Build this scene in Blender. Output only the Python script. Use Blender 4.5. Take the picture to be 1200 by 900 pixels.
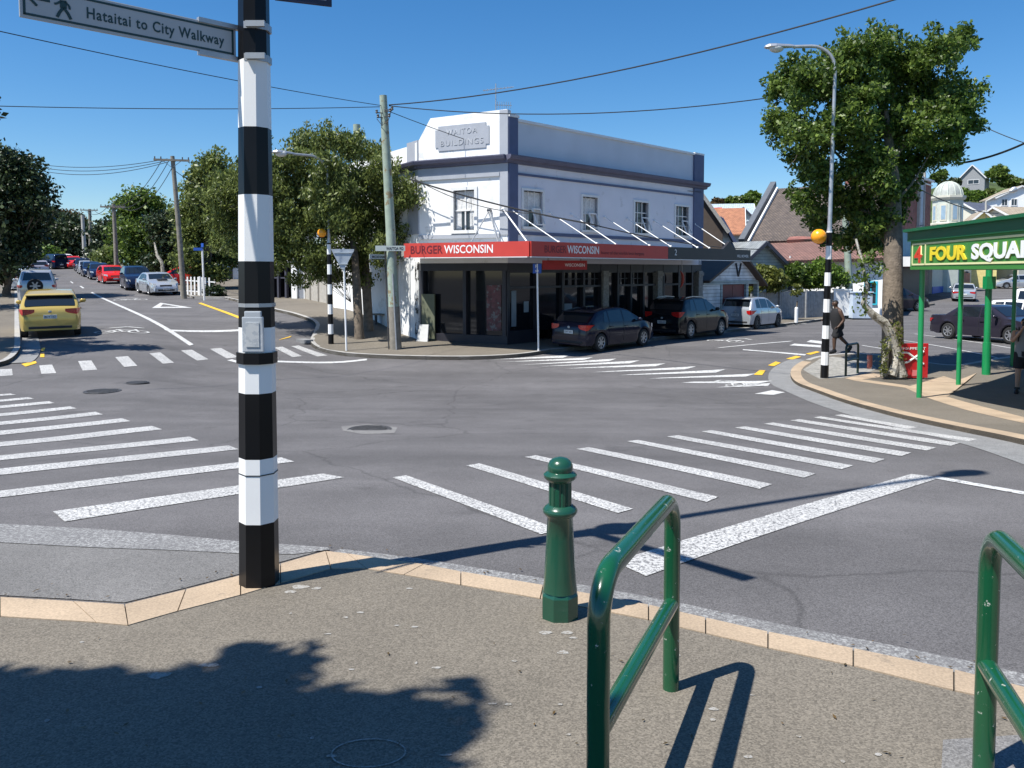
import bpy, bmesh, math, random
import numpy as np
from mathutils import Vector, Matrix
from mathutils.geometry import delaunay_2d_cdt
S = bpy.context.scene
for o in list(bpy.data.objects): bpy.data.objects.remove(o)
C = S.collection
R = math.radians
random.seed(7)
# ---------------------------------------------------------------- camera, light, exposure
F = 930.0; PITCH = R(3.0); HOR = 318.0; EYE = 1.6
CYP = HOR + F*math.tan(PITCH)
cd = bpy.data.cameras.new('camera'); cam = bpy.data.objects.new('camera', cd); C.objects.link(cam)
cam.location = (0, 0, EYE); cam.rotation_euler = (R(90)-PITCH, 0, 0)
cd.sensor_width = 36; cd.lens = F/1200*36; cd.shift_y = -(450-CYP)/1200
cd.clip_end = 3000; cd.clip_start = 0.05
S.camera = cam
SUN = Vector((-.85, -.527, 0)).normalized(); EL = R(60)
SUN = Vector((SUN.x*math.cos(EL), SUN.y*math.cos(EL), math.sin(EL)))
W = bpy.data.worlds.new('World'); S.world = W; W.use_nodes = True
nt = W.node_tree; bg = nt.nodes['Background']
sky = nt.nodes.new('ShaderNodeTexSky'); sky.sky_type = 'NISHITA'; sky.sun_disc = False
sky.sun_elevation = EL; sky.sun_rotation = math.atan2(SUN.x, SUN.y)
sky.altitude = 0; sky.air_density = 1.0; sky.dust_density = 0.2; sky.ozone_density = 6.0
hs0 = nt.nodes.new('ShaderNodeHueSaturation'); hs0.inputs['Saturation'].default_value = 1.25; nt.links.new(sky.outputs[0], hs0.inputs['Color'])
nt.links.new(hs0.outputs[0], bg.inputs[0]); bg.inputs[1].default_value = 0.092
sl = bpy.data.lights.new('sun', 'SUN'); so = bpy.data.objects.new('sun', sl); C.objects.link(so)
sl.energy = 5.0; sl.angle = R(.53); sl.color = (1.0, .965, .90)
so.rotation_euler = SUN.to_track_quat('Z', 'Y').to_euler(); so.location = (-20, -12, 40)
vs = S.view_settings; vs.view_transform = 'Standard'; vs.look = 'None'; vs.exposure = 0.62; vs.gamma = 1; vs.use_curve_mapping = False

def ray(u, v):
    a = (u-600)/F; b = -(v-CYP)/F
    return Vector((a, math.cos(PITCH)+b*math.sin(PITCH), -math.sin(PITCH)+b*math.cos(PITCH)))
def P(u, v, Y):
    d = ray(u, v); return Vector((0, 0, EYE)) + d*(Y/d.y)
# ---------------------------------------------------------------- terrain profile: heights over (bearing, distance)
YK = [-60, 0, 4.5, 7.5, 11, 14.5, 18, 22.3, 27, 30, 33, 36, 42, 50, 60, 70, 90, 130, 180, 300, 600]
ZC = [0, 0, -.166, -.40, -.73, -1.03, -1.26, -1.36, -1.16, -1.12, -1.14, -1.17, -1.2, -1.15, -.95, -.7, -.14, 1.2, 2.6, 6, 12]
ZB = [0, 0, -.166, -.40, -.73, -1.03, -1.24, -1.30, -1.20, -1.03, -.58, -.25, -.16, -.1, .15, .4, 1.2, 3.6, 4.6, 5, 6]
ZM = [0, 0, -.166, -.40, -.73, -.98, -1.07, -1.0, -.85, -.68, -.55, -.42, -.25, 0, .38, .72, 1.5, 3.8, 4.6, 4.5, 4]
ZL = [0, 0, -.166, -.40, -.73, -.9, -.85, -.68, -.5, -.43, -.36, -.3, -.17, .03, .42, .76, 1.5, 3.8, 4.6, 4.5, 4]
UK = [-.5, -.35, -.2, -.08]; ZTAB = [ZL, ZM, ZB, ZC]
def _slopes(z):
    n = len(z); d = [(z[i+1]-z[i])/(YK[i+1]-YK[i]) for i in range(n-1)]; m = [d[0]]
    for i in range(1, n-1): m.append(0 if d[i-1]*d[i] <= 0 else 2*d[i-1]*d[i]/(d[i-1]+d[i]))
    m.append(d[-1]); return m
MTAB = [_slopes(z) for z in ZTAB]
def _col(k, y):
    y = min(max(y, YK[0]), YK[-1]-.01); i = 0
    while YK[i+1] <= y: i += 1
    w = YK[i+1]-YK[i]; t = (y-YK[i])/w; z = ZTAB[k]; m = MTAB[k]
    return (2*t**3-3*t*t+1)*z[i]+(t**3-2*t*t+t)*w*m[i]+(-2*t**3+3*t*t)*z[i+1]+(t**3-t*t)*w*m[i+1]
def h(x, y):
    if y <= 11: return _col(3, y)
    u = x/y
    if u >= UK[-1]: return _col(3, y)
    if u <= UK[0]: return _col(0, y)
    for k in range(3):
        if u < UK[k+1]:
            t = (u-UK[k])/(UK[k+1]-UK[k]); t = t*t*(3-2*t)
            return _col(k, y)*(1-t)+_col(k+1, y)*t
def G(u, v, off=0.0):
    d = ray(u, v); t0 = .5; step = .25; t = t0
    def g(t): return EYE+d.z*t-(h(d.x*t, d.y*t)+off)
    while t < 400 and g(t) > 0: t0 = t; t += step; step *= 1.02
    a, b = t0, t
    for _ in range(30):
        m = (a+b)/2
        if g(m) > 0: a = m
        else: b = m
    p = Vector((d.x*a, d.y*a, 0)); p.z = h(p.x, p.y)+off; return p
def T(x, y, off=0.0): return Vector((x, y, h(x, y)+off))
# ---------------------------------------------------------------- materials
MATS = {}
def _new(name):
    m = bpy.data.materials.new(name); m.use_nodes = True; t = m.node_tree
    return m, t, t.nodes['Principled BSDF']
def col4(c): return (c[0], c[1], c[2], 1)
def mat(name, c, rough=.6, metal=0, var=.12, scale=3.0, bump=0, coat=0, spec=.5, c2=None, thr=None, fine=None):
    """var: brightness variation by noise; c2/thr: worn patches of a second colour; fine: (scale, amount) speckle"""
    if name in MATS: return MATS[name]
    m, t, b = _new(name); N = t.nodes; L = t.links
    tc = N.new('ShaderNodeTexCoord'); vec = tc.outputs['Object']
    n1 = N.new('ShaderNodeTexNoise'); n1.inputs['Scale'].default_value = scale; n1.inputs['Detail'].default_value = 5
    L.new(vec, n1.inputs['Vector'])
    mr = N.new('ShaderNodeMapRange'); mr.inputs[1].default_value = .3; mr.inputs[2].default_value = .7
    mr.inputs[3].default_value = 1-var; mr.inputs[4].default_value = 1+var
    L.new(n1.outputs[0], mr.inputs[0])
    mul = N.new('ShaderNodeVectorMath'); mul.operation = 'SCALE'; mul.inputs[0].default_value = c[:3]
    L.new(mr.outputs[0], mul.inputs['Scale']); out = mul.outputs[0]
    if c2:
        n2 = N.new('ShaderNodeTexNoise'); n2.inputs['Scale'].default_value = thr[1]; n2.inputs['Detail'].default_value = 8; n2.inputs['Roughness'].default_value = .7
        L.new(vec, n2.inputs['Vector'])
        m2 = N.new('ShaderNodeMapRange'); m2.inputs[1].default_value = thr[0]; m2.inputs[2].default_value = thr[0]+.04
        L.new(n2.outputs[0], m2.inputs[0])
        mx = N.new('ShaderNodeMix'); mx.data_type = 'RGBA'; L.new(m2.outputs[0], mx.inputs[0]); L.new(out, mx.inputs[6]); mx.inputs[7].default_value = col4(c2)
        out = mx.outputs[2]
    if fine:
        n3 = N.new('ShaderNodeTexNoise'); n3.inputs['Scale'].default_value = fine[0]; n3.inputs['Detail'].default_value = 3; L.new(vec, n3.inputs['Vector'])
        m3 = N.new('ShaderNodeMapRange'); m3.inputs[1].default_value = .35; m3.inputs[2].default_value = .65; m3.inputs[3].default_value = 1-fine[1]; m3.inputs[4].default_value = 1+fine[1]
        L.new(n3.outputs[0], m3.inputs[0])
        s3 = N.new('ShaderNodeVectorMath'); s3.operation = 'SCALE'; L.new(out, s3.inputs[0]); L.new(m3.outputs[0], s3.inputs['Scale']); out = s3.outputs[0]
    L.new(out, b.inputs['Base Color'])
    b.inputs['Roughness'].default_value = rough; b.inputs['Metallic'].default_value = metal
    b.inputs['Specular IOR Level'].default_value = spec; b.inputs['Coat Weight'].default_value = coat; b.inputs['Coat Roughness'].default_value = .04
    if bump:
        nb = N.new('ShaderNodeTexNoise'); nb.inputs['Scale'].default_value = bump[0]; nb.inputs['Detail'].default_value = 4; L.new(vec, nb.inputs['Vector'])
        bp = N.new('ShaderNodeBump'); bp.inputs['Strength'].default_value = bump[1]; bp.inputs['Distance'].default_value = bump[2]
        L.new(nb.outputs[0], bp.inputs['Height']); L.new(bp.outputs[0], b.inputs['Normal'])
    MATS[name] = m; return m
def leafmat(name, dark, light, trans=.35):
    m, t, b = _new(name); N = t.nodes; L = t.links
    g = N.new('ShaderNodeNewGeometry'); cr = N.new('ShaderNodeValToRGB')
    cr.color_ramp.elements[0].color = col4(dark); cr.color_ramp.elements[1].color = col4(light)
    e = cr.color_ramp.elements.new(.55); e.color = col4([(a*.6+b_*.4) for a, b_ in zip(dark, light)])
    L.new(g.outputs['Random Per Island'], cr.inputs[0]); L.new(cr.outputs[0], b.inputs['Base Color'])
    b.inputs['Roughness'].default_value = .42; b.inputs['Specular IOR Level'].default_value = .4
    tr = N.new('ShaderNodeBsdfTranslucent'); L.new(cr.outputs[0], tr.inputs[0])
    mx = N.new('ShaderNodeMixShader'); mx.inputs[0].default_value = trans
    L.new(b.outputs[0], mx.inputs[1]); L.new(tr.outputs[0], mx.inputs[2]); L.new(mx.outputs[0], N['Material Output'].inputs[0])
    return m
def tilemat(name, c1, c2, bw, bh, mortar=(.1, .1, .1), msize=.02, rough=.8, rot=0, noise=True):
    """brick/tile/board pattern from UV in metres"""
    m, t, b = _new(name); N = t.nodes; L = t.links
    uv = N.new('ShaderNodeUVMap'); br = N.new('ShaderNodeTexBrick')
    L.new(uv.outputs[0], br.inputs['Vector'])
    br.inputs['Color1'].default_value = col4(c1); br.inputs['Color2'].default_value = col4(c2); br.inputs['Mortar'].default_value = col4(mortar)
    br.inputs['Scale'].default_value = 1; br.inputs['Mortar Size'].default_value = msize; br.inputs['Brick Width'].default_value = bw; br.inputs['Row Height'].default_value = bh
    nz = N.new('ShaderNodeTexNoise'); nz.inputs['Scale'].default_value = 2.2; nz.inputs['Detail'].default_value = 8; L.new(uv.outputs[0], nz.inputs['Vector'])
    mr = N.new('ShaderNodeMapRange'); mr.inputs[1].default_value = .3; mr.inputs[2].default_value = .7; mr.inputs[3].default_value = .75; mr.inputs[4].default_value = 1.25
    L.new(nz.outputs[0], mr.inputs[0]); sc = N.new('ShaderNodeVectorMath'); sc.operation = 'SCALE'
    L.new(br.outputs[0], sc.inputs[0]); L.new(mr.outputs[0], sc.inputs['Scale']); L.new(sc.outputs[0], b.inputs['Base Color'])
    b.inputs['Roughness'].default_value = rough
    bp = N.new('ShaderNodeBump'); bp.inputs['Strength'].default_value = .5; bp.inputs['Distance'].default_value = .02; bp.invert = True
    L.new(br.outputs['Fac'], bp.inputs['Height']); L.new(bp.outputs[0], b.inputs['Normal'])
    return m
def glassmat(name, c=(.010, .012, .016), rough=.05, spec=.5):
    return mat(name, c, rough, 0, .05, 1, spec=spec)

M = {}
def asphalt(name, base, warm, cracks=True, grain=170, amp=.35):
    m, t, b = _new(name); N = t.nodes; L = t.links
    g = N.new('ShaderNodeTexCoord'); v = g.outputs['Object']
    def noise(s, d=4, r=.6):
        n = N.new('ShaderNodeTexNoise'); n.inputs['Scale'].default_value = s; n.inputs['Detail'].default_value = d; n.inputs['Roughness'].default_value = r; L.new(v, n.inputs['Vector']); return n.outputs[0]
    def rng(x, a, b_, c, d):
        q = N.new('ShaderNodeMapRange'); q.inputs[1].default_value = a; q.inputs[2].default_value = b_; q.inputs[3].default_value = c; q.inputs[4].default_value = d; L.new(x, q.inputs[0]); return q.outputs[0]
    def mul(a, b_):
        q = N.new('ShaderNodeMath'); q.operation = 'MULTIPLY'; L.new(a, q.inputs[0]); L.new(b_, q.inputs[1]); return q.outputs[0]
    f = mul(rng(noise(.35, 5), .3, .7, .86, 1.12), rng(noise(1.9, 6), .3, .7, .93, 1.07))
    vo = N.new('ShaderNodeTexVoronoi'); vo.inputs['Scale'].default_value = grain; L.new(v, vo.inputs['Vector'])
    vx = N.new('ShaderNodeSeparateColor'); L.new(vo.outputs['Color'], vx.inputs[0])
    sp = rng(vx.outputs[0], 0, 1, 1-amp, 1+amp)
    f = mul(f, sp); f = mul(f, rng(noise(140, 2), .3, .7, .9, 1.1))
    if cracks:
        mp = N.new('ShaderNodeMapping'); mp.inputs['Rotation'].default_value = (0, 0, R(-35)); mp.inputs['Scale'].default_value = (.07, .9, 1); L.new(v, mp.inputs[0])
        ns = N.new('ShaderNodeTexNoise'); ns.inputs['Scale'].default_value = 1.0; ns.inputs['Detail'].default_value = 5; L.new(mp.outputs[0], ns.inputs['Vector']); f = mul(f, rng(ns.outputs[0], .32, .68, .86, 1.13))
        f = mul(f, rng(noise(1.1, 7, .65), .60, .68, 1.0, .80)); f = mul(f, rng(noise(.5, 2), .52, .54, 1.0, 1.07))
        vc = N.new('ShaderNodeTexVoronoi'); vc.feature = 'DISTANCE_TO_EDGE'; vc.inputs['Scale'].default_value = .22
        nz = N.new('ShaderNodeTexNoise'); nz.inputs['Scale'].default_value = 1.2; nz.inputs['Detail'].default_value = 6; L.new(v, nz.inputs['Vector'])
        ad = N.new('ShaderNodeMix'); ad.data_type = 'VECTOR'; ad.inputs[0].default_value = .35; L.new(v, ad.inputs[4]); L.new(nz.outputs['Color'], ad.inputs[5])
        L.new(ad.outputs[1], vc.inputs['Vector'])
        f = mul(f, rng(vc.outputs['Distance'], .0, .004, .72, 1.0))
    s = N.new('ShaderNodeVectorMath'); s.operation = 'SCALE'; s.inputs[0].default_value = base; L.new(f, s.inputs['Scale'])
    L.new(s.outputs[0], b.inputs['Base Color']); b.inputs['Roughness'].default_value = .85; b.inputs['Specular IOR Level'].default_value = .3
    bp = N.new('ShaderNodeBump'); bp.inputs['Strength'].default_value = .35; bp.inputs['Distance'].default_value = .006
    L.new(vx.outputs[0], bp.inputs['Height']); L.new(bp.outputs[0], b.inputs['Normal'])
    return m
M['road'] = asphalt('asphalt_road', (.114, .109, .110), 0)
M['path'] = asphalt('asphalt_footpath', (.158, .139, .112), 0, False, 150, .34)
M['patch'] = asphalt('asphalt_patch', (.175, .17, .165), 0)
M['concrete'] = mat('concrete_channel', (.20, .20, .198), .85, fine=(60, .28), var=.12, c2=(.17, .17, .17), thr=(.58, 9))
M['channel_white'] = mat('worn_concrete_edge', (.25, .25, .245), .85, var=.18, fine=(110, .3), c2=(.15, .147, .147), thr=(.46, 45))
M['tile'] = mat('sandstone_paver', (.38, .29, .20), .8, var=.16, scale=1.7, fine=(90, .14), c2=(.27, .21, .15), thr=(.62, 7))
M['dirt'] = mat('joint_dirt', (.09, .08, .065), .95, var=.3, scale=20)
M['mark'] = mat('road_paint_white', (.50, .495, .48), .75, var=.14, scale=1.3, fine=(130, .18), c2=(.15, .148, .15), thr=(.50, 48))
M['mark2'] = mat('road_paint_fresh', (.53, .53, .52), .7, var=.12, c2=(.18, .18, .18), thr=(.555, 14))
M['yellow'] = mat('road_paint_yellow', (.70, .42, .03), .7, var=.1, c2=(.2, .17, .1), thr=(.6, 20))
M['iron'] = mat('cast_iron', (.075, .073, .073), .55, .3, var=.3, scale=30)
M['white'] = mat('gloss_white_paint', (.80, .80, .79), .38, var=.03, c2=(.45, .44, .42), thr=(.68, 5))
M['black'] = mat('gloss_black_paint', (.007, .007, .008), .3, var=.2, c2=(.12, .12, .12), thr=(.72, 9), spec=.22)
M['steel'] = mat('galvanised_steel', (.42, .43, .44), .42, .55, var=.12, scale=8)
M['alu'] = mat('brushed_aluminium', (.55, .56, .57), .35, .7, var=.05)
M['orange'] = mat('amber_globe', (.95, .36, .01), .25, var=.03, coat=.4)
M['green'] = mat('green_rail_paint', (.007, .075, .030), .22, var=.12, coat=.5, c2=(.45, .47, .42), thr=(.63, 28))
M['green_post'] = mat('green_post_paint', (.01, .25, .08), .3, var=.06, coat=.2)
M['bollard'] = mat('bollard_green_paint', (.012, .066, .038), .26, var=.1, coat=.35, c2=(.35, .36, .3), thr=(.67, 22))
M['wood_pole'] = mat('weathered_pole_wood', (.22, .20, .165), .9, var=.25, scale=5, bump=(30, .4, .01))
M['green_pole'] = mat('pale_green_treated_pole', (.30, .36, .29), .85, var=.12, scale=4, c2=(.24, .19, .11), thr=(.56, 3), bump=(24, .3, .01))
M['bark'] = mat('rough_bark', (.15, .12, .09), .95, var=.3, scale=7, bump=(22, .8, .03))
M['palebark'] = mat('pale_bark', (.42, .39, .33), .9, var=.25, scale=6, bump=(22, .8, .03), c2=(.14, .12, .08), thr=(.54, 7))
M['wire'] = mat('black_cable', (.015, .015, .016), .6)
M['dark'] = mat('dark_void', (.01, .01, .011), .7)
M['glass'] = glassmat('window_glass')
M['glass2'] = glassmat('house_glass', (.03, .04, .05), .08)
# ---------------------------------------------------------------- mesh builder
class MB:
    def __init__(s): s.v = []; s.f = []; s.m = []; s.uv = {}
    def add(s, vs, fs, mi=0):
        n = len(s.v); s.v += [tuple(x) for x in vs]
        for f in fs: s.f.append(tuple(i+n for i in f)); s.m.append(mi)
        return s
    def box(s, c, d, rz=0, mi=0, M4=None):
        x, y, z = [k/2 for k in d]; vs = [(i, j, k) for i in (-x, x) for j in (-y, y) for k in (-z, z)]
        ca, sa = math.cos(rz), math.sin(rz)
        vs = [(c[0]+a*ca-b*sa, c[1]+a*sa+b*ca, c[2]+e) for a, b, e in vs]
        if M4: vs = [tuple(M4 @ Vector(q)) for q in vs]
        return s.add(vs, [(0, 1, 3, 2), (4, 6, 7, 5), (0, 4, 5, 1), (2, 3, 7, 6), (0, 2, 6, 4), (1, 5, 7, 3)], mi)
    def beam(s, a, b, w, t, up=(0, 0, 1), mi=0):
        a = Vector(a); b = Vector(b); d = (b-a).normalized(); r = d.cross(Vector(up))
        if r.length < 1e-4: r = d.cross(Vector((1, 0, 0)))
        r.normalize(); u = r.cross(d)
        vs = [p+r*i*w/2+u*j*t/2 for p in (a, b) for i, j in ((-1, -1), (1, -1), (1, 1), (-1, 1))]
        return s.add(vs, [(3, 2, 1, 0), (4, 5, 6, 7), (0, 1, 5, 4), (1, 2, 6, 5), (2, 3, 7, 6), (3, 0, 4, 7)], mi)
    def tube(s, pts, rad, n=10, cap=True, mi=0, rot=0):
        pts = [Vector(p) for p in pts]
        if not hasattr(rad, '__len__'): rad = [rad]*len(pts)
        base = len(s.v); prev = None; k = len(pts)
        for i, p in enumerate(pts):
            d = (pts[min(i+1, k-1)]-pts[max(i-1, 0)]).normalized()
            if prev is None:
                r = d.cross(Vector((0, 1, 0)))
                if r.length < .1: r = d.cross(Vector((1, 0, 0)))
            else: r = prev-d*prev.dot(d)
            r.normalize(); prev = r; q = d.cross(r)
            for j in range(n):
                a = 2*math.pi*j/n+rot; s.v.append(tuple(p+(r*math.cos(a)+q*math.sin(a))*rad[i]))
        for i in range(k-1):
            for j in range(n):
                a = base+i*n+j; b = base+i*n+(j+1) % n; s.f.append((a, b, b+n, a+n)); s.m.append(mi)
        if cap:
            s.f.append(tuple(base+j for j in reversed(range(n)))); s.m.append(mi)
            s.f.append(tuple(base+(k-1)*n+j for j in range(n))); s.m.append(mi)
        return s
    def lathe(s, prof, n=20, c=(0, 0, 0), mi=0, rot=0):
        pts = [(c[0], c[1], c[2]+z) for r, z in prof]; base = len(s.v); k = len(prof)
        for r, z in prof:
            for j in range(n):
                a = 2*math.pi*j/n+rot; s.v.append((c[0]+r*math.cos(a), c[1]+r*math.sin(a), c[2]+z))
        for i in range(k-1):
            for j in range(n):
                a = base+i*n+j; b = base+i*n+(j+1) % n; s.f.append((a, b, b+n, a+n)); s.m.append(mi)
        s.f.append(tuple(base+j for j in reversed(range(n)))); s.m.append(mi)
        s.f.append(tuple(base+(k-1)*n+j for j in range(n))); s.m.append(mi)
        return s
    def prism(s, poly, a, b, fn=None, mi=0):
        """poly of 2d points extruded from a to b; fn(x,y,t)->3d"""
        fn = fn or (lambda x, y, t: (x, y, t)); n = len(poly)
        vs = [fn(x, y, a) for x, y in poly]+[fn(x, y, b) for x, y in poly]
        return s.add(vs, [tuple(reversed(range(n))), tuple(range(n, 2*n))]+[(i, (i+1) % n, (i+1) % n+n, i+n) for i in range(n)], mi)
    def grid(s, fn, nu, nv, mi=0):
        base = len(s.v)
        for i in range(nu+1):
            for j in range(nv+1): s.v.append(tuple(fn(i/nu, j/nv)))
        for i in range(nu):
            for j in range(nv):
                a = base+i*(nv+1)+j; s.f.append((a, a+nv+1, a+nv+2, a+1)); s.m.append(mi)
        return s
    def poly(s, pts, mi=0): return s.add(pts, [tuple(range(len(pts)))], mi)
    def sphere(s, c, r, n=12, mi=0, sc=(1, 1, 1)):
        prof = [(math.sin(math.pi*i/n)*1.0, -math.cos(math.pi*i/n)) for i in range(1, n)]
        b = len(s.v); s.lathe(prof, n*2, (0, 0, 0), mi)
        for i in range(b, len(s.v)):
            x, y, z = s.v[i]; s.v[i] = (c[0]+x*r*sc[0], c[1]+y*r*sc[1], c[2]+z*r*sc[2])
        return s
    def build(s, name, mats, parent=None, world=False, smooth=False, bevel=0, recalc=True, uv=False, at=None):
        me = bpy.data.meshes.new(name); vs = s.v; loc = Vector((0, 0, 0))
        if world:
            if parent is not None: loc = parent.location.copy()
            else:
                if at is None:
                    xs = [p[0] for p in vs]; ys = [p[1] for p in vs]; zs = [p[2] for p in vs]
                    at = Vector(((min(xs)+max(xs))/2, (min(ys)+max(ys))/2, min(zs)))
                loc = Vector(at)
            vs = [(a-loc.x, b-loc.y, c-loc.z) for a, b, c in vs]
        me.from_pydata(vs, [], s.f)
        if not hasattr(mats, '__len__'): mats = [mats]
        for q in mats: me.materials.append(q)
        me.polygons.foreach_set('material_index', s.m)
        if recalc or bevel:
            bm = bmesh.new(); bm.from_mesh(me)
            if recalc: bmesh.ops.recalc_face_normals(bm, faces=bm.faces)
            if bevel:
                es = [e for e in bm.edges if len(e.link_faces) == 2 and e.calc_face_angle(0) > .6]
                bmesh.ops.bevel(bm, geom=es, offset=bevel, segments=2, affect='EDGES', profile=.6, clamp_overlap=True)
            bm.to_mesh(me); bm.free()
        if uv: boxuv(me)
        if smooth:
            me.polygons.foreach_set('use_smooth', [True]*len(me.polygons))
            try: me.set_sharp_from_angle(angle=R(38 if smooth is True else smooth))
            except Exception: pass
        ob = bpy.data.objects.new(name, me); C.objects.link(ob)
        if parent is not None: ob.parent = parent
        elif world: ob.location = loc
        return ob
def boxuv(me):
    """UVs in metres: on each face, u runs along the horizontal, v up the slope"""
    l = me.uv_layers.new(name='UVMap')
    for p in me.polygons:
        n = p.normal; hx = Vector((-n.y, n.x, 0))
        hx = hx.normalized() if hx.length > .05 else Vector((1, 0, 0))
        up = n.cross(hx)
        for li in p.loop_indices:
            c = me.vertices[me.loops[li].vertex_index].co; l.data[li].uv = (c.dot(hx), c.dot(up))
def props(o, label=None, cat=None, group=None, kind=None):
    if label: o['label'] = label
    if cat: o['category'] = cat
    if group: o['group'] = group
    if kind: o['kind'] = kind
    return o
def thing(name, label, cat, loc=(0, 0, 0), rz=0, group=None):
    o = bpy.data.objects.new(name, None); C.objects.link(o); o.location = loc; o.rotation_euler = (0, 0, rz)
    o.empty_display_size = .2
    return props(o, label, cat, group)
def dup(o, parent=None, loc=None, rz=None, label=None):
    c = o.copy(); C.objects.link(c); c.parent = parent
    if loc is not None: c.location = loc
    if rz is not None: c.rotation_euler = (0, 0, rz)
    if label: c['label'] = label
    for ch in [q for q in CH.get(o.name, [])] if False else [q for q in bpy.data.objects if q.parent == o]: dup(ch, c)
    return c
CH = {}
def text(body, m, parent, o, r, u, height=None, width=None, ext=.004, bold=0, name='lettering', sx=1.0, align='LEFT', space=1.0, world=True):
    """lettering as a mesh lying on the plane with origin o, right r and up u"""
    cu = bpy.data.curves.new('t', 'FONT'); cu.body = body; cu.size = 1; cu.extrude = .001; cu.offset = bold; cu.align_x = align; cu.space_character = space; cu.resolution_u = 3
    ob = bpy.data.objects.new('t', cu); C.objects.link(ob); bpy.context.view_layer.update()
    me = bpy.data.meshes.new_from_object(ob.evaluated_get(bpy.context.evaluated_depsgraph_get()))
    bpy.data.objects.remove(ob); bpy.data.curves.remove(cu)
    o = Vector(o); r = Vector(r).normalized(); u = Vector(u).normalized(); n = r.cross(u)
    xs = [v.co.x for v in me.vertices]; wd = max(xs)-min(xs); x0 = min(xs) if align == 'LEFT' else 0
    k = height/.72 if height else 1; kx = k*sx
    if width: kx = width/wd; k = k if height else kx
    loc = parent.location if (parent is not None and world) else Vector((0, 0, 0))
    for v in me.vertices:
        c = v.co; v.co = o+r*(c.x-x0)*kx+u*c.y*k+n*(ext if c.z > 0 else 0)-loc
    me.materials.clear(); me.materials.append(m)
    t = bpy.data.objects.new(name, me); C.objects.link(t)
    if parent is not None: t.parent = parent
    return t
# ---------------------------------------------------------------- draped surfaces
def resample(pts, step):
    out = [Vector(pts[0])]
    for a, b in zip(pts[:-1], pts[1:]):
        a = Vector(a); b = Vector(b); n = max(1, int((b-a).length/step))
        for i in range(1, n+1): out.append(a.lerp(b, i/n))
    return out
def smoothline(pts, it=2):
    for _ in range(it):
        q = [pts[0]]
        for a, b in zip(pts[:-1], pts[1:]): q += [a.lerp(b, .25), a.lerp(b, .75)]
        q.append(pts[-1]); pts = q
    return pts
def drape_poly(name, pts, m, dz, skirt=0, step=.6, kind='structure'):
    pts = [Vector((p[0], p[1])) for p in pts]; bd = []
    for a, b in zip(pts, pts[1:]+pts[:1]):
        n = max(1, int((b-a).length/step))
        for i in range(n): bd.append(a.lerp(b, i/n))
    nb = len(bd); xs = [p.x for p in bd]; ys = [p.y for p in bd]
    def inside(x, y):
        c = False; j = nb-1
        for i in range(nb):
            if (bd[i].y > y) != (bd[j].y > y) and x < (bd[j].x-bd[i].x)*(y-bd[i].y)/(bd[j].y-bd[i].y)+bd[i].x: c = not c
            j = i
        return c
    inner = []; x = min(xs)
    while x < max(xs):
        y = min(ys)
        while y < max(ys):
            if inside(x, y) and all((x-p.x)**2+(y-p.y)**2 > (step*.35)**2 for p in bd): inner.append(Vector((x, y)))
            y += step
        x += step
    vs, es, fs, *_ = delaunay_2d_cdt(bd+inner, [(i, (i+1) % nb) for i in range(nb)], [], 1, 1e-5)
    b = MB(); b.v = [(p.x, p.y, h(p.x, p.y)+dz) for p in vs]; b.f = [tuple(f) for f in fs]; b.m = [0]*len(fs)
    for i, f in enumerate(b.f):
        p, q, r_ = [Vector(b.v[k]) for k in f[:3]]
        if (q-p).cross(r_-p).z < 0: b.f[i] = tuple(reversed(f))
    if skirt:
        n0 = len(b.v)
        for p in bd: b.v.append((p.x, p.y, h(p.x, p.y)+dz)); b.v.append((p.x, p.y, h(p.x, p.y)+dz-skirt))
        for i in range(nb):
            a = n0+2*i; c = n0+2*((i+1) % nb); b.f.append((a, c, c+1, a+1)); b.m.append(0)
    o = b.build(name, m, recalc=False)
    return props(o, kind=kind)
def strip_mesh(b, A, B, dz, skirt=0, mi=0):
    """ruled strip between polylines A and B, draped"""
    n = len(A)
    for i in range(n-1):
        q = [A[i], A[i+1], B[i+1], B[i]]; up = [(p.x, p.y, h(p.x, p.y)+dz) for p in q]
        b.poly(up, mi)
        if skirt:
            for j in range(4):
                a, c = up[j], up[(j+1) % 4]; b.poly([a, c, (c[0], c[1], c[2]-skirt), (a[0], a[1], a[2]-skirt)], mi)
def mark(name, quads, m, dz=.005):
    """flat painted marks: each quad is four ground points, subdivided and draped"""
    b = MB()
    for q in quads:
        q = [Vector((p[0], p[1], 0)) for p in q]; l1 = max((q[1]-q[0]).length, (q[2]-q[3]).length); l2 = max((q[3]-q[0]).length, (q[2]-q[1]).length)
        d = max(.005, dz*.6)+.00012*max(0, q[0].y)
        def fn(s, t):
            p = q[0].lerp(q[1], s).lerp(q[3].lerp(q[2], s), t); return (p.x, p.y, h(p.x, p.y)+d)
        b.grid(fn, max(1, int(l1/.4)), max(1, int(l2/.4)))
    o = b.build(name, m, recalc=False); me = o.data
    for p in me.polygons:
        if p.normal.z < 0: p.flip()
    return props(o, kind='structure')
def line(a, b, w):
    a = Vector((a[0], a[1], 0)); b = Vector((b[0], b[1], 0)); d = (b-a).normalized(); n = Vector((-d.y, d.x, 0))*w/2
    return [a-n, b-n, b+n, a+n]
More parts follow.
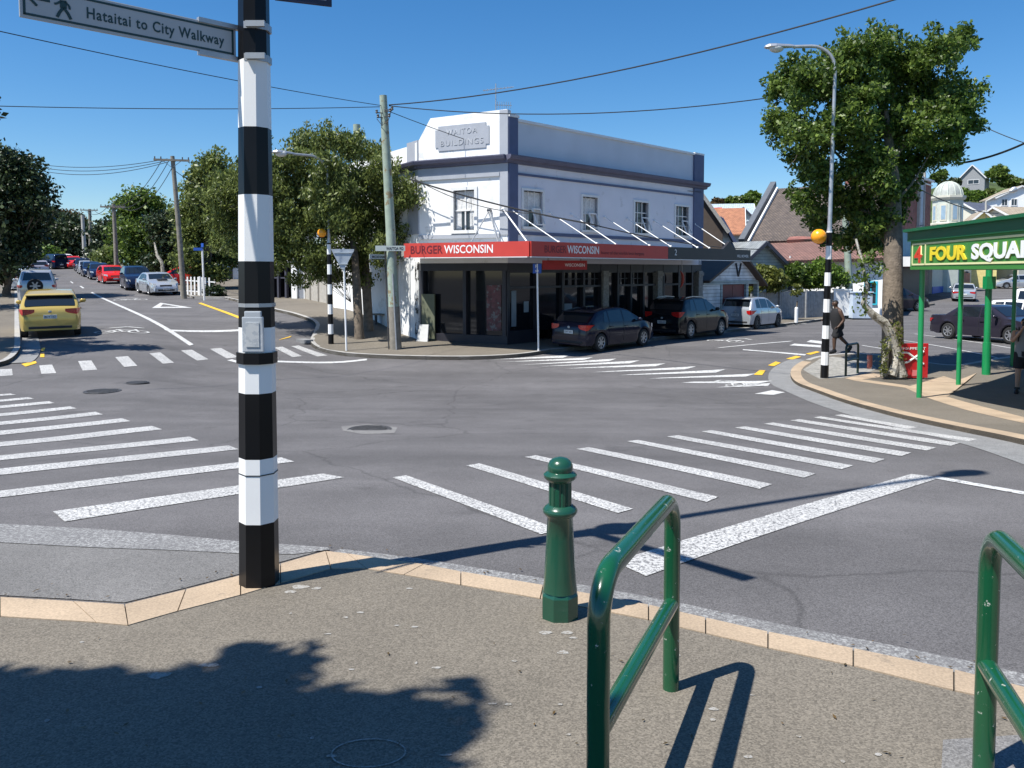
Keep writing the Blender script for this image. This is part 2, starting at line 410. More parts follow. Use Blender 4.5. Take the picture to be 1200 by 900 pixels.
# ================================================================ GROUND
def build_ground():
    def axis(lim0, lim1, near, step, grow):
        v = [0.0]; s = step
        while v[-1] < lim1:
            v.append(v[-1]+s)
            if v[-1] > near: s *= grow
        w = [0.0]; s = step
        while w[-1] > lim0:
            w.append(w[-1]-s)
            if -w[-1] > near: s *= grow
        return sorted(set(v+w))
    xs = axis(-500, 500, 26, .45, 1.06)
    ys = [-60, -40, -25, -15, -10, -6, -3]+[0+.35*i for i in range(1, 125)]; s = .4
    while ys[-1] < 900: ys.append(ys[-1]+s); s *= 1.06
    b = MB(); n = len(ys)
    for x in xs:
        for y in ys: b.v.append((x, y, h(x, y)))
    for i in range(len(xs)-1):
        for j in range(n-1):
            a = i*n+j; b.f.append((a, a+n, a+n+1, a+1)); b.m.append(0)
    o = b.build('road', M['road'], recalc=False, smooth=True); props(o, kind='structure')
build_ground()
# ---- near footpath (dropped kerb of sandstone pavers)
NO = .035
outer = [(-120, 690), (0, 700), (85.6, 705), (146, 708.8), (218, 691), (282, 674.5), (328.7, 661), (381.7, 646), (406.7, 649), (496.7, 661.7), (540, 670), (636.7, 686), (760, 709), (900, 740.6), (1000, 760), (1118, 785), (1183, 801), (1300, 832)]
inner = [(-120, 716), (0, 723), (113, 730), (150, 733.6), (208, 717), (282, 698), (328.7, 684), (388, 667), (430, 667), (473, 674), (540, 686), (633, 702), (760, 727), (900, 760), (1000, 781), (1118, 810), (1200, 828), (1300, 856)]
OW = [G(u, v, NO) for u, v in outer]; IW = [G(u, v, NO) for u, v in inner]
fp = [(p.x, p.y) for p in IW]
drape_poly('footpath_near', [(-9, fp[0][1]+.8)]+fp+[(7, fp[-1][1]-.3), (7, -7), (-9, -7)], M['path'], NO, .2, .5)
def pavers(name, A, B, lift, blk=.37, gap=.0035):
    b = MB()
    for i in range(len(A)-1):
        a0, a1, b0, b1 = A[i], A[i+1], B[i], B[i+1]; L = max((a1-a0).length, (b1-b0).length); n = max(1, round(L/blk))
        for k in range(n):
            g = gap/L; t0 = k/n+g; t1 = (k+1)/n-g
            q = [a0.lerp(a1, t0), a0.lerp(a1, t1), b0.lerp(b1, t1), b0.lerp(b1, t0)]
            w = (q[3]-q[0]).length; e = .004/w
            q = [q[0].lerp(q[3], e), q[1].lerp(q[2], e), q[2].lerp(q[1], e), q[3].lerp(q[0], e)]
            up = [(p.x, p.y, h(p.x, p.y)+lift) for p in q]
            b.poly(up)
            for j in range(4):
                a, c = up[j], up[(j+1) % 4]; b.poly([a, c, (c[0], c[1], c[2]-.12), (a[0], a[1], a[2]-.12)])
    o = b.build(name, M['tile'], recalc=False); props(o, kind='structure')
    d = MB(); strip_mesh(d, A, B, lift-.012, .12); props(d.build(name.replace('paver', 'paver_bed'), M['dirt'], recalc=False), kind='structure')
    return o
pavers('kerb_paver_strip', OW, IW, NO+.004)
# concrete channel in front of the kerb
def channel(name, A, w0, w1, m, dz, side=1):
    A = resample(A, .4); B = []
    for i, p in enumerate(A):
        d = (A[min(i+1, len(A)-1)]-A[max(i-1, 0)]); d.z = 0; d.normalize(); n = Vector((-d.y, d.x, 0))*side
        t = i/(len(A)-1); B.append(p+n*(w0*(1-t)+w1*t))
    b = MB(); strip_mesh(b, A, B, dz); o = b.build(name, m, recalc=False)
    for p in o.data.polygons:
        if p.normal.z < 0: p.flip()
    return props(o, kind='structure')
channel('channel_concrete', smoothline(OW[7:], 1), .16, .22, M['channel_white'], .007)
wl = [G(u, v) for u, v in [(-120, 612), (0, 618), (110, 624), (200, 632), (282, 641), (345, 652), (381, 646)]]
drape_poly('channel_patch', [(p.x, p.y) for p in [G(u, v) for u, v in [(-120, 612), (0, 618), (110, 624), (200, 631), (282, 640), (340, 641), (381.7, 644.5), (328.7, 659.5), (282, 673), (218, 689.5), (146, 707), (85, 703), (0, 698.5), (-120, 688.5)]]], M['patch'], .005, 0, .3)
b = MB(); strip_mesh(b, resample([G(u, v) for u, v in [(-120, 609), (0, 615), (110, 621), (200, 628), (282, 636), (345, 640), (384, 643)]], .3), resample([G(u, v) for u, v in [(-120, 630), (0, 637), (110, 642), (200, 645), (282, 648), (345, 650.5), (384, 645.5)]], .3)[:99], .009) if False else None
A = [G(u, v) for u, v in [(-120, 609), (0, 615), (110, 621), (200, 628), (282, 636), (345, 640), (384, 643)]]; B_ = [G(u, v) for u, v in [(-120, 630), (0, 637), (110, 643), (200, 646), (282, 650), (345, 651), (386, 645.5)]]
b = MB()
for i in range(len(A)-1):
    strip_mesh(b, [A[i].lerp(A[i+1], k/6) for k in range(7)], [B_[i].lerp(B_[i+1], k/6) for k in range(7)], .009)
o = b.build('channel_edge', M['channel_white'], recalc=False); props(o, kind='structure')
for p in o.data.polygons:
    if p.normal.z < 0: p.flip()
# patch of relaid path near the rail
drape_poly('footpath_patch', [(p.x, p.y) for p in [G(1105, 868, NO), G(1200, 862, NO), G(1230, 960, NO), G(1100, 960, NO)]], M['patch'], NO+.004, 0, .3)
# chalk ring and gum spots on the path
def ground_blob(b, c, rx, ry, dz, n=9):
    b.poly([(c.x+rx*math.cos(2*math.pi*i/n)*(.7+.5*random.random()), c.y+ry*math.sin(2*math.pi*i/n)*(.7+.5*random.random()), h(c.x, c.y)+dz) for i in range(n)])
b = MB(); ring = [G(432, 883, NO)+Vector((.125*math.cos(a)*1.0, .085*math.sin(a), 0)) for a in [i*.21 for i in range(31)]]
for p, q in zip(ring[:-1], ring[1:]):
    b.poly([tuple(v) for v in [(*x[:2], h(x[0], x[1])+NO+.004) for x in line(p, q, .006)]])
M['chalk'] = mat('chalk', (.30, .29, .27), .9, c2=(.2, .18, .15), thr=(.5, 60)); props(b.build('chalk_ring', M['chalk'], recalc=False), kind='structure')
b = MB(); random.seed(3)
for _ in range(45):
    u = random.uniform(40, 1150); v = random.uniform(700, 895); c = G(u, v, NO)
    if u > 300 or random.random() < .4:
        if v > 690+.13*max(0, u-400)+25: ground_blob(b, c, random.uniform(.006, .022), random.uniform(.005, .013), NO+.003)
props(b.build('gum_spots', M['chalk'], recalc=False), kind='structure')
b = MB()
for u, v, s in [(352, 688, .05), (340, 694, .04), (371, 690, .03), (665, 742, .03), (672, 748, .02), (640, 742, .03), (480, 690, .02), (185, 792, .05), (245, 780, .04), (660, 765, .03)]: ground_blob(b, G(u, v, NO), s, s*.6, NO+.003)
props(b.build('paint_spots', M['chalk'], recalc=False), kind='structure')
# ---- far footpath in front of the shops
KH = .12
kp = smoothline([G(u, v) for u, v in [(322, 365), (345, 371), (372, 380), (368, 392), (362, 403), (372, 411), (392, 416), (457, 421), (530, 422.5), (585, 421), (620, 418), (645, 413.5)]], 2)
# footpath continues beside the parked cars, parallel to the shops
DS = Vector((.66, .75, 0)).normalized()
kq = [kp[-1]]
for s_ in range(1, 14): kq.append(Vector((1.3, 26.2, 0))+DS*s_*2.6)
kp2 = [Vector((p.x, p.y, 0)) for p in kp]+[Vector((p.x, p.y, 0)) for p in kq[1:]]
back = [(30, 62), (18, 66), (-2, 52), (-16, 55), (-17.5, 58)]
M['kerb'] = mat('kerb_concrete', (.33, .32, .30), .85, var=.15, fine=(20, .15))
leftup = [G(u, v) for u, v in [(262, 350), (300, 359)]]
path_poly = [(p.x, p.y) for p in leftup]+[(p.x, p.y) for p in kp2]+[(32, 60)]+[(20, 66), (0, 56), (-16, 57)]
drape_poly('footpath_shops', path_poly, M['path'], KH, .3, 1.0)
def kerbline(name, pts, w=.15, lift=.003, hh=KH, m=None, side=1):
    A = resample(pts, .6); B = []
    for i, p in enumerate(A):
        d = (A[min(i+1, len(A)-1)]-A[max(i-1, 0)]); d.z = 0; d.normalize(); B.append(p+Vector((-d.y, d.x, 0))*w*side)
    b = MB(); strip_mesh(b, A, B, hh+lift, .3); o = b.build(name, m or M['kerb'], recalc=True); return props(o, kind='structure')
kerbline('kerb_shops', [Vector((p.x, p.y, 0)) for p in leftup]+kp2)
# ---- right-hand corner footpath
oc = [(1300, 541), (1200, 514), (1110, 497), (1035, 480.6), (975, 463), (950, 454), (933, 448), (926, 440), (927, 431), (941, 422), (962, 416), (1000, 413), (1045, 417), (1090, 425), (1118, 428), (1140, 424.5), (1170, 419), (1215, 414)]
ow = smoothline([G(u, v, .08) for u, v in oc], 2)
rp = [(p.x, p.y) for p in ow]+[(26, 24), (26, 8), (12, 6)]
drape_poly('footpath_corner', rp, M['path'], .08, .3, .6)
kerbline('kerb_corner', ow[:38], .28, .004, .08, M['tile'], side=-1)
channel('channel_corner', list(reversed(ow[:40])), .55, .75, M['concrete'], .006, side=-1) if False else channel('channel_corner', [Vector((p.x, p.y, 0)) for p in ow[:40]], .75, .55, M['concrete'], .006, side=1)
kerbline('kerb_corner_back', ow[38:], .15, .003, .08, side=-1)
# sandstone band and driveway bands
def band(name, pa, pb, off, m=None, dz=.004):
    A = [G(u, v, off) for u, v in pa]; B = [G(u, v, off) for u, v in pb]; b = MB()
    for i in range(len(A)-1): strip_mesh(b, [A[i].lerp(A[i+1], k/5) for k in range(6)], [B[i].lerp(B[i+1], k/5) for k in range(6)], off+dz)
    o = b.build(name, m or M['tile'], recalc=False)
    for p in o.data.polygons:
        if p.normal.z < 0: p.flip()
    return props(o, kind='structure')
band('paver_band', [(1000, 446), (1061, 454.5), (1092, 468), (1130, 480), (1200, 496)], [(1002, 443.5), (1062, 451.5), (1102, 462), (1140, 473.5), (1200, 489)], .08)
band('paver_band', [(1062, 454), (1098, 466), (1112, 464)], [(1106, 441), (1122, 446), (1145, 437)], .08, dz=.008)
band('paver_band', [(1000, 446), (1040, 441)], [(990, 443.5), (1020, 437)], .08, dz=.008)
M['tactile'] = mat('grey_tactile_paving', (.26, .25, .225), .85, var=.2, scale=14, fine=(9, .2))
drape_poly('tactile_paving', [(p.x, p.y) for p in [G(u, v, .08) for u, v in [(941, 433), (960, 421), (975, 418), (1018, 423), (1028, 432), (1010, 440), (985, 443), (960, 444)]]], M['tactile'], .084, 0, .5)
drape_poly('tree_pit', [(p.x, p.y) for p in [G(u, v, .08) for u, v in [(1012, 443), (1030, 436), (1082, 441), (1094, 446), (1062, 451)]]], M['dirt'], .085, 0, .5)
# ---- left footpath
lk = [G(u, v) for u, v in [(-60, 436), (0, 431), (16, 424), (24, 413), (24, 405), (20, 390), (14, 368), (10, 350)]]
LD = Vector((-.53, .848, 0)); l0 = Vector((lk[4].x, lk[4].y, 0)); ll = [l0+LD*s_ for s_ in (6, 14, 24, 40, 60, 80, 100)]
lk2 = smoothline([Vector((p.x, p.y, 0)) for p in lk[:5]], 2)+ll
drape_poly('footpath_left', [(p.x, p.y) for p in lk2]+[(-90, 110), (-60, 40), (-24, 14)], M['path'], KH, .3, 1.5)
kerbline('kerb_left', lk2, .15, .003, KH, side=1)
channel('channel_left', lk2[8:], .5, .5, M['concrete'], .02, side=-1)
# ---- verge & footpath on the right side of the hill road
r0 = G(228, 350); rk = [r0+LD*s_ for s_ in (0, 12, 25, 45, 70)]
vp_ = [(p.x, p.y) for p in [Vector((r0.x+12, r0.y+1, 0))]+[Vector((p.x, p.y, 0)) for p in rk]]+[(-45, 112), (-12, 62)]
drape_poly('footpath_hill', vp_, M['path'], KH, .3, 1.5)
kerbline('kerb_hill', [Vector((r0.x+6, r0.y-.2, 0))]+[Vector((p.x, p.y, 0)) for p in rk], .15, .003, KH, side=-1)
# ---- painted markings
def lerpq(q, n): pass
L = [(460, 560, 476, 557.5, 655, 621, 634, 627), (546, 546, 562, 543.5, 742, 597, 724, 602), (615, 536, 628, 534, 842, 583, 828, 589), (675, 526.5, 690, 524.5, 905, 568, 890, 573.5), (735, 517.5, 748, 516, 956, 555.5, 942, 560.5), (781, 512, 795, 510.5, 1000, 546, 986, 550.5), (822, 506, 834, 504.5, 1037, 538.5, 1024, 543), (861, 501.5, 873, 500, 1068, 531, 1056, 535), (895, 497, 906, 495.5, 1097, 525, 1086, 528.5), (926, 493, 937, 491.5, 1125, 519.5, 1114, 523), (953, 489.5, 962, 488.3, 1145, 515, 1135, 517.5), (978, 487, 987, 485.8, 1075, 501, 1064, 503)]
mark('crossing_stripes', [[G(a, b), G(c, d), G(e, f), G(g, i)] for a, b, c, d, e, f, g, i in L], M['mark'])
L = [(60, 600, 404, 557, 392, 554.5, 372, 556, 60, 600)]
Ls = [((62, 600), (76, 612), (404, 560), (378, 555.5)), ((-60, 583), (-60, 591), (345, 541.5), (330, 536.5)), ((-60, 556), (-60, 564), (280, 527), (268, 522.5)), ((-60, 540), (-60, 546), (233, 516.5), (222, 512)), ((-60, 524), (-60, 529.5), (190, 503.5), (178, 499.5)), ((-60, 511), (-60, 516), (153, 494), (143, 490.5)), ((-60, 500), (-60, 504), (121, 486), (112, 482.8)), ((-60, 490), (-60, 493.5), (90, 479), (82, 476.5)), ((-60, 481), (-60, 484), (64, 472.7), (57, 470.5)), ((-60, 474), (-60, 476.5), (40, 467.6), (33, 465.8)), ((-60, 466.5), (-60, 468.7), (19, 463), (12, 461.5))]
mark('crossing_stripes', [[G(*p) for p in q] for q in Ls], M['mark'])
Ls = [((0, 433), (14, 432.5), (15, 440), (-4, 441.5)), ((46, 428.5), (61, 427.5), (66, 437.5), (48.5, 438.5)), ((91.5, 423.5), (107, 422.5), (114, 433.5), (97, 434.5)), ((135, 418.8), (150, 417.6), (161, 429, ), (145.5, 430.3)), ((175, 414.3), (188, 413.2), (204, 425.5), (191, 426.5)), ((212, 411), (225, 410), (244.5, 421.3), (231, 422.8)), ((246, 409), (259, 408), (280, 418.8), (266, 420.2)), ((282, 409), (296, 408), (327, 420), (312, 421.5)), ((321, 407.5), (331, 406.5), (354, 417.5), (343, 418.8)), ((341, 406), (350, 405), (384, 416.8), (372, 418))]
mark('crossing_stripes', [[G(*p) for p in q] for q in Ls], M['mark'])
Ls = [((576, 421.5), (585, 421), (668, 416.5), (660, 419.5)), ((583, 424.5), (596, 424), (695, 419), (684, 422)), ((606, 428), (620, 427.2), (722, 420.5), (714, 423.5)), ((632, 429.8), (645, 429), (750, 422.5), (738, 426)), ((662, 432.2), (676, 431.3), (780, 426), (768, 429.5)), ((694, 436.5), (708, 435.5), (816, 429.5), (803, 433)), ((725, 440), (738, 439), (850, 433), (839, 436.8)), ((760, 444), (774, 443), (886, 438), (874, 441.5)), ((798, 448.8), (812, 447.6), (905, 446.5), (888, 449.8)), ((838, 454.3), (852, 453), (903, 449), (900, 452.5)), ((884, 461.8), (905, 457.5), (920, 460), (906, 463))]
mark('crossing_stripes', [[G(*p) for p in q] for q in Ls], M['mark2'])
mark('stop_bar', [[G(720, 659), G(757, 676), G(1103, 560), G(1068, 556)]], M['mark'])
mark('lane_line', [[G(1098, 558.5), G(1094, 561), G(1280, 595), G(1280, 591)]], M['mark2'], .009)
# hill road centre line, give way line and triangle, edge dashes
mark('lane_line', [[G(106, 343), G(108.5, 342.5), G(227, 404), G(222, 405.5)], [G(93, 335.5), G(95, 335.2), G(99, 337.7), G(97, 338.2)], [G(82, 330), G(83.5, 330), G(86.5, 332), G(85, 332.3)], [G(192, 386.3), G(283, 386), G(283, 388.2), G(196, 388.2)], [G(266, 422.5), G(272, 421.5), G(284, 424.6), G(279, 426)], [G(279, 424), G(430, 420.6), G(430, 422.4), G(279, 426)], [G(870, 410.5), G(871, 409.6), G(945, 415.5), G(943, 417)], [G(838, 408.5), G(845, 407.2), G(930, 399.5), G(925, 400.6)]], M['mark2'], .012)
tri = [G(178, 361.3), G(226, 361), G(188, 355)]; tin = [G(188, 359.8), G(211, 359.8), G(191, 356.8)]
mark('give_way_triangle', [[tri[0], tri[1], tin[1], tin[0]], [tri[1], tri[2], tin[2], tin[1]], [tri[2], tri[0], tin[0], tin[2]]], M['mark2'], .014)
mark('yellow_line', [[G(232, 355.5), G(236, 355), G(283, 372), G(280, 373.8)], [G(294, 401.5), G(306, 400.5), G(314, 404), G(300, 405)], [G(300, 400.5), G(303, 399), G(318, 397), G(316, 398.6)], [G(326, 399), G(330, 397.4), G(342, 393.8), G(340, 395.5)], [G(25, 427), G(42, 423.5), G(43, 426), G(30, 430)], [G(47, 419), G(52, 419), G(52, 415), G(47.5, 415)], [G(48, 412), G(52, 412), G(53, 408), G(49, 408)]], M['yellow'], .016)
mark('yellow_line', [[G(883, 439.5), G(890, 434), G(897, 434.5), G(893, 440)], [G(900, 428.5), G(909, 424), G(915, 425.5), G(907, 429.5)], [G(921, 420.8), G(933, 417.3), G(939, 418.5), G(929, 421.6)], [G(944, 415), G(957, 411.8), G(961, 413), G(950, 416)]], M['yellow'], .016)
# cycle symbols
def cycle(name, c, fwd, s, wht=M['mark2']):
    f = Vector((fwd[0], fwd[1], 0)).normalized(); r = Vector((f.y, -f.x, 0)); q = []
    def pt(a, b): return c+r*a*s+f*b*s
    for cx in (-.55, .55):
        pr = [pt(cx+.33*math.cos(t), .0+.45*math.sin(t)) for t in [i*math.pi/8 for i in range(17)]]
        q += [line(a, b, .09*s) for a, b in zip(pr[:-1], pr[1:])]
    for a, b in [((-.55, 0), (-.2, .75)), ((-.2, .75), (.4, .75)), ((.4, .75), (.55, 0)), ((-.2, .75), (.05, 0)), ((.05, 0), (.4, .75)), ((-.55, 0), (.05, 0)), ((.4, .75), (.36, 1.0)), ((-.3, .9), (-.1, .9))]:
        q.append(line(pt(*a), pt(*b), .09*s))
    q += [line(pt(-.6, 1.6), pt(0, 2.1), .16*s), line(pt(0, 2.1), pt(.6, 1.6), .16*s)]
    mark(name, q, wht, .02)
cycle('cycle_symbol', G(143, 389), (-.35, .93), .95)
cycle('cycle_symbol', G(153, 351.5), (-.53, .848), 1.0)
cycle('cycle_symbol', G(850, 400), (.66, .75), .8)
cycle('cycle_symbol', G(872, 452), (-.3, 1), .55)
mark('arrow_marking', [[G(925, 405), G(931, 403), G(962, 405), G(962, 407.5)], [G(945, 401), G(950, 398.8), G(972, 401), G(965, 403.5)]], M['mark2'], .012)
# bay lines beside the parked saloon
mark('bay_line', [line(G(1010, 405), G(1064, 414), .1), line(G(1060, 408), G(1103, 417), .1) if False else line(G(1050, 398), G(1170, 420), .1), line(G(1072, 391.5), G(1186, 408.5), .1), line(G(1100, 470), G(1101, 470), .01)], M['mark2'], .012)
mark('bay_line', [line(G(990, 371.5), G(1025, 368), .1), line(G(905, 383.5), G(945, 379), .1)], M['mark2'], .014)
# ---- manhole covers and drain
def manhole(u, v, r, label):
    c = G(u, v); b = MB(); z = .008
    b.lathe([(r, 0), (r, z), (r*.93, z), (r*.92, z-.005), (r*.86, z-.005), (r*.85, z)]+[(r*.5, z+.001), (r*.2, z+.001)], 28)
    for k in range(-3, 4):
        w = math.sqrt(max(0, .8*.8-(k*.22)**2))*r; b.box((0, k*.22*r, z+.004), (2*w, .03, .008))
    o = b.build('manhole_cover', M['iron']); o.location = c+Vector((0, 0, .002)); props(o, label, 'manhole', 'manhole covers in the road')
manhole(120, 458.5, .36, 'round iron manhole cover nearest the long striped crossing on the hill side')
manhole(160, 448.5, .26, 'small round iron cover in the road just beyond the larger round cover')
manhole(433, 503.5, .34, 'round cover with pale surround in the middle of the intersection')
drape_poly('road_patch', [(p.x, p.y) for p in [G(400, 500), G(432, 497), (G(466, 501)), G(462, 508), G(425, 509), G(402, 505)]], M['patch'], .004, 0, .5)
# ================================================================ BUILDINGS
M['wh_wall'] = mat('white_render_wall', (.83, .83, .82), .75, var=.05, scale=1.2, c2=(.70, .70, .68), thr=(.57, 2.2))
M['shade_tint_wall'] = mat('white_wall_tinted_as_shaded', (.70, .70, .755), .75, var=.05, scale=1.0, c2=(.62, .62, .66), thr=(.6, 1.8))  # white wall on the shaded facade: bluish shade put into the base colour
M['par_wall'] = mat('pale_blue_grey_parapet', (.58, .62, .68), .75, var=.06, scale=.8)
M['navy'] = mat('slate_blue_pilaster', (.085, .105, .19), .6, var=.08)
M['corn'] = mat('dark_cornice_paint', (.10, .10, .15), .6, var=.1)
M['greytrim'] = mat('grey_trim_paint', (.36, .38, .42), .6, var=.05)
M['trim'] = mat('white_window_trim', (.72, .72, .71), .5, var=.04)
M['pinktrim'] = mat('faded_pink_trim', (.55, .40, .40), .6, var=.05)
M['red_sign'] = mat('red_signboard', (.52, .048, .035), .5, var=.06, scale=1.5)
M['blk_sign'] = mat('black_signboard', (.018, .018, .022), .5, var=.1)
M['soffit'] = mat('grey_soffit', (.30, .29, .28), .8, var=.08)
M['shopblack'] = mat('dark_shopfront_paint', (.022, .022, .03), .5, var=.15)
M['stone'] = mat('grey_stone_pilaster', (.27, .26, .24), .8, var=.3, scale=12, bump=(20, .4, .01))
M['letter_w'] = mat('white_lettering', (.82, .82, .80), .5, var=0)
M['letter_d'] = mat('dark_red_lettering', (.14, .012, .02), .5, var=0)
M['poster'] = mat('printed_poster', (.10, .03, .035), .5, var=.5, scale=6, c2=(.14, .14, .14), thr=(.54, 4))
M['paper'] = mat('pale_notice_paper', (.20, .25, .29), .6, var=.1)
M['curtain'] = mat('net_curtain', (.62, .62, .61), .9, var=.2, scale=12)
M['roofgrey'] = mat('flat_roof_membrane', (.22, .22, .22), .9)
M['boards'] = tilemat('white_weatherboard', (.70, .70, .70), (.67, .67, .68), 30, .17, (.25, .25, .26), .012, .6)
M['greyboards'] = tilemat('grey_green_boards', (.38, .42, .40), (.36, .40, .38), 30, .17, (.16, .19, .18), .012, .6)
M['brownroof'] = tilemat('brown_tile_roof', (.16, .115, .085), (.12, .09, .07), .3, .28, (.05, .04, .035), .025)
M['shingle'] = tilemat('mottled_shingle_roof', (.19, .145, .115), (.105, .082, .072), .2, .15, (.045, .038, .034), .03)
M['redtile'] = tilemat('dusty_red_tile_roof', (.29, .145, .115), (.22, .115, .095), .2, .17, (.08, .05, .045), .03)
M['orangetile'] = tilemat('orange_tile_roof', (.38, .17, .09), (.32, .14, .08), .22, .2, (.25, .1, .05), .02)
M['redroof'] = tilemat('red_roof', (.38, .07, .05), (.32, .06, .045), .8, 9, (.2, .04, .03), .02)
M['blueroof'] = tilemat('pale_blue_corrugated_roof', (.42, .50, .55), (.38, .46, .52), .25, 9, (.28, .33, .38), .03, .45)
M['slateroof'] = tilemat('slate_grey_roof', (.12, .13, .16), (.10, .11, .14), .25, 9, (.06, .06, .08), .03, .5)
M['greyiron'] = tilemat('grey_corrugated_roof', (.26, .28, .28), (.23, .25, .26), .2, 9, (.15, .16, .17), .03, .45)
M['whiteroof'] = tilemat('pale_iron_roof', (.62, .64, .66), (.58, .60, .63), .3, 9, (.45, .47, .5), .03, .4)
M['tanroof'] = tilemat('tan_roof', (.36, .30, .22), (.32, .27, .2), .3, .3, (.2, .16, .12), .02)
M['brick'] = tilemat('red_brick_wall', (.30, .075, .05), (.24, .06, .045), .23, .085, (.2, .17, .15), .012)
M['lowbrick'] = tilemat('orange_brick_wall', (.36, .13, .08), (.30, .11, .07), .23, .085, (.25, .22, .2), .012)
M['concwall'] = mat('pale_concrete', (.40, .39, .36), .85, var=.12)
M['cream'] = mat('cream_render', (.62, .60, .50), .75, var=.06)
M['palegreen'] = mat('pale_green_render', (.52, .56, .50), .75, var=.06)
M['teal'] = mat('teal_blue_paint', (.12, .27, .36), .6, var=.1)
M['cyan'] = mat('bright_cyan_paint', (.03, .42, .55), .5, var=.05)
M['blue'] = mat('royal_blue_paint', (.02, .09, .42), .45, var=.05)
M['maroon'] = mat('maroon_door_paint', (.20, .035, .03), .55, var=.12)
M['yellowwall'] = mat('yellow_wall', (.66, .55, .22), .7)
M['fencegrey'] = mat('grey_weathered_timber', (.27, .28, .29), .85, var=.18, scale=6)
M['fencepale'] = mat('pale_timber_paling', (.44, .41, .36), .85, var=.15, scale=6)
class Fr:
    def __init__(s, o, d): s.o = Vector((o[0], o[1], 0)); s.d = Vector((d[0], d[1], 0)).normalized(); s.n = Vector((s.d.y, -s.d.x, 0))
    def p(s, a, o, z): q = s.o+s.d*a+s.n*o; return Vector((q.x, q.y, z))
    def box(s, b, s0, s1, o0, o1, z0, z1, mi=0):
        vs = [s.p(a, o, z) for a in (s0, s1) for o in (o0, o1) for z in (z0, z1)]
        return b.add(vs, [(0, 1, 3, 2), (4, 6, 7, 5), (0, 4, 5, 1), (2, 3, 7, 6), (0, 2, 6, 4), (1, 5, 7, 3)], mi)
    def prism(s, b, poly, o0, o1, mi=0): return b.prism(poly, o0, o1, lambda x, y, t: tuple(s.p(x, t, y)), mi)
    def holes(s, b, s0, s1, z0, z1, hs, th=.25, mi=0):
        hs = sorted(hs); a = s0
        for h0, h1, g0, g1 in hs:
            if h0 > a: s.box(b, a, h0, -th, 0, z0, z1, mi)
            if g0 > z0: s.box(b, h0, h1, -th, 0, z0, g0, mi)
            if g1 < z1: s.box(b, h0, h1, -th, 0, g1, z1, mi)
            a = h1
        if a < s1: s.box(b, a, s1, -th, 0, z0, z1, mi)
    def text(s, body, m, parent, a, z, o=.02, height=None, width=None, **k):
        return text(body, m, parent, s.p(a, o, z), s.d, (0, 0, 1), height, width, **k)
def sash(fr, s0, s1, z0, z1, parent, mtrim, nx=2, nz=2, curtain=True, bar=.04, casing=.09, glass=None, proud=.05, open_=None):
    b = MB(); c = casing
    fr.box(b, s0-c, s0, -.18, proud, z0-c, z1+c); fr.box(b, s1, s1+c, -.18, proud, z0-c, z1+c)
    fr.box(b, s0, s1, -.18, proud, z1, z1+c); fr.box(b, s0-c, s1+c, -.18, proud+.05, z0-c, z0)
    for i in range(1, nx): x = s0+(s1-s0)*i/nx; fr.box(b, x-bar/2, x+bar/2, -.14, -.07, z0, z1)
    for i in range(1, nz): z = z0+(z1-z0)*i/nz; fr.box(b, s0, s1, -.14, -.06, z-bar/2, z+bar/2)
    w = b.build('window', mtrim, parent, world=True, bevel=0)
    w.location = (0, 0, 0)
    g = MB(); fr.box(g, s0, s1, -.125, -.11, z0, z1); go = g.build('pane', glass or M['glass2'], parent, world=True); go.parent = w
    if curtain:
        g = MB(); L = s1-s0
        def cur(a0, a1, za, zb_):
            n = 14
            g.grid(lambda i, j: fr.p(a0+(a1-a0)*i, -.10+.006*math.sin(i*n*2.2), za+(zb_-za)*j), n*2, 1)
        cur(s0+.02, s1-.02, z0+(z1-z0)*.52, z1-.03)
        cur(s0+.02, s0+L*.3, z0+.03, z0+(z1-z0)*.5); cur(s1-L*.3, s1-.02, z0+.03, z0+(z1-z0)*.5)
        co = g.build('curtain', M['curtain'], parent, world=True); co.parent = w
    return w
Bc = Vector((-.155, 28.25, 0)); Ac = Vector((-3.5, 30, 0)); ZB0 = -1.9
main = thing('commercial_building', 'two storey white corner building with slate blue pilasters and a red awning', 'building', (Bc.x, Bc.y, -1.1))
FF = Fr(Bc, (1, 1)); FC = Fr(Ac, Bc-Ac); LC = (Bc-Ac).length; LF = 12.8
Lp = Ac+Vector((-.55, .835, 0)).normalized()*9; FL = Fr(Lp, Ac-Lp); LL = 9
wins = [(.78, 1.80, 3.22, 4.52), (4.08, 5.02, 3.22, 4.52), (7.5, 8.46, 3.22, 4.52), (10.56, 11.6, 3.22, 4.52)]
b = MB(); FF.holes(b, 0.02, LF, 1.9, 5.42, wins); b.build('wall', M['shade_tint_wall'], main, world=True)
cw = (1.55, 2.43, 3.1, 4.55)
b = MB(); FC.holes(b, 0, LC, 1.9, 5.42, [cw]); FL.box(b, 0, LL, -.25, 0, ZB0, 5.42); b.build('wall', M['wh_wall'], main, world=True)
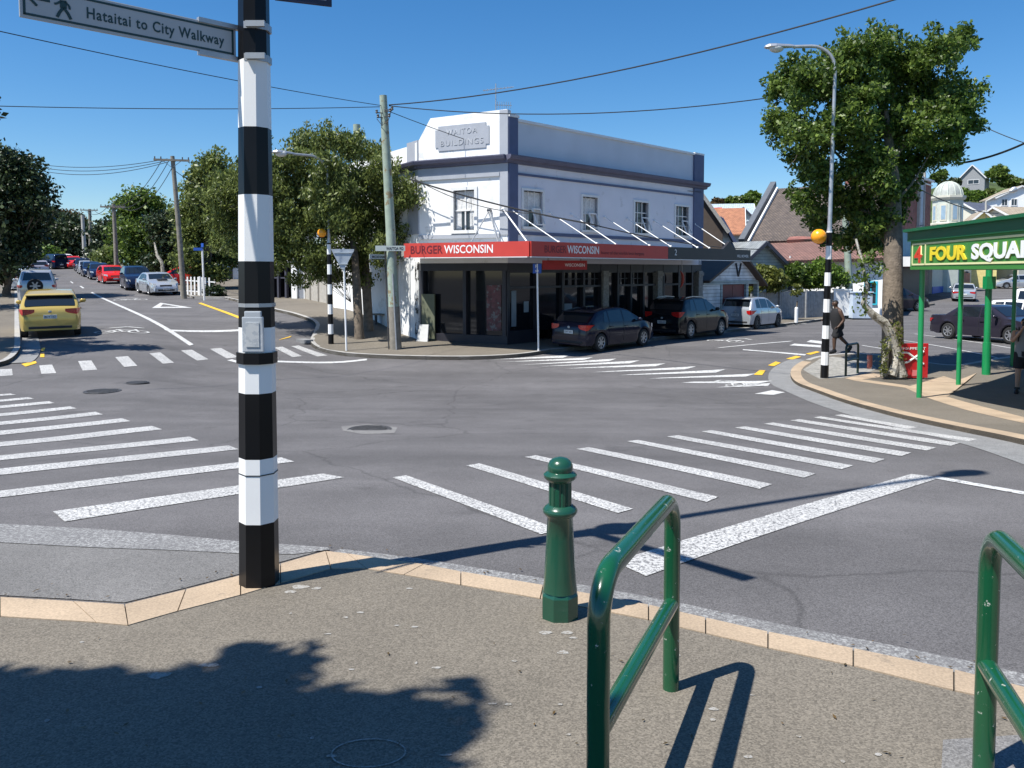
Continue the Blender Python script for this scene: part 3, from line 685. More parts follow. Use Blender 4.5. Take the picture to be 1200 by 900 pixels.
# parapets
b = MB(); FF.box(b, .5, 12.0, -.25, -.02, 5.7, 6.93); b.build('parapet', M['par_wall'], main, world=True)
b = MB()
FC.prism(b, [(-.15, 5.7), (LC-.02, 5.7), (LC-.02, 7.3), (.55, 7.26), (.0, 6.45), (-.15, 6.4)], -.3, .02); b.build('parapet', M['wh_wall'], main, world=True)
b = MB(); FL.box(b, 0, LL-.5, -.25, 0, 5.7, 6.38); b.build('parapet', M['wh_wall'], main, world=True)
b = MB(); FL.box(b, LL-.9, LL+.02, -.28, .05, 5.7, 6.5); FL.box(b, LL-.9, LL+.02, -.25, .04, 3, 5.4); b.build('pilaster', M['greytrim'], main, world=True)
b = MB(); FF.box(b, .45, 12.05, -.3, .06, 6.93, 7.02); FF.box(b, 0, .5, -.3, .1, 7.04, 7.14); FF.box(b, 12.0, LF, -.3, .08, 6.97, 7.05); FF.box(b, .44, .52, -.2, .03, 5.72, 6.93); b.build('coping', M['trim'], main, world=True)
for s0, s1, zt in ((0.0, .46, 7.04), (12.0, LF, 6.97)):
    b = MB(); FF.box(b, s0, s1, -.28, .07, 5.70, zt); FF.box(b, s0, s1, -.2, .07, 2.45, 5.42); b.build('pilaster', M['navy'], main, world=True)
b = MB(); FC.box(b, LC-.3, LC+.03, -.2, .045, 5.7, 7.28); FC.box(b, LC-.3, LC+.03, -.2, .045, 2.9, 5.42); b.build('pilaster', M['greytrim'], main, world=True)
# cornice (moulded) and strings
prof = [(0, 5.42), (.10, 5.44), (.12, 5.52), (.26, 5.56), (.30, 5.66), (.30, 5.70), (-.2, 5.70), (-.2, 5.42)]
b = MB()
for f, s0, s1 in ((FF, -.13, LF+.25), (FC, -.12, LC+.0), (FL, 0, LL+.12)):
    vs = [f.p(s0, o, z) for o, z in prof]+[f.p(s1, o, z) for o, z in prof]; n = len(prof)
    b.add(vs, [tuple(range(n)), tuple(range(n, 2*n))[::-1]]+[(i, i+n, (i+1) % n+n, (i+1) % n) for i in range(n)])
b.build('cornice', M['corn'], main, world=True)
b = MB(); FF.box(b, .46, 12.0, -.1, .05, 5.04, 5.12); FF.box(b, .46, 12.0, -.1, .06, 2.92, 3.04); b.build('string_course', M['navy'], main, world=True)
b = MB(); FC.box(b, 0, LC-.3, -.1, .07, 4.98, 5.12); FC.box(b, 0, LC-.3, -.1, .03, 5.12, 5.41); FC.box(b, 0, LC-.3, -.1, .07, 2.80, 2.95); FL.box(b, 0, LL-.9, -.1, .06, 4.98, 5.12); b.build('string_course', M['greytrim'], main, world=True)
for k, w in enumerate(wins): sash(FF, *w, main, M['trim'] if k > 1 else M['pinktrim'] if False else M['trim'], nx=3, nz=3 if k > 1 else 2, curtain=k < 2, bar=.035)
sash(FC, *cw, main, M['trim'], nx=2, nz=2, bar=.05, casing=.12)
for s0 in (1.25, 4.5, 8.0, 11.1):     # open top-hung sashes
    b = MB(); o0 = Vector(FF.p(s0+.18, .0, 4.0))
    for a, q, c, d in ((0, 0, 0, .62), (.4, 0, .4, .62)): pass
    p00 = FF.p(s0-.02, .02, 3.88); p10 = FF.p(s0+.42, .02, 3.88); p01 = FF.p(s0-.02, .28, 3.30); p11 = FF.p(s0+.42, .28, 3.30)
    for p, q in ((p00, p10), (p01, p11), (p00, p01), (p10, p11)): b.beam(p, q, .045, .045)
    b.build('open_casement', M['trim'], main, world=True)
# name plaque with raised letters
b = MB(); c = .13; a0, a1, z0, z1 = .78, 3.05, 6.02, 6.92
FC.prism(b, [(a0+c, z0), (a1-c, z0), (a1-c, z0+c), (a1, z0+c), (a1, z1-c), (a1-c, z1-c), (a1-c, z1), (a0+c, z1), (a0+c, z1-c), (a0, z1-c), (a0, z0+c), (a0+c, z0+c)], .02, .05)
pl = b.build('plaque', M['greytrim'], main, world=True)
M['plq'] = mat('plaque_letter_paint', (.40, .42, .45), .7)
t = FC.text('WAITOA', M['plq'], main, 1.26, 6.58, .05, height=.21, width=1.3, ext=.014, space=1.3); t.parent = pl
t = FC.text('BUILDINGS', M['plq'], main, 1.02, 6.19, .05, height=.21, width=1.8, ext=.014, space=1.2); t.parent = pl
b = MB(); pts = [FL.p(0, -.26, 5.6), FL.p(LL, -.26, 5.6), FF.p(.1, -.3, 5.6), FF.p(LF, -.26, 5.6), FF.p(LF, -9, 5.6), FL.p(0, -9, 5.6)]; b.poly(pts); b.build('roof', M['roofgrey'], main, world=True)
b = MB(); fr_ = Fr(FF.p(LF, 0, 0), (-.7071, .7071)); fr_.box(b, 0, 9, -.25, 0, 1.9, 6.9); b.build('wall', M['wh_wall'], main, world=True)
# ground floor
b = MB()
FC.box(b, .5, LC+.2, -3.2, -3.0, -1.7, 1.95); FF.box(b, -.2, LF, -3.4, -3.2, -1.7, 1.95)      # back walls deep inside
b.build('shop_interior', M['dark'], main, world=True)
b = MB(); FC.box(b, .05, LC-.02, -.3, -.02, -1.7, -.72); FC.box(b, .05, LC-.02, -.3, -.02, 1.62, 1.9)
for s0 in (0.02, 1.9, LC-.22): FC.box(b, s0, s0+.14, -.3, -.015, -.72, 1.62)
for s0, s1 in ((0.02, 1.6), (3.0, 5.4), (6.4, 8.2), (9.7, 11.0)): FF.box(b, s0, s1, -.3, -.02, -1.7, -.55)
for s0 in (0.02, 1.5, 2.95, 4.2, 5.3, 6.4, 7.3, 8.2, 9.7, 10.9, 12.0): FF.box(b, s0, s0+.12, -.3, -.015, -.55, 1.9)
FF.box(b, 0.02, LF, -.3, -.03, 1.55, 1.9)
for s0, s1 in ((0.1, 2.9), (3.0, 5.4), (6.4, 9.2), (9.7, 12.0)): FF.box(b, s0, s1, -.3, -.02, .98, 1.06)
for s0, s1 in ((3.0, 5.4), (6.4, 8.2)):
    for k in range(1, 6): x = s0+(s1-s0)*k/6; FF.box(b, x-.02, x+.02, -.2, -.1, 1.06, 1.55)
    FF.box(b, s0, s1, -.2, -.1, 1.29, 1.32)
b.build('shopfront', M['shopblack'], main, world=True)
b = MB(); FC.box(b, .1, LC-.1, -.2, -.18, -.72, 1.62); FF.box(b, .1, LF-.7, -.2, -.18, -.6, 1.6); b.build('shop_window', M['glass'], main, world=True)
for s0 in (5.35, 9.15, 12.45):
    b = MB(); FF.box(b, s0, s0+.36, -.25, .08, -1.6, 1.62); FF.box(b, s0-.03, s0+.39, -.25, .11, -1.6, -1.0); FF.box(b, s0-.03, s0+.39, -.25, .12, 1.4, 1.55); b.build('stone_pilaster', M['stone'], main, world=True)
b = MB(); FC.box(b, LC-.95, LC-.35, -.17, -.16, -.55, 1.1); b.build('poster', M['poster'], main, world=True)
for q_ in ((3.25, 3.7, -.1, .35), (.35, .6, -.4, .9), (1.0, 1.25, .1, .5)):
    b = MB(); FF.box(b, q_[0], q_[1], -.17, -.16, q_[2], q_[3]); b.build('notice', M['paper'], main, world=True)
b = MB(); FC.box(b, .12, .7, -.02, .04, -1.0, .75); b.build('menu_board', mat('dull_green_board', (.13, .14, .09), .7), main, world=True)
# awning
KC = Vector((.56, 25.0, 0)); FA = Fr(KC, (1, 1)); dl = Vector((-.886, .463, 0)).normalized()
ML = KC+dl*4.76; FB = Fr(ML, KC-ML); ZT, ZU = 2.55, 2.07; LE = 13.9
aw = thing('verandah_awning', 'red and black shop awning wrapped round the white corner building, held by thin rods', 'awning', (KC.x, KC.y, ZU))
b = MB(); Z1 = 2.5; Z0 = 2.14
poly = [ML, KC, FA.p(LE, 0, 0), FA.p(LE, -2.75, 0), Bc+Vector((.05, -.1, 0)), Ac+Vector((-.1, -.1, 0)), Ac+Vector((-.6, -.5, 0))]
ctr = Vector((4, 31, 0)); vs = [(p.x, p.y, Z0) for p in poly]+[(p.x, p.y, Z1) for p in poly]; n = len(poly)
b.add(vs, [tuple(range(n))[::-1], tuple(range(n, 2*n))]+[(i, (i+1) % n, (i+1) % n+n, i+n) for i in range(n)]); b.build('canopy', M['soffit'], aw, world=True)
b = MB(); FB.box(b, 0, 4.76, 0, .06, ZU, ZT); FA.box(b, .0, 7.55, -.06, .06, ZU, ZT); fas = b.build('fascia', M['red_sign'], aw, world=True)
b = MB(); FA.prism(b, [(7.56, ZU), (LE, ZU), (LE, ZT-.02), (12.6, ZT-.02), (12.1, ZT+.3), (11.6, ZT-.02), (7.56, ZT-.02)], -.06, .06); fas2 = b.build('fascia', M['blk_sign'], aw, world=True)
b = MB(); FB.box(b, .1, 4.7, -.02, .065, ZU-.03, ZU-.003); FA.box(b, 0, LE, -.04, .065, ZU-.03, ZU-.003); b.build('fascia_trim', M['trim'], aw, world=True)
def onf(t, f): t.parent = f; t.location = Vector(aw.location)-Vector(aw.location); return t
onf(FB.text('BURGER', M['letter_d'], aw, .28, 2.20, .063, height=.27, width=1.28, bold=.012), fas)
onf(FB.text('WISCONSIN', M['letter_w'], aw, 1.62, 2.20, .063, height=.27, width=1.85, bold=.012), fas)
onf(FA.text('BURGER', M['letter_d'], aw, .62, 2.2, .063, height=.24, width=1.05, bold=.004), fas)
onf(FA.text('WISCONSIN', M['letter_w'], aw, 1.72, 2.2, .063, height=.26, width=1.65, bold=.014), fas)
onf(FA.text('home of the worlds best burgers', M['letter_d'], aw, 3.5, 2.19, .063, height=.12, width=2.5), fas)
onf(FA.text('2', M['letter_w'], aw, 8.0, 2.22, .063, height=.24, bold=.0), fas2)
onf(FA.text('HILL BOWER', M['letter_w'], aw, 12.75, 2.2, .063, height=.12, width=.95), fas2)
for t_w, t_e in ((2.0, 1.5), (4.0, 3.47), (5.23, 4.57), (7.26, 6.6), (8.77, 8.0), (10.7, 9.9), (11.8, 10.8), (13.9, 12.6)):
    b = MB(); w = FF.p(t_w-1.79, .04, 3.78 if t_w > 2.5 else 3.75); e = FA.p(t_e, -.12, Z1+.06)
    b.tube([w, e], .017, 8); b.sphere(w, .05, 6); b.sphere(e, .05, 5); b.build('stay_rod', M['white'], aw, world=True)
w = FC.p(LC-.72, .05, 3.78)
for e in (FB.p(2.55, -.12, Z1+.05), FB.p(3.55, -.12, Z1+.05)):
    b = MB(); b.tube([w, e], .022, 8); b.sphere(w, .09, 6); b.build('stay_rod', M['steel'], aw, world=True)
b = MB(); w = FC.p(LC-.15, .05, 3.8); b.tube([w, FB.p(4.6, -.1, Z1+.05)], .026, 8); b.sphere(w, .07, 6); b.build('stay_rod', M['white'], aw, world=True)
# hanging sign under the awning
hs = thing('hanging_sign', 'small dark red hanging sign with pale lettering under the awning soffit', 'sign', FA.p(2.4, -1.2, 1.7))
fh = Fr(FA.p(2.0, -1.3, 0), FA.d+FA.n*.35); b = MB(); fh.box(b, 0, 1.75, -.04, .04, 1.66, 1.98); bd = b.build('sign_panel', mat('deep_red_sign', (.35, .02, .02), .5), hs, world=True)
for x_ in (.2, 1.5): b = MB(); fh.box(b, x_, x_+.03, -.02, .02, 1.98, 2.14); b.build('hanger', M['steel'], hs, world=True)
fh.text('WISCONSIN', M['letter_w'], hs, .85, 1.77, .042, height=.11, width=.8)
hs2 = thing('shop_sign', 'round red crescent sign in the dark doorway behind the second dark car', 'sign', FF.p(9.9, .3, 1.0))
b = MB(); pr = [FF.p(10.35+.42*math.cos(a), .3, 1.25+.42*math.sin(a)) for a in [R(-60+12*i) for i in range(11)]]; b.tube(pr, [.02+.05*math.sin(math.pi*i/10) for i in range(11)], 8); b.build('crescent', mat('red_neon_paint', (.5, .05, .03), .4), hs2, world=True)
b = MB(); b.tube([FF.p(10.7, .3, 1.35), FF.p(10.7, .28, 2.14)], .015, 6); b.build('hanger', M['steel'], hs2, world=True)
# TV aerial
ae = thing('tv_aerial', 'thin television aerial standing on the roof of the white corner building', 'aerial', P(581, 131, 31)-Vector((0, 0, 1.2)))
b = MB(); top = P(581, 98, 31); bas = Vector((top.x, top.y, 5.6)); b.tube([bas, top], .02, 6); b.build('mast', M['steel'], ae, world=True)
b = MB(); c = P(581, 105, 31); b.tube([c+Vector((-.5, 0, -.04)), c+Vector((.7, 0, .1))], .014, 5)
for k in range(9): q = c+Vector((-.45+.13*k, 0, -.03+.015*k)); b.tube([q+Vector((0, -.2, 0)), q+Vector((0, .2, 0))], .008, 4)
c = P(586, 123, 31); b.tube([c+Vector((-.2, 0, 0)), c+Vector((.45, .1, 0))], .014, 5)
for k in range(7): q = c+Vector((-.1+.085*k, .01*k, 0)); b.tube([q+Vector((0, 0, -.13)), q+Vector((0, 0, .13))], .009, 4)
b.build('antenna_array', M['steel'], ae, world=True)
# downpipe, white side details
dp = MB(); FL.box(dp, 7.3, 7.42, .0, .1, -1.3, 2.1); FL.box(dp, 8.2, 8.28, .0, .06, -1.3, 1.9); dp.build('downpipe', M['trim'], main, world=True)
b = MB(); FL.box(b, LL-.32, LL, .01, .03, -1.4, 1.95); b.build('black_scrollwork', mat('black_and_white_mural', (.6, .6, .6), .7, c2=(.02, .02, .02), thr=(.5, 3.5)), main, world=True)
b = MB(); q = G(517, 388, .12); b.box((q.x-.35, q.y-2.1, q.z+.0), (.5, .12, .1)); b = MB()
q = G(518, 391, .12); a0 = FC.p(.55, .35, 0); zb_ = h(a0.x, a0.y)+.12
b.prism([(-.25, 0), (.25, 0), (.2, .62), (-.2, .62)], -.03, .03, lambda x, y, t: tuple(FC.p(.45+x, .5+t-y*.25, zb_+y)))
sb = b.build('board_panel', mat('pale_board', (.55, .55, .53), .6), None, world=True); sb.name = 'pavement_board'; props(sb, 'small pale board leaning against the dark shopfront beside the white side wall', 'board')
# ---- annex: white weatherboard gable with a maroon door
an = thing('weatherboard_annex', 'low white weatherboard shop with maroon double doors under the black end of the awning', 'building', FF.p(13, 0, -1.15))
gx0, gx1, gz = 12.95, 18.3, 1.15; pk = (16.1, 2.35)
b = MB(); FF.prism(b, [(gx0, gz), (gx1-1.0, gz), (gx1, gz), pk], -.2, -.02); FF.box(b, gx0, 14.55, -.2, -.02, -1.7, .96); FF.box(b, 17.15, 17.3, -.2, -.02, -1.7, .96)
b.build('wall', M['boards'], an, world=True, uv=True)
b = MB(); FF.box(b, gx0, gx1, -.22, .03, .965, 1.145); FF.box(b, 14.55, 14.68, -.2, .03, -1.7, .96); FF.box(b, 16.98, 17.14, -.2, .03, -1.7, .96); FF.box(b, 18.15, 18.3, -.2, .03, -1.7, .96); b.build('frame', M['greyboards'], an, world=True, uv=True)
b = MB(); FF.box(b, 14.7, 15.8, -.14, -.08, -1.5, .94); FF.box(b, 15.83, 16.96, -.14, -.08, -1.5, .94); FF.box(b, 14.7, 16.96, -.1, -.06, -.38, -.30); b.build('door', M['maroon'], an, world=True)
b = MB()
for s, e in ((pk, (gx1+.35, .72)), (pk, (gx0+.0, .95))):
    p0 = FF.p(s[0], .35, s[1]+.1); p1 = FF.p(e[0], .35, e[1]+.1); q0 = FF.p(s[0], -6, s[1]+.1); q1 = FF.p(e[0], -6, e[1]+.1); up = Vector((0, 0, .12))
    b.add([p0, p1, q1, q0, p0+up, p1+up, q1+up, q0+up], [(3, 2, 1, 0), (4, 5, 6, 7), (0, 1, 5, 4), (1, 2, 6, 5), (2, 3, 7, 6), (3, 0, 4, 7)])
b.build('roof', mat('dark_brown_barge', (.09, .06, .045), .7), an, world=True)
b = MB(); b.beam(FF.p(15.95, .02, 2.0), FF.p(16.2, .02, 1.35), .06, .06); b.beam(FF.p(16.45, .02, 2.0), FF.p(16.2, .02, 1.35), .06, .06); b.build('gable_ornament', M['shopblack'], an, world=True)
b = MB(); fr_ = Fr(FF.p(12.95, -6, 0), (1, 1)); fr_.box(b, 0, 5.3, -.2, 0, -1.7, 1.1); b.build('wall', M['boards'], an, world=True, uv=True)
# ---- generic gabled house
def house(name, label, c, rz, w, l, wall_h, roof_h, mw, mr, wins=(), over=.35, chimney=False, base=3.0, group=None, mtrim=None):
    """gable end faces local -y at the origin, ridge runs along +y; c is the middle of the gable base"""
    t = thing(name, label, 'house', c, rz, group); mt = mtrim or M['trim']
    b = MB(); b.prism([(-w/2, -base), (w/2, -base), (w/2, wall_h), (0, wall_h+roof_h), (-w/2, wall_h)], 0, l, lambda x, y, q: (x, q, y)); b.build('wall', mw, t, uv=True)
    b = MB(); k = roof_h/(w/2)
    for sg in (-1, 1):
        e = w/2+over; ze = wall_h-over*k; a = [(0, -over, wall_h+roof_h+.02), (sg*e, -over, ze+.02), (sg*e, l+over, ze+.02), (0, l+over, wall_h+roof_h+.02)]
        b.add(a+[(x, y, z+.14) for x, y, z in a], [(3, 2, 1, 0), (4, 5, 6, 7), (0, 1, 5, 4), (1, 2, 6, 5), (2, 3, 7, 6), (3, 0, 4, 7)])
    ro = b.build('roof', mr, t, uv=True)
    b = MB()
    for sg in (-1, 1): b.beam((0, -over-.03, wall_h+roof_h+.06), (sg*(w/2+over), -over-.03, wall_h-over*k+.06), .05, .24, up=(0, 1, 0)) if False else b.beam((0, -over-.04, wall_h+roof_h+.04), (sg*(w/2+over), -over-.04, wall_h-over*k+.04), .06, .2, up=(1, 0, 0))
    b.build('bargeboard', mt, t)
    if chimney:
        b = MB(); b.box((w*.2, l*.4, wall_h+roof_h*.9), (.6, .6, 1.6)); b.box((w*.2, l*.4, wall_h+roof_h*.9+.85), (.75, .75, .15)); q = b.build('chimney', M['lowbrick'], t, uv=True); q.parent = ro
    for face, a, z0, ww, hh in wins:
        if face == 'f': f = Fr((a-ww/2, 0), (1, 0))
        elif face == 'l': f = Fr((-w/2, a+ww/2), (0, -1))
        else: f = Fr((w/2, a-ww/2), (0, 1))
        b = MB(); f.box(b, -.1, 0, -.05, .06, z0-.1, z0+hh+.1); f.box(b, ww, ww+.1, -.05, .06, z0-.1, z0+hh+.1); f.box(b, 0, ww, -.05, .06, z0+hh, z0+hh+.1); f.box(b, 0, ww, -.05, .08, z0-.1, z0); f.box(b, ww/2-.03, ww/2+.03, -.05, .045, z0, z0+hh)
        wo = b.build('window', mt, t); b = MB(); f.box(b, 0, ww, -.03, .025, z0, z0+hh); po = b.build('pane', M['glass2'], t); po.parent = wo
    return t
def hp(u, v, Y): return P(u, v, Y)
# roofs and houses right of the white building, from near to far
house('shed', 'grey green gabled shed with corrugated roof just past the black awning end', P(893, 318, 46), R(24), 3.9, 7, .1, 1.5, M['greyboards'], M['greyiron'], [('f', .7, -1.35, .45, .7)], base=3.4, mtrim=M['slateroof'])
house('house', 'white cottage gable peeping over the awning behind the brown roof', P(842, 300, 50), R(10), 2.6, 6, .2, 2.1, M['wh_wall'], M['slateroof'], base=3.2, mtrim=M['navy'])
house('brown_roof_house', 'steep dark brown roof rising directly behind the far end of the white building', P(812, 264, 47), R(-15), 3.4, 8, 0, 2.5, mat('dark_brown_boards', (.07, .052, .04), .8), M['brownroof'], base=4.5, mtrim=M['stone'])
house('house', 'house with a mottled brown tiled roof low behind the awning stays', P(835, 296, 58), R(80), 8, 7, .2, 1.9, M['cream'], M['shingle'], base=4)
house('house', 'house with a bright orange tiled roof below the wooded hill', P(868, 283, 80), R(75), 9, 8, .6, 2.6, M['concwall'], M['orangetile'], base=6)
house('house', 'small red roofed house between the building and the pale blue roofs', P(843, 268, 100), R(60), 6, 7, .5, 2.0, M['cream'], M['redroof'], base=8)
house('house', 'house under a pale blue iron roof with a gabled dormer below the wooded hill', P(880, 262, 110), R(80), 8, 12, .2, 2.4, M['cream'], M['blueroof'], [('l', 3, -1.4, 1, 1)], base=8)
house('dormer_house', 'little dark edged gable in front of the pale blue iron roof', P(870, 259, 106), R(0), 3.6, 4, 0, 1.7, M['palegreen'], M['blueroof'], base=6, mtrim=M['slateroof'])
# ---- church with big shingled roof
ch = thing('church_hall', 'large church hall with a high mottled shingle roof and lower dusty red roof', 'church', P(960, 366, 52))
def rp_(u, v, Y): return P(u, v, Y)
def slab(name, pts, m, th, par, uv=True):
    n = (pts[1]-pts[0]).cross(pts[2]-pts[0]).normalized()
    if n.z < 0: n = -n
    k = len(pts); b = MB(); b.add([tuple(p) for p in pts]+[tuple(p-n*th) for p in pts], [tuple(range(k)), tuple(range(k, 2*k))[::-1]]+[(i, (i+1) % k, (i+1) % k+k, i+k) for i in range(k)])
    return b.build(name, m, par, world=True, uv=uv)
slab('roof', [P(875, 283, 56), P(1040, 279, 51.5), P(1032, 214, 58.5), P(911, 221, 63)], M['shingle'], .25, ch)
slab('roof', [P(893, 306, 52), P(1042, 302, 48.4), P(1040, 276.5, 52), P(905, 280.5, 56)], M['redtile'], .2, ch)
b = MB(); p0 = P(869, 283, 56); p1 = P(906.5, 215.5, 63); b.beam(p0, p1, .42, .4); b.build('gable_coping', mat('dark_slate_coping', (.10, .11, .125), .6), ch, world=True)
b = MB(); b.beam(P(877, 284, 55.6), P(911, 221, 62.6), .12, .25); b.build('verge_board', M['trim'], ch, world=True)
b = MB(); wl0, wl1 = P(895, 310, 53), P(1048, 310, 48.8); f = Fr(wl0, wl1-wl0); Lw = (Vector((wl1.x, wl1.y, 0))-Vector((wl0.x, wl0.y, 0))).length
f.holes(b, 0, Lw, -2.2, 2.3, [(1.1, 1.9, -.2, .9), (6.3, 6.9, -.4, .9), (7.6, 8.0, -.4, .9)], .3); b.build('wall', M['wh_wall'], ch, world=True)
for s0, s1, z0, z1, mm in ((1.1, 1.9, -.2, .9, M['trim']), (6.3, 6.9, -.4, .9, M['cyan']), (7.6, 8.0, -.4, .9, M['cyan'])): sash(f, s0, s1, z0, z1, ch, mm, curtain=False)
b = MB(); q0, q1 = P(872, 300, 57), P(908, 300, 64.5); b.poly([(q0.x, q0.y, -2), (q1.x, q1.y, -2), (q1.x, q1.y, P(908, 218, 64.5).z), (q0.x, q0.y, P(870, 284, 57).z)]); b.build('gable_wall', M['concwall'], ch, world=True)
slab('dormer', [P(922, 281, 54.5), P(968, 279, 53.5), P(962, 270, 55), P(932, 270.5, 56)], M['brick'], .3, ch)
b = MB(); b.tube([P(926, 311, 51.6), P(926, 300, 51.6)], .06, 6); b.build('vent_pipe', M['trim'], ch, world=True)
def atp(u, Y): p = P(u, 340, Y); return (p.x, p.y, 0)
# kiosk and small panels
k = MB(); q = T(*atp(1009, 46)[:2], .1); k.box((q.x, q.y, q.z+.7), (1.15, .5, 1.45)); k.box((q.x, q.y, q.z+1.47), (1.25, .6, .08)); kk = k.build('utility_cabinet', mat('pale_blue_cabinet', (.50, .58, .68), .5), None, world=True, bevel=.02); props(kk, 'pale blue box cabinet beside the leaning pale green pole on the far footpath', 'cabinet')
k = MB(); q = T(*atp(987, 46.3)[:2], .1); k.box((q.x, q.y, q.z+.85), (1.0, .12, 1.5)); k.box((q.x, q.y, q.z+1.62), (1.1, .2, .08)); kk = k.build('notice_board', mat('white_notice_board', (.7, .7, .69), .6, c2=(.5, .5, .5), thr=(.68, 9)), None, world=True, bevel=.01); props(kk, 'white freestanding notice board at the right end of the grey paling fence', 'notice board')
# ---- fences
def fence(name, label, a, b_, hgt, m, paling=.15, gap=.015, post=2.2, off=.1, step_h=None, lap=False, grp=None):
    a = Vector((a.x, a.y, 0)); b_ = Vector((b_.x, b_.y, 0)); L = (b_-a).length; f = Fr(a, b_-a)
    t = thing(name, label, 'fence', T(a.x, a.y, off), 0, grp); pb = MB(); n = int(L/paling)
    for i in range(n):
        s = i*paling; q = f.p(s, 0, 0); z = h(q.x, q.y)+off; hh = hgt+random.uniform(-.015, .015)
        f.box(pb, s+gap/2, s+paling-gap/2, -.012, .012, z-.3, z+hh)
    pb.build('palings', m, t, world=True)
    k = 0
    while k*post <= L+.01:
        q = f.p(k*post, 0, 0); z = h(q.x, q.y)+off; pb = MB(); f.box(pb, k*post-.05, k*post+.05, .014, .11, z-.3, z+hgt+.06); pb.build('post', m, t, world=True); k += 1
    pb = MB()
    for r in (.25, hgt-.25):
        s = 0
        while s < L-.01:
            e = min(L, s+post); z0 = T(*f.p(s, 0, 0).xy).z+off+r; z1 = T(*f.p(e, 0, 0).xy).z+off+r; pb.beam(f.p(s, -.04, z0), f.p(e, -.04, z1), .045, .07); s = e
    pb.build('rail', m, t, world=True); return t
fence('paling_fence', 'grey weathered paling fence on the far footpath behind the silver hatchback', Vector(atp(880, 43.5)), Vector(atp(966, 46.5)), 1.55, M['fencegrey'])
fence('paling_fence', 'shorter grey fence panel tagged with graffiti next to the white notice board', Vector(atp(967, 46.5)), Vector(atp(981, 46.6)), 1.45, M['fencegrey'])
fence('picket_fence', 'pale timber paling fence climbing the side street behind the striped pole', G(356, 350, .1), G(412, 362, .1), 1.75, M['fencepale'])
fence('white_fence', 'low white ranch fence under the trees beside the blue street sign', G(214, 345, .1), G(252, 348, .1), 1.15, M['trim'], paling=.42, gap=.27)
# ---- garage building on the side street
ga = thing('garage_building', 'white garage with a dark open doorway and grey roller door beyond the side street', 'building', G(300, 348, .1))
q0 = G(296, 348.5, .1); q1 = G(357, 350.5, .1); fg = Fr(q0, Vector((q1.x-q0.x, q1.y-q0.y, 0))); Lg = (Vector((q1.x, q1.y))-Vector((q0.x, q0.y))).length; zb_ = min(q0.z, q1.z)
b = MB(); s = Lg/61
fg.holes(b, 0, Lg, zb_-.5, zb_+3.4, [(86*s, 98*s, zb_-.5, zb_+1.55), (26*s, 90*s-4*s-.2, zb_-.5, zb_+2.0), (111*s, 123*s, zb_-.4, zb_+1.9)]) if False else fg.holes(b, 0, Lg, zb_-.5, zb_+3.4, [(20*s, 46*s, zb_-.5, zb_+2.0), (52*s, 60*s, zb_-.4, zb_+1.9)])
b.build('wall', M['wh_wall'], ga, world=True)
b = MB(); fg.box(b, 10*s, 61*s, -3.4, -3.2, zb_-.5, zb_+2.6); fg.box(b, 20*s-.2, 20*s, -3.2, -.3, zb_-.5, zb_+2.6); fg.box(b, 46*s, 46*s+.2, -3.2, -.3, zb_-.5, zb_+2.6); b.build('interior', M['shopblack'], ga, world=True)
b = MB()
for i in range(14): x = 52*s+(8*s)*i/14; fg.box(b, x, x+8*s/14-.01, -.2, -.12-.02*(i % 2), zb_-.4, zb_+1.9)
b.build('roller_door', M['greytrim'], ga, world=True)
b = MB(); b.poly([fg.p(-.3, .3, zb_+3.42), fg.p(Lg+.3, .3, zb_+3.42), fg.p(Lg+.3, -7, zb_+4.4), fg.p(-.3, -7, zb_+4.4)]); fg.box(b, -.3, Lg+.3, .0, .3, zb_+3.25, zb_+3.41); b.build('roof', M['greyiron'], ga, world=True, uv=True)
b = MB()
for x in (28*s, 37*s): fg.box(b, x, x+.12, -.3, -.1, zb_-.4, zb_+2.0)
fg.box(b, 20*s, 46*s, -.28, -.2, zb_+1.2, zb_+1.28); b.build('door_frame', M['slateroof'], ga, world=True)
house('house', 'white house high behind the willowy street tree at the side street', P(292, 318, 72), R(20), 9, 8, 1.2, 2.2, M['wh_wall'], M['greyiron'], [('f', -2, -1, 1.2, 1.2), ('f', 2, -1, 1.2, 1.2)], base=4)
# ---- brick walls along the hill road
def lowwall(label, p, q, hgt, m, th=.25):
    t = MB(); f = Fr(p, Vector((q.x-p.x, q.y-p.y, 0))); L = (Vector((q.x, q.y))-Vector((p.x, p.y))).length; n = max(2, int(L/3))
    for i in range(n):
        s0, s1 = L*i/n, L*(i+1)/n; z = h(*f.p((s0+s1)/2, 0, 0).xy)+.1; f.box(t, s0, s1-.35, -th, 0, z-.8, z+hgt); f.box(t, s1-.35, s1, -th-.06, .06, z-.8, z+hgt+.22)
        f.box(t, s0, s1-.35, -th-.04, .04, z+hgt, z+hgt+.07)
    return props(t.build('brick_wall', m, None, world=True, uv=True), label, 'wall')
r1 = G(228, 350); off = Vector((2.6, 1.2, 0))
lowwall('orange brick garden wall behind the parked silver saloon on the hill', Vector((r1.x, r1.y, 0))+LD*9+off, Vector((r1.x, r1.y, 0))+LD*19+off, 1.3, M['lowbrick'])
lowwall('long orange brick wall further up the hill behind the red car', Vector((r1.x, r1.y, 0))+LD*21+off, Vector((r1.x, r1.y, 0))+LD*46+off, 1.5, M['lowbrick'])
gf = MB(); f = Fr(Vector((r1.x, r1.y, 0))+LD*48+off, LD)
for i in range(10): q = f.p(i*1.6, 0, 0); z = h(q.x, q.y); f.box(gf, i*1.6, i*1.6+1.58, -.05, .05, z-.5, z+2.0)
props(gf.build('panel_fence', mat('teal_green_panel', (.12, .25, .22), .6), None, world=True), 'teal green panel fence at the top of the hill road', 'fence')
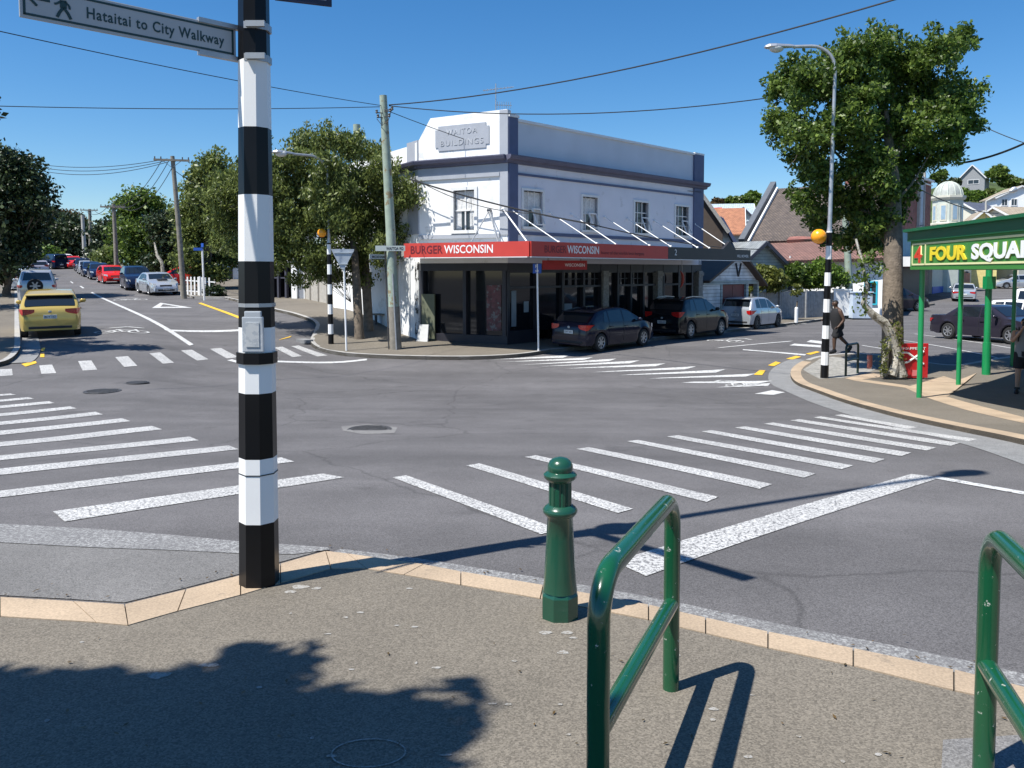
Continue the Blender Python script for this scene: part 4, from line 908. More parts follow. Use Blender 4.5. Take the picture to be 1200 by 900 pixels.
# ---- brick two storey building and shops on the right
def facade(name, label, cat, ua, ub, Ya, Yb, vt, m, holes_uv=(), depth=8, zbot=-3, wins=None, mt=None, arch=False, cornice=None):
    a, c = P(ua, vt, Ya), P(ub, vt, Yb); f = Fr(a, c-a); L = (Vector(c.xy)-Vector(a.xy)).length; zt = a.z
    t = thing(name, label, cat, (a.x, a.y, h(a.x, a.y))); b = MB(); hs = []
    for u0, u1, v0, v1 in holes_uv:
        s0 = (u0-ua)/(ub-ua)*L; s1 = (u1-ua)/(ub-ua)*L; Ym = (Ya+Yb)/2; hs.append((s0, s1, P(u0, v1, Ym).z, P(u0, v0, Ym).z))
    f.holes(b, 0, L, zbot, zt, hs, .3); f.box(b, 0, .3, -depth, -.3, zbot, zt-.2); f.box(b, L-.3, L, -depth, -.3, zbot, zt-.2); f.box(b, .3, L-.3, -depth, -.3, zt-.5, zt-.3)
    b.build('wall', m, t, world=True, uv=True)
    for s0, s1, z0, z1 in hs: sash(f, s0, s1, z0, z1, t, mt or M['trim'], curtain=False, casing=.12, nx=2, nz=2)
    b = MB(); f.box(b, -.1, L+.1, -.3, .25, zt, zt+.18); f.box(b, -.05, L+.05, -.3, .12, zt-.35, zt-.25); b.build('cornice', cornice or M['trim'], t, world=True)
    return t, f, L
rb, f, L = facade('brick_building', 'tall red brick building with an arched white window beyond the street tree', 'building', 1036, 1092, 64, 75, 196, M['brick'], [(1040, 1054, 225, 262)], depth=3, cornice=M['trim'])
Yb = 72; b = MB(); ax = (1077-1034)/58*L; zc = P(1077, 212, Yb).z; wv = .62
arc = [(ax+wv*math.cos(a), zc+wv*math.sin(a)) for a in [math.pi*i/10 for i in range(11)]]; zl = P(1077, 264, Yb).z
f.prism(b, arc+[(ax-wv, zl), (ax+wv, zl)], .02, .14); aw_ = b.build('arched_window', M['greytrim'], rb, world=True)
b = MB(); f.prism(b, [(ax+(x-ax)*.6, zc+(z-zc)*.6) for x, z in arc]+[(ax-wv*.6, zl+.3), (ax+wv*.6, zl+.3)], .142, .17); po = b.build('pane', mat('pale_blind', (.40, .46, .52), .6), rb, world=True); po.parent = aw_
b = MB()
for x in (ax-wv-.28, ax+wv+.02): f.box(b, x, x+.26, 0, .22, zl-.6, zc+.9)
f.box(b, ax-wv-.4, ax+wv+.4, 0, .3, zl-.35, zl-.1); f.prism(b, [(ax+(x-ax)*1.3, zc+(z-zc)*1.3) for x, z in arc], 0, .1); b.build('window_surround', M['concwall'], rb, world=True)
b = MB(); f.box(b, 0, L, .02, .12, P(1060, 303, Yb).z, P(1060, 272, Yb).z); b.build('sign_band', M['teal'], rb, world=True)
b = MB(); f.box(b, -.2, L+.2, .12, 2.4, P(1060, 313, Yb).z, P(1060, 303, Yb).z); b.build('verandah', M['trim'], rb, world=True)
b = MB(); f.box(b, 0.1, L-.1, .02, .06, -1.5, P(1060, 314, Yb).z); b.build('shopfront', M['shopblack'], rb, world=True)
b = MB(); f.box(b, L-2.0, L-.9, .08, .12, .3, 1.6); b.build('shop_poster', M['poster'], rb, world=True)
# domed tower building
dt = thing('domed_tower', 'cream octagonal corner tower with a ribbed pale dome beyond the brick building', 'tower', P(1109, 352, 80)); c = P(1109, 300, 80); rr = 16*80/930
zt_ = P(1109, 229, 78).z; b = MB(); b.lathe([(rr, -2), (rr, zt_-.1)], 8, (c.x, c.y, 0), rot=R(22.5)); b.build('wall', M['palegreen'], dt, world=True)
b = MB(); b.lathe([(rr+.12, zt_-.3), (rr+.25, zt_-.1), (rr+.25, zt_+.1), (rr+.02, zt_+.12)], 8, (c.x, c.y, 0), rot=R(22.5)); b.build('cornice', M['cream'], dt, world=True); b = MB(); zz = P(1109, 262, 78).z; b.lathe([(rr+.1, zz-.2), (rr+.25, zz), (rr+.25, zz+.15), (rr+.02, zz+.2)], 8, (c.x, c.y, 0), rot=R(22.5)); b.build('string_course', M['cream'], dt, world=True)
hd = P(1109, 211.5, 78).z-zt_; b = MB(); n = 24; prof_ = [((rr*.94)*math.cos(a), zt_+.1+hd*math.sin(a)) for a in [math.pi/2*i/9 for i in range(10)]]; prof_[-1] = (.05, prof_[-1][1]); b.lathe(prof_, 24, (c.x, c.y, 0)); dm = b.build('dome', mat('grey_green_dome', (.38, .40, .37), .6, var=.15), dt, world=True, smooth=True)
for i in range(12):
    a = i*math.pi/6; b = MB(); b.tube([(c.x+(r_+.03)*math.cos(a), c.y+(r_+.03)*math.sin(a), z) for r_, z in prof_], .05, 5); q = b.build('rib', M['palegreen'], dt, world=True); q.parent = dm
for i in range(8):
    a = R(-90+45*i); nx, ny = math.cos(a), math.sin(a); fw = Fr((c.x+nx*rr*.924-(-ny)*.0, c.y+ny*rr*.924), (-ny, nx)); fw2 = Fr((fw.o.x, fw.o.y), (-ny, nx))
    zw0, zw1 = P(1109, 258, 78).z, P(1109, 238, 78).z
    b = MB(); fw2.box(b, -.3, .3, -.02, .06, zw0, zw1); q = b.build('window', M['cream'], dt, world=True)
    b = MB(); fw2.box(b, -.2, .2, .062, .075, zw0+.15, zw1-.15); q2 = b.build('pane', mat('light_blue_pane', (.30, .42, .52), .3), dt, world=True); q2.parent = q
cb, f, L = facade('cream_shop', 'cream shop wing with a blue painted base at the foot of the domed tower', 'building', 1093, 1150, 76, 92, 303, M['cream'], [(1123, 1133, 318, 335)], cornice=M['cream'])
b = MB(); f.box(b, 0, L*.42, .01, .06, -3, P(1100, 341, 74).z+.35); b.build('blue_base', M['blue'], cb, world=True)
b = MB(); f.box(b, L*.28, L*.5, .01, .08, -2, P(1100, 318, 74).z); b.build('grey_doorway', M['slateroof'], cb, world=True)
b = MB(); f.box(b, L*.5, L*.72, .01, .1, 0, P(1100, 320, 74).z); b.build('brick_panel', M['lowbrick'], cb, world=True, uv=True)
house('house', 'house with a slate grey roof just right of the domed tower', P(1128, 254, 105), R(-62), 4.6, 4.5, .4, 1.4, M['cream'], M['slateroof'], base=7)
house('house', 'yellow gabled house rising above the green shop canopy', P(1152, 262, 88), R(-20), 2.9, 6, 0, 1.3, M['yellowwall'], M['tanroof'], base=8)
house('house', 'house with a wide tan roof above the green shop canopy', P(1166, 263, 92), R(-78), 7, 9, .2, 1.7, M['cream'], M['tanroof'], base=8)
house('house', 'white hillside house with two dark windows below the wooded bank', P(1196, 242, 120), R(-12), 6.5, 6, 1.4, 1.6, M['wh_wall'], M['tanroof'], [('f', -2.2, .2, .7, .9), ('f', -.9, .2, .7, .9)], base=6)
house('hilltop_house', 'grey gabled house with a pale iron roof on the wooded hilltop', P(1139, 216, 190), R(-38), 5.2, 7.5, 1.6, 2.9, M['fencegrey'], M['whiteroof'], [('f', .3, .1, 2.2, .9), ('l', 2.2, .1, .8, 1.1)], base=8)
house('house', 'pale house behind the green awning posts on the far street', P(1180, 335, 100), R(30), 7, 8, 1.6, 1.8, M['wh_wall'], M['slateroof'], [('f', -1.5, 0, 1, 1)], base=4)
house('house', 'white weatherboard house beyond the parked silver wagon', P(1240, 330, 104), R(10), 9, 8, 2.2, 1.8, M['boards'], M['greyiron'], [('f', -2.5, 0, 1.2, 1.2), ('f', 1.5, 0, 1.2, 1.2)], base=4)
# ---- hills
def hill(name, cx, cy, rx, ry, z0, hh, m):
    b = MB()
    def fn(s, t):
        x = (s*2-1)*1.5; y = (t*2-1)*1.5; r = math.hypot(x, y); z = hh*math.exp(-r*r*1.6)*(1+.12*math.sin(x*5+cx)*math.cos(y*4)); return (cx+x*rx, cy+y*ry, z0+z)
    b.grid(fn, 36, 36); return props(b.build(name, m, recalc=False, smooth=True), kind='structure')
M['bush_ground'] = mat('scrubby_hillside', (.05, .075, .02), .95, var=.4, scale=.3, bump=(1.2, 1, .6))
hill('hillside', 128, 215, 70, 60, -4, 27, M['bush_ground'])
hill('hillside', 66, 240, 40, 40, -4, 23, M['bush_ground'])
# ================================================================ POLES, SIGNS, WIRES
def zebra_lamp(label, base, r0, H, hb, globe_dir, lamp_dir, n=8, lean=(0, 0), head=True, top_r=.045, arm=1.1, gz=None, globe_r=.16, group='striped crossing beacon poles'):
    t = thing('beacon_pole', label, 'lamp post', base, 0, group); gz = gz or hb
    def rad(z): return r0*(1-.30*z/hb) if z <= hb else max(top_r, r0*.55-(r0*.55-top_r)*(z-hb)/(H-hb))
    def ax(z): return Vector((lean[0]*z, lean[1]*z, z))
    bandh = .355; k = 0; z = 0
    while z < hb-.01:
        z2 = min(hb, z+bandh); b = MB(); b.tube([ax(z), ax(z2-.0005)], [rad(z), rad(z2)], n, rot=R(22.5)); b.build('band', M['black'] if k % 2 == 0 else M['white'], t); z = z2; k += 1
    b = MB(); pts = [ax(hb), ax(hb+.12), ax(H-.8)]; rr = [rad(hb), r0*.55, top_r]
    L = Vector((lamp_dir[0], lamp_dir[1], 0)).normalized(); top = ax(H-.8)
    for i in range(1, 8): a = math.pi/2*i/7; pts.append(top+Vector((0, 0, .62*math.sin(a)))+L*.62*(1-math.cos(a))); rr.append(top_r)
    pts.append(pts[-1]+L*(arm-.62)); rr.append(top_r)
    b.tube(pts, rr, 12); b.build('mast', M['steel'], t, smooth=True)
    e = pts[-1]
    if head:
        S_ = Vector((-L.y, L.x, 0)); b = MB()
        prof = [(0, .05, .045), (.12, .07, .07), (.3, .11, .08), (.5, .155, .10), (.66, .15, .10), (.76, .08, .06), (.79, .02, .02)]; m = 14; ring = []
        for d, w, hh in prof:
            c = e+L*(d-.05); ring.append([tuple(c+S_*w*math.cos(2*math.pi*j/m)+Vector((0, 0, hh*math.sin(2*math.pi*j/m)*(1.0 if math.sin(2*math.pi*j/m) > 0 else .35)))) for j in range(m)])
        for i in range(len(ring)-1): b.add(ring[i]+ring[i+1], [(j, (j+1) % m, (j+1) % m+m, j+m) for j in range(m)])
        b.add(ring[0], [tuple(range(m))]); b.add(ring[-1], [tuple(range(m))]); hd = b.build('lamp_head', M['alu'], t, smooth=True)
        b = MB(); b.sphere(tuple(e+L*.42+Vector((0, 0, -.03))), .15, 8, sc=(1.3, 1, .75)); q = b.build('lens', mat('lamp_lens', (.55, .56, .55), .15), t, smooth=True); q.parent = hd
    gd = Vector((globe_dir[0], globe_dir[1], 0)).normalized(); c = ax(gz)+gd*(rad(gz)+globe_r+.02)
    b = MB(); b.sphere(tuple(c), globe_r, 12); g = b.build('beacon_globe', M['orange'], t, smooth=True)
    b = MB(); b.tube([ax(gz)-Vector((0, 0, .17))+gd*rad(gz)*.5, c-Vector((0, 0, globe_r+.0))], .02, 8); b.lathe([(.05, -.0), (.06, .03)], 10, (c.x, c.y, c.z-globe_r-.01)); q = b.build('bracket', M['black'], t); q.parent = g
    return t
nb = G(304, 683, NO)
bp1 = zebra_lamp('tall black and white striped pole in the foreground carrying the walkway sign', nb, .107, 9.2, 3.75, (.9, .4), (.85, .5), lean=(.007, .0))
# strap, tape, box on the near pole
b = MB(); b.box((.020, -.096, 1.385), (.115, .014, .19), 0); b.box((.020, -.09, 1.49), (.09, .022, .04)); bx = b.build('plastic_sleeve', mat('grey_plastic_sleeve', (.40, .43, .46), .2, coat=.5, c2=(.5, .52, .54), thr=(.55, 14)), bp1, bevel=.006)
b = MB(); b.box((.020, -.105, 1.385), (.07, .004, .13)); q = b.build('faded_notice', mat('faded_sticker', (.50, .51, .51), .5, c2=(.38, .40, .42), thr=(.52, 30)), bp1)
b = MB(); b.tube([(.010, -.006, 1.225), (.0105, -.006, 1.285)], [.108, .1075], 8, rot=R(22.5)); b.build('black_tape', M['black'], bp1)
b = MB(); b.tube([(.014, 0, 1.53), (.014, 0, 1.55)], [.097, .097], 8, rot=R(22.5)); b.build('silver_strap', M['steel'], bp1)
b = MB(); b.tube([(.006, 0, .62), (.006, 0, .625)], [.1045, .1045], 8, rot=R(22.5)); b.build('inspection_seam', M['black'], bp1)
# finger signs on the near pole
def blade(label, a, d, L, zb, zt, th, face, back, parent_pole, border=True, clamps=True):
    f = Fr(a, d); t = thing('finger_sign', label, 'sign', f.p(0, 0, zb)); b = MB(); f.box(b, 0, L, -th/2, th/2, zb, zt); b.build('sign_panel', face, t, world=True, bevel=.004)
    if border:
        b = MB(); e = .014; w = .010
        for s0, s1, z0, z1 in ((e, L-e, zb+e, zb+e+w), (e, L-e, zt-e-w, zt-e), (e, e+w, zb+e, zt-e), (L-e-w, L-e, zb+e, zt-e)): f.box(b, s0, s1, th/2, th/2+.002, z0, z1)
        b.build('border', M['signgreen'], t, world=True)
    return t, f
M['signgreen'] = mat('dark_green_sign_ink', (.01, .045, .05), .5, var=0)
M['signface'] = mat('pale_sign_face', (.42, .44, .46), .4, var=.04)
pz = nb.z
a0 = Vector((nb.x-.04, nb.y, 0))
a0 = P(276, 50, nb.y-.02); a0 = Vector((a0.x, a0.y, 0)); dd = Vector((-.70, -.665, 0)).normalized()
far_end = a0+dd*1.0; zb1 = P(274, 68.5, a0.y).z; zt1 = P(274, 33, a0.y).z
ws, f = blade('grey walkway finger sign with an arrow and walking figure on the striped pole', far_end, -dd, 1.0, zb1, zt1, .012, M['signface'], None, None)
hh = zt1-zb1
f.text('Hataitai to City Walkway', M['signgreen'], ws, .275, zb1+hh*.34, .0062, height=hh*.33, width=.66, ext=.002, space=1.12, bold=.014)
b = MB(); XO = 0
def fl(pts, w):
    for p, q in zip(pts[:-1], pts[1:]): b.beam(f.p(p[0]+XO, .0075, zb1+p[1]*hh), f.p(q[0]+XO, .0075, zb1+q[1]*hh), w, .0025, up=tuple(f.n))
fl([(.036, .60), (.122, .60)], .011); fl([(.07, .80), (.036, .60), (.07, .40)], .011)
b.build('arrow', M['signgreen'], ws, world=True)
XO = -.055; b = MB(); fl([(.232, .70), (.232, .48)], .028); fl([(.232, .5), (.215, .34), (.205, .2)], .013); fl([(.232, .5), (.25, .36), (.262, .2)], .013); fl([(.225, .68), (.205, .58), (.195, .56)], .009); fl([(.238, .68), (.256, .58), (.258, .48)], .009)
c = f.p(.236+XO, .0075, zb1+.80*hh); b.sphere(tuple(c), .013, 6, sc=(1, 1, 1)); b.build('walking_figure', M['signgreen'], ws, world=True)
for zc in (zb1-.005, zt1+.002):
    b = MB(); f.box(b, .80, 1.04, -.014, .016, zc-.012, zc+.012); pc = Vector((nb.x+.009*(zc-pz), nb.y, zc)); b.tube([pc-Vector((0, 0, .018)), pc+Vector((0, 0, .018))], .0855, 8, rot=R(22.5)); b.beam(pc+Vector((-.02, -.09, 0)), pc+Vector((.08, -.09, 0)), .02, .03); b.sphere(tuple(pc+Vector((.06, -.085, 0))), .016, 5); b.build('clamp', M['steel'], ws, world=True)
dn = mat('dark_navy_sign', (.02, .02, .05), .35)
a1 = P(322, 5, nb.y); zs = P(330, 0.5, a1.y).z
ps, f2 = blade('dark navy sign corner at the top edge, right of the striped pole', a1, (.93, .36), .30, zs, zs+.40, .01, dn, None, None, border=False)
b = MB(); f2.box(b, .02, .27, .005, .007, zs+.03, zs+.04); b.build('border', M['signface'], ps, world=True)
b = MB(); pc = Vector((nb.x+.009*(zs+.2-pz), nb.y, zs+.2)); b.beam(pc, Vector((a1.x, a1.y, zs+.2)), .03, .03); b.tube([pc-Vector((0, 0, .018)), pc+Vector((0, 0, .018))], .084, 8, rot=R(22.5)); b.build('clamp', M['steel'], ps, world=True)
ls, f3 = blade('long finger sign high on the striped pole pointing along the near kerb', Vector((nb.x+.05, nb.y-.08, 0)), (.65, -.76), 1.25, 3.62, 3.82, .012, M['signface'], None, None)
b = MB(); pc = Vector((nb.x+.033, nb.y, 3.72)); b.tube([pc-Vector((0, 0, .02)), pc+Vector((0, 0, .02))], .084, 8, rot=R(22.5)); b.build('clamp', M['steel'], ls, world=True)
# other beacons
rbp = G(966, 443, .08); zebra_lamp('striped beacon pole with orange globe and curved street lamp on the paved corner', rbp, .105, 9.0, 3.95, (-1, -.1), (-1, .1), lean=(.0145, 0), gz=3.80, globe_r=.2)
lbp = G(388, 403, KH); zebra_lamp('striped beacon pole with orange globe under the olive green street tree', lbp, .10, 6.8, 3.6, (-.9, -.3), (-.8, -.6), lean=(-.01, 0), gz=3.95, head=True, arm=1.25)
# street lamp whose head shows in front of the tree
def pole(name, label, base, top, r0, r1, m, cat='pole', arms=(), ins=True, group=None, n=12):
    t = thing(name, label, cat, base, 0, group); b = MB(); b.tube([base-Vector((0, 0, .3)), base.lerp(top, .5)+Vector((.02, 0, 0)), top], [r0, (r0+r1)/2, r1], n); b.build('post', m, t, world=True, smooth=True)
    for frac, d, L in arms:
        c = base.lerp(top, frac); d = Vector(d).normalized(); b = MB(); b.beam(c-d*L/2-Vector((0, .15, 0)), c+d*L/2-Vector((0, .15, 0)), .11, .12); b.build('crossarm', M['wood_pole'], t, world=True)
        for k in (-.47, -.3, .3, .47):
            q = c+d*L*k-Vector((0, .15, 0)); b = MB(); b.lathe([(.02, .05), (.045, .08), (.03, .12), (.045, .15), (.03, .2)], 8, tuple(q)); b.build('insulator', M['iron'], t, world=True)
        b = MB(); b.beam(c-d*L*.28-Vector((0, .12, .0)), c-Vector((0, .1, .45)), .03, .03); b.beam(c+d*L*.28-Vector((0, .12, .0)), c-Vector((0, .1, .45)), .03, .03); b.build('brace', M['steel'], t, world=True)
    return t
ub = G(464, 409, KH); utop = P(449, 112, ub.y)
up_ = pole('utility_pole', 'pale green wooden utility pole at the kerb before the white building', ub, utop, .20, .125, M['green_pole'])
b = MB(); pz0 = ub.z
for z0, z1, m_ in ((0.0, 1.25, 'wood_pole'),): pass
b.tube([ub+Vector((0, 0, -.1)), ub.lerp(utop, .17)], [.206, .195], 12); b.build('dark_base', M['wood_pole'], up_, world=True, smooth=True)
b = MB(); b.tube([ub+Vector((-.24, -.03, 0)), ub.lerp(utop, .42)+Vector((-.20, -.03, 0))], .022, 6); b.build('cable_guard', M['iron'], up_, world=True)
b = MB(); b.tube([ub+Vector((.05, -.2, 0)), ub.lerp(utop, .3)+Vector((.04, -.18, 0))], .03, 6); b.build('conduit', M['steel'], up_, world=True)
b = MB(); ct = ub.lerp(utop, .93)
for dx, dz in ((-.22, 0), (.24, .05), (.2, -.12), (-.18, -.15), (.3, .1)): b.tube([ct+Vector((0, -.1, dz)), ct+Vector((dx, -.16, dz))], .018, 6); b.lathe([(.02, -.03), (.05, 0), (.03, .04), (.05, .07), (.02, .1)], 8, tuple(ct+Vector((dx, -.16, dz))))
b.build('insulator', M['iron'], up_, world=True)
b = MB(); b.tube([ct+Vector((.25, -.15, .02)), ct+Vector((.16, -.18, -.3)), ct+Vector((-.05, -.2, -.42)), ct+Vector((-.22, -.16, -.2))], .012, 5); b.build('jumper_cable', M['wire'], up_, world=True)
# street name blades on that pole
sn = thing('street_name_sign', 'pale green street name blades crossed on the green utility pole', 'sign', ub.lerp(utop, .34)); c = P(458, 291, ub.y-.24)
M['nameplate'] = mat('pale_name_plate', (.42, .47, .45), .5, var=.05)
f = Fr(c+Vector((-.52, 0, 0)), (1, .05)); zc = c.z; b = MB(); f.box(b, 0, 1.0, -.012, .012, zc-.09, zc+.09); b.build('name_plate', M['nameplate'], sn, world=True)
f.text('WAITOA RD', M['blk_sign'], sn, .36, zc-.05, .014, height=.10, width=.58, bold=.01)
f = Fr(c+Vector((-.62, -.1, 0)), (.75, .66)); b = MB(); f.box(b, -.1, .85, -.012, .012, zc-.36, zc-.2); q = b.build('name_plate', M['nameplate'], sn, world=True)
f.text('MOXHAM AVE', M['blk_sign'], sn, .0, zc-.325, .014, height=.08, width=.7, bold=.01)
b = MB(); b.tube([Vector((ub.x-.22, ub.y, zc-.3)), Vector((ub.x-.22, ub.y, zc+.1))], .02, 6); b.build('bracket', M['steel'], sn, world=True)
# give way sign seen from behind
gb = G(406, 411, KH); gw = thing('give_way_sign', 'back of a triangular give way sign on a thin white post at the kerb', 'sign', gb)
b = MB(); tp = P(402.5, 291, gb.y); b.tube([gb, tp], .033, 10); b.build('post', M['white'], gw, world=True, smooth=True)
zc = P(401, 292, gb.y).z; sz = 27/930*gb.y/2; b = MB(); y = gb.y-.045
b.prism([(tp.x-sz-.02, zc), (tp.x+sz-.02, zc), (tp.x+sz*.93, zc-.06), (tp.x+.03, zc-sz*1.72), (tp.x-.07, zc-sz*1.72), (tp.x-sz*.98, zc-.06)], y-.004, y+.004, lambda a, c_, t_: (a, t_, c_)); b.build('sign_plate', mat('grey_sign_back', (.36, .40, .45), .45, .3), gw, world=True)
for w_, z_ in ((.8, .12), (.4, .5)): b = MB(); b.beam((tp.x-sz*w_, y-.02, zc-z_), (tp.x+sz*w_, y-.02, zc-z_), .03, .03); b.build('bracket', M['alu'], gw, world=True)
# parking sign
pb = G(631, 411, KH); pk_ = thing('parking_sign', 'small blue parking sign on a white post in front of the dark shop windows', 'sign', pb); tp = P(629.5, 309, pb.y)
b = MB(); b.tube([pb, tp], .03, 10); b.build('post', M['white'], pk_, world=True)
f = Fr((tp.x-.145, tp.y-.04), (1, .15)); b = MB(); f.box(b, 0, .29, -.006, .006, tp.z-.32, tp.z+.0); b.build('sign_plate', M['blue'], pk_, world=True, bevel=.01); f.text('P', M['letter_w'], pk_, .085, tp.z-.14, .007, height=.11, bold=.01)
b = MB(); [f.box(b, x, x+.02, .006, .009, tp.z-.25, tp.z-.21) for x in (.09, .13, .17)]; f.box(b, .08, .2, .006, .009, tp.z-.275, tp.z-.262); b.build('small_lettering', M['letter_w'], pk_, world=True)
# second blue sign by the annex and blue street sign on hill, lamp etc.
p2 = G(891, 370, KH); t = thing('parking_sign', 'blue sign on a grey post beside the maroon doored annex', 'sign', p2); tp = P(889, 315, p2.y); b = MB(); b.tube([p2, tp], .05, 8); b.build('post', M['steel'], t, world=True)
b = MB(); b.box((tp.x, tp.y-.06, tp.z-.1), (.35, .02, .42)); b.build('sign_plate', mat('faded_blue_plate', (.09, .10, .32), .5), t, world=True)
p3 = G(239.5, 352, .1); t = thing('street_sign', 'royal blue crossed street name sign on a white post by the ranch fence', 'sign', p3); tp = P(237, 292, p3.y); b = MB(); b.tube([p3, tp], .055, 8); b.build('post', M['white'], t, world=True)
b = MB(); b.box((tp.x-.2, tp.y-.07, tp.z-.0), (.5, .03, .16), R(8)); b.build('name_plate', M['blue'], t, world=True)
b = MB(); b.box((tp.x+.05, tp.y-.1, tp.z+.22), (.2, .03, .22), R(-30)); b.build('name_plate', M['blue'], t, world=True)
# hill road utility poles
def hpole(label, u0, v0, u1, v1, Y, r, arms=(), m=None): 
    a = P(u0, v0, Y); a = Vector((a.x, a.y, h(a.x, a.y))); return pole('utility_pole', label, a, P(u1, v1, Y), r, r*.7, m or M['wood_pole'], arms=arms, group='utility poles up the hill road')
hp1 = hpole('big leaning wooden power pole with a crossarm beside the silver saloon', 216, 347, 202, 183, 48, .17, [(.97, (1, .25, 0), 2.0)])
hp2 = hpole('wooden power pole with crossarm behind the small red car on the hill', 137, 325, 133, 239, 69, .2, [(.96, (1, .2, 0), 2.0)])
hp3 = hpole('distant crossarm power pole at the top of the hill road', 107, 322, 105, 245, 100, .25, [(.98, (1, .2, 0), 2.0)])
hpole('plain pale concrete pole at the crest of the hill road', 100, 320, 96.5, 252, 104, .28, m=M['concwall'])
hpole('thin pale pole among the dark trees over the furthest cars', 38, 318, 37.5, 267, 85, .16, m=M['concwall'])
t = pole('utility_pole', 'grey pole rising out of the crown of the olive green street tree', T(P(420, 380, 38).x, 38), P(418, 146, 38), .2, .17, M['green_pole'])
q = G(997, 371, .1); t = pole('utility_pole', 'pale green wooden pole standing between the notice board and the cabinet', Vector(q), P(989, 230, q.y), .22, .17, M['green_pole'])
# small street lights
def streetlamp(label, base, top, reach, r=.06, m=None):
    t = thing('street_lamp', label, 'lamp post', base); b = MB(); b.tube([base, top-Vector((0, 0, .3)), top, top+Vector(reach)*.5+Vector((0, 0, .12)), top+Vector(reach)], [r, r*.8, r*.7, r*.6, r*.5], 8); b.build('post', m or M['steel'], t, world=True, smooth=True)
    e = top+Vector(reach); d = Vector(reach).normalized(); b = MB(); b.tube([e-d*.1, e+d*.25, e+d*.6, e+d*.75], [r*1.0, r*2.4, r*2.2, r*.6], 10); b.build('lamp_head', M['alu'], t, world=True, smooth=True); return t
lp0 = P(1158, 262, 88); streetlamp('pale street lamp with a long arm above the tan and yellow roofs', Vector((lp0.x, lp0.y, h(lp0.x, lp0.y))), P(1155.5, 236, 88), P(1184, 224, 88)-P(1155.5, 236, 88), .14, M['concwall'])
c = P(333, 184, 29); a = P(372, 205, 31)
# white bollards and posts on the shop footpath
def tagbox(name, label, cat, b, m, **k): return props(b.build(name, m, None, world=True, **k), label, cat)
q = G(933, 378, KH); b = MB(); b.lathe([(.09, 0), (.09, .75), (.06, .8), (.02, .82)], 12, tuple(q)); tagbox('bollard', 'short white bollard on the kerb by the yellow sapling', 'bollard', b, M['white'])
q = G(452, 381, KH); be = thing('bench', 'dark little bench against the white side wall behind the green pole', 'bench', q); b = MB(); b.box((q.x, q.y, q.z+.45), (1.1, .35, .06)); b.build('seat', M['wood_pole'], be, world=True)
for dx in (-.4, .4): b = MB(); b.box((q.x+dx, q.y, q.z+.21), (.06, .3, .42)); b.build('leg', M['iron'], be, world=True)
# pavement rubbish / drain mouth at the kerb
q = G(357, 402); b = MB(); b.box((q.x, q.y, q.z+.07), (.7, .35, .14), R(-50)); b.box((q.x-.02, q.y-.18, q.z+.06), (.5, .05, .07), R(-50)); tagbox('drain_sump', 'concrete drain mouth at the kerb corner beside the striped beacon pole', 'drain', b, M['concrete'], bevel=.01)
# ---- overhead wires
def wire(label, a, c, sag=.3, r=.018, n=18, grp='overhead cables'):
    pts = [a.lerp(c, i/n)-Vector((0, 0, sag*4*(i/n)*(1-i/n))) for i in range(n+1)]; b = MB(); b.tube(pts, r, 6)
    o = b.build('overhead_cable', M['wire'], None, world=True, smooth=True); return props(o, label, 'cable', grp)
ct = P(449, 124, ub.y)
def ext(p, q, k): return p+(q-p)*k
wire('cable falling from the upper left sky to the green pole behind the walkway sign', ct, ext(ct, P(-20, 29, 16), 1.15), .12, .011)
wire('nearly level cable from the green pole to the left edge of the sky', ct+Vector((0, 0, -.03)), ext(ct, P(-30, 122, 22), 1.1), .1, .012)
wire('thick cable rising from the green pole to the top right of the sky', ct+Vector((.2, 0, .03)), ext(ct, P(1030, -3, 17), 1.1), .42, .019)
wire('level cable from the green pole towards the big corner tree', ct+Vector((.2, 0, 0)), P(905, 114, 24), .38, .016)
wire('thin service line from the green pole down over the building name plaque', P(452, 129, ub.y), P(822, 225, 37), .5, .012)
wire('black cable slung along the shopfront above the awning stays', P(480, 210, 29.2), P(690, 262, 27.2), .12, .028)
wire('thin black cable continuing along the awning end past the building', P(690, 262, 27.2), P(905, 292, 38), .25, .02)
wire('loose second cable beside the slung one over the chamfered corner', P(480, 206, 29.5), P(620, 250, 27.5), .3, .014)
wire('heavy cable from the corner tree to the upper right edge', P(1118, 192, 24), P(1230, 153, 20), .15, .03)
wire('thin cable above the hilltop house at the right edge', P(1150, 147, 26), P(1225, 175, 24), .05, .014)
wire('thin cable from the tree down behind the domed tower', P(1060, 212, 40), P(1170, 250, 60), .4, .03)
for k, (v0, v1) in enumerate(((190, 189), (193, 191), (196, 193))):
    wire(['top', 'middle', 'lowest'][k]+' of the three lines crossing from the dark tree to the leaning power pole', P(30, v0, 60), P(196, v1-3, 48), .45+.1*k, .02)
for k, (u0, v0, u1, v1, Y1, l) in enumerate([(190, 187, 128, 240, 82, 'outer line from the leaning power pole to the next pole up the hill'), (198, 188, 133, 240, 82, 'inner line from the leaning power pole to the next pole up the hill'), (206, 188, 139, 241, 82, 'right line from the leaning power pole to the next pole up the hill')]):
    wire(l, P(u0, v0, 48), P(u1, v1, 69), 1.0+.2*k, .02)
for k, (u0, u1, l) in enumerate([(128, 101, 'left line between the two crossarm poles on the hill'), (139, 110, 'right line between the two crossarm poles on the hill')]): wire(l, P(u0, 240, 69), P(u1, 246, 100), .7, .025)
wire('service line from the leaning power pole into the feathery olive tree', P(205, 200, 48), P(262, 222, 50), .3, .018)
wire('lower service line from the leaning power pole into the feathery tree', P(205, 232, 48), P(255, 236, 50), .3, .018)
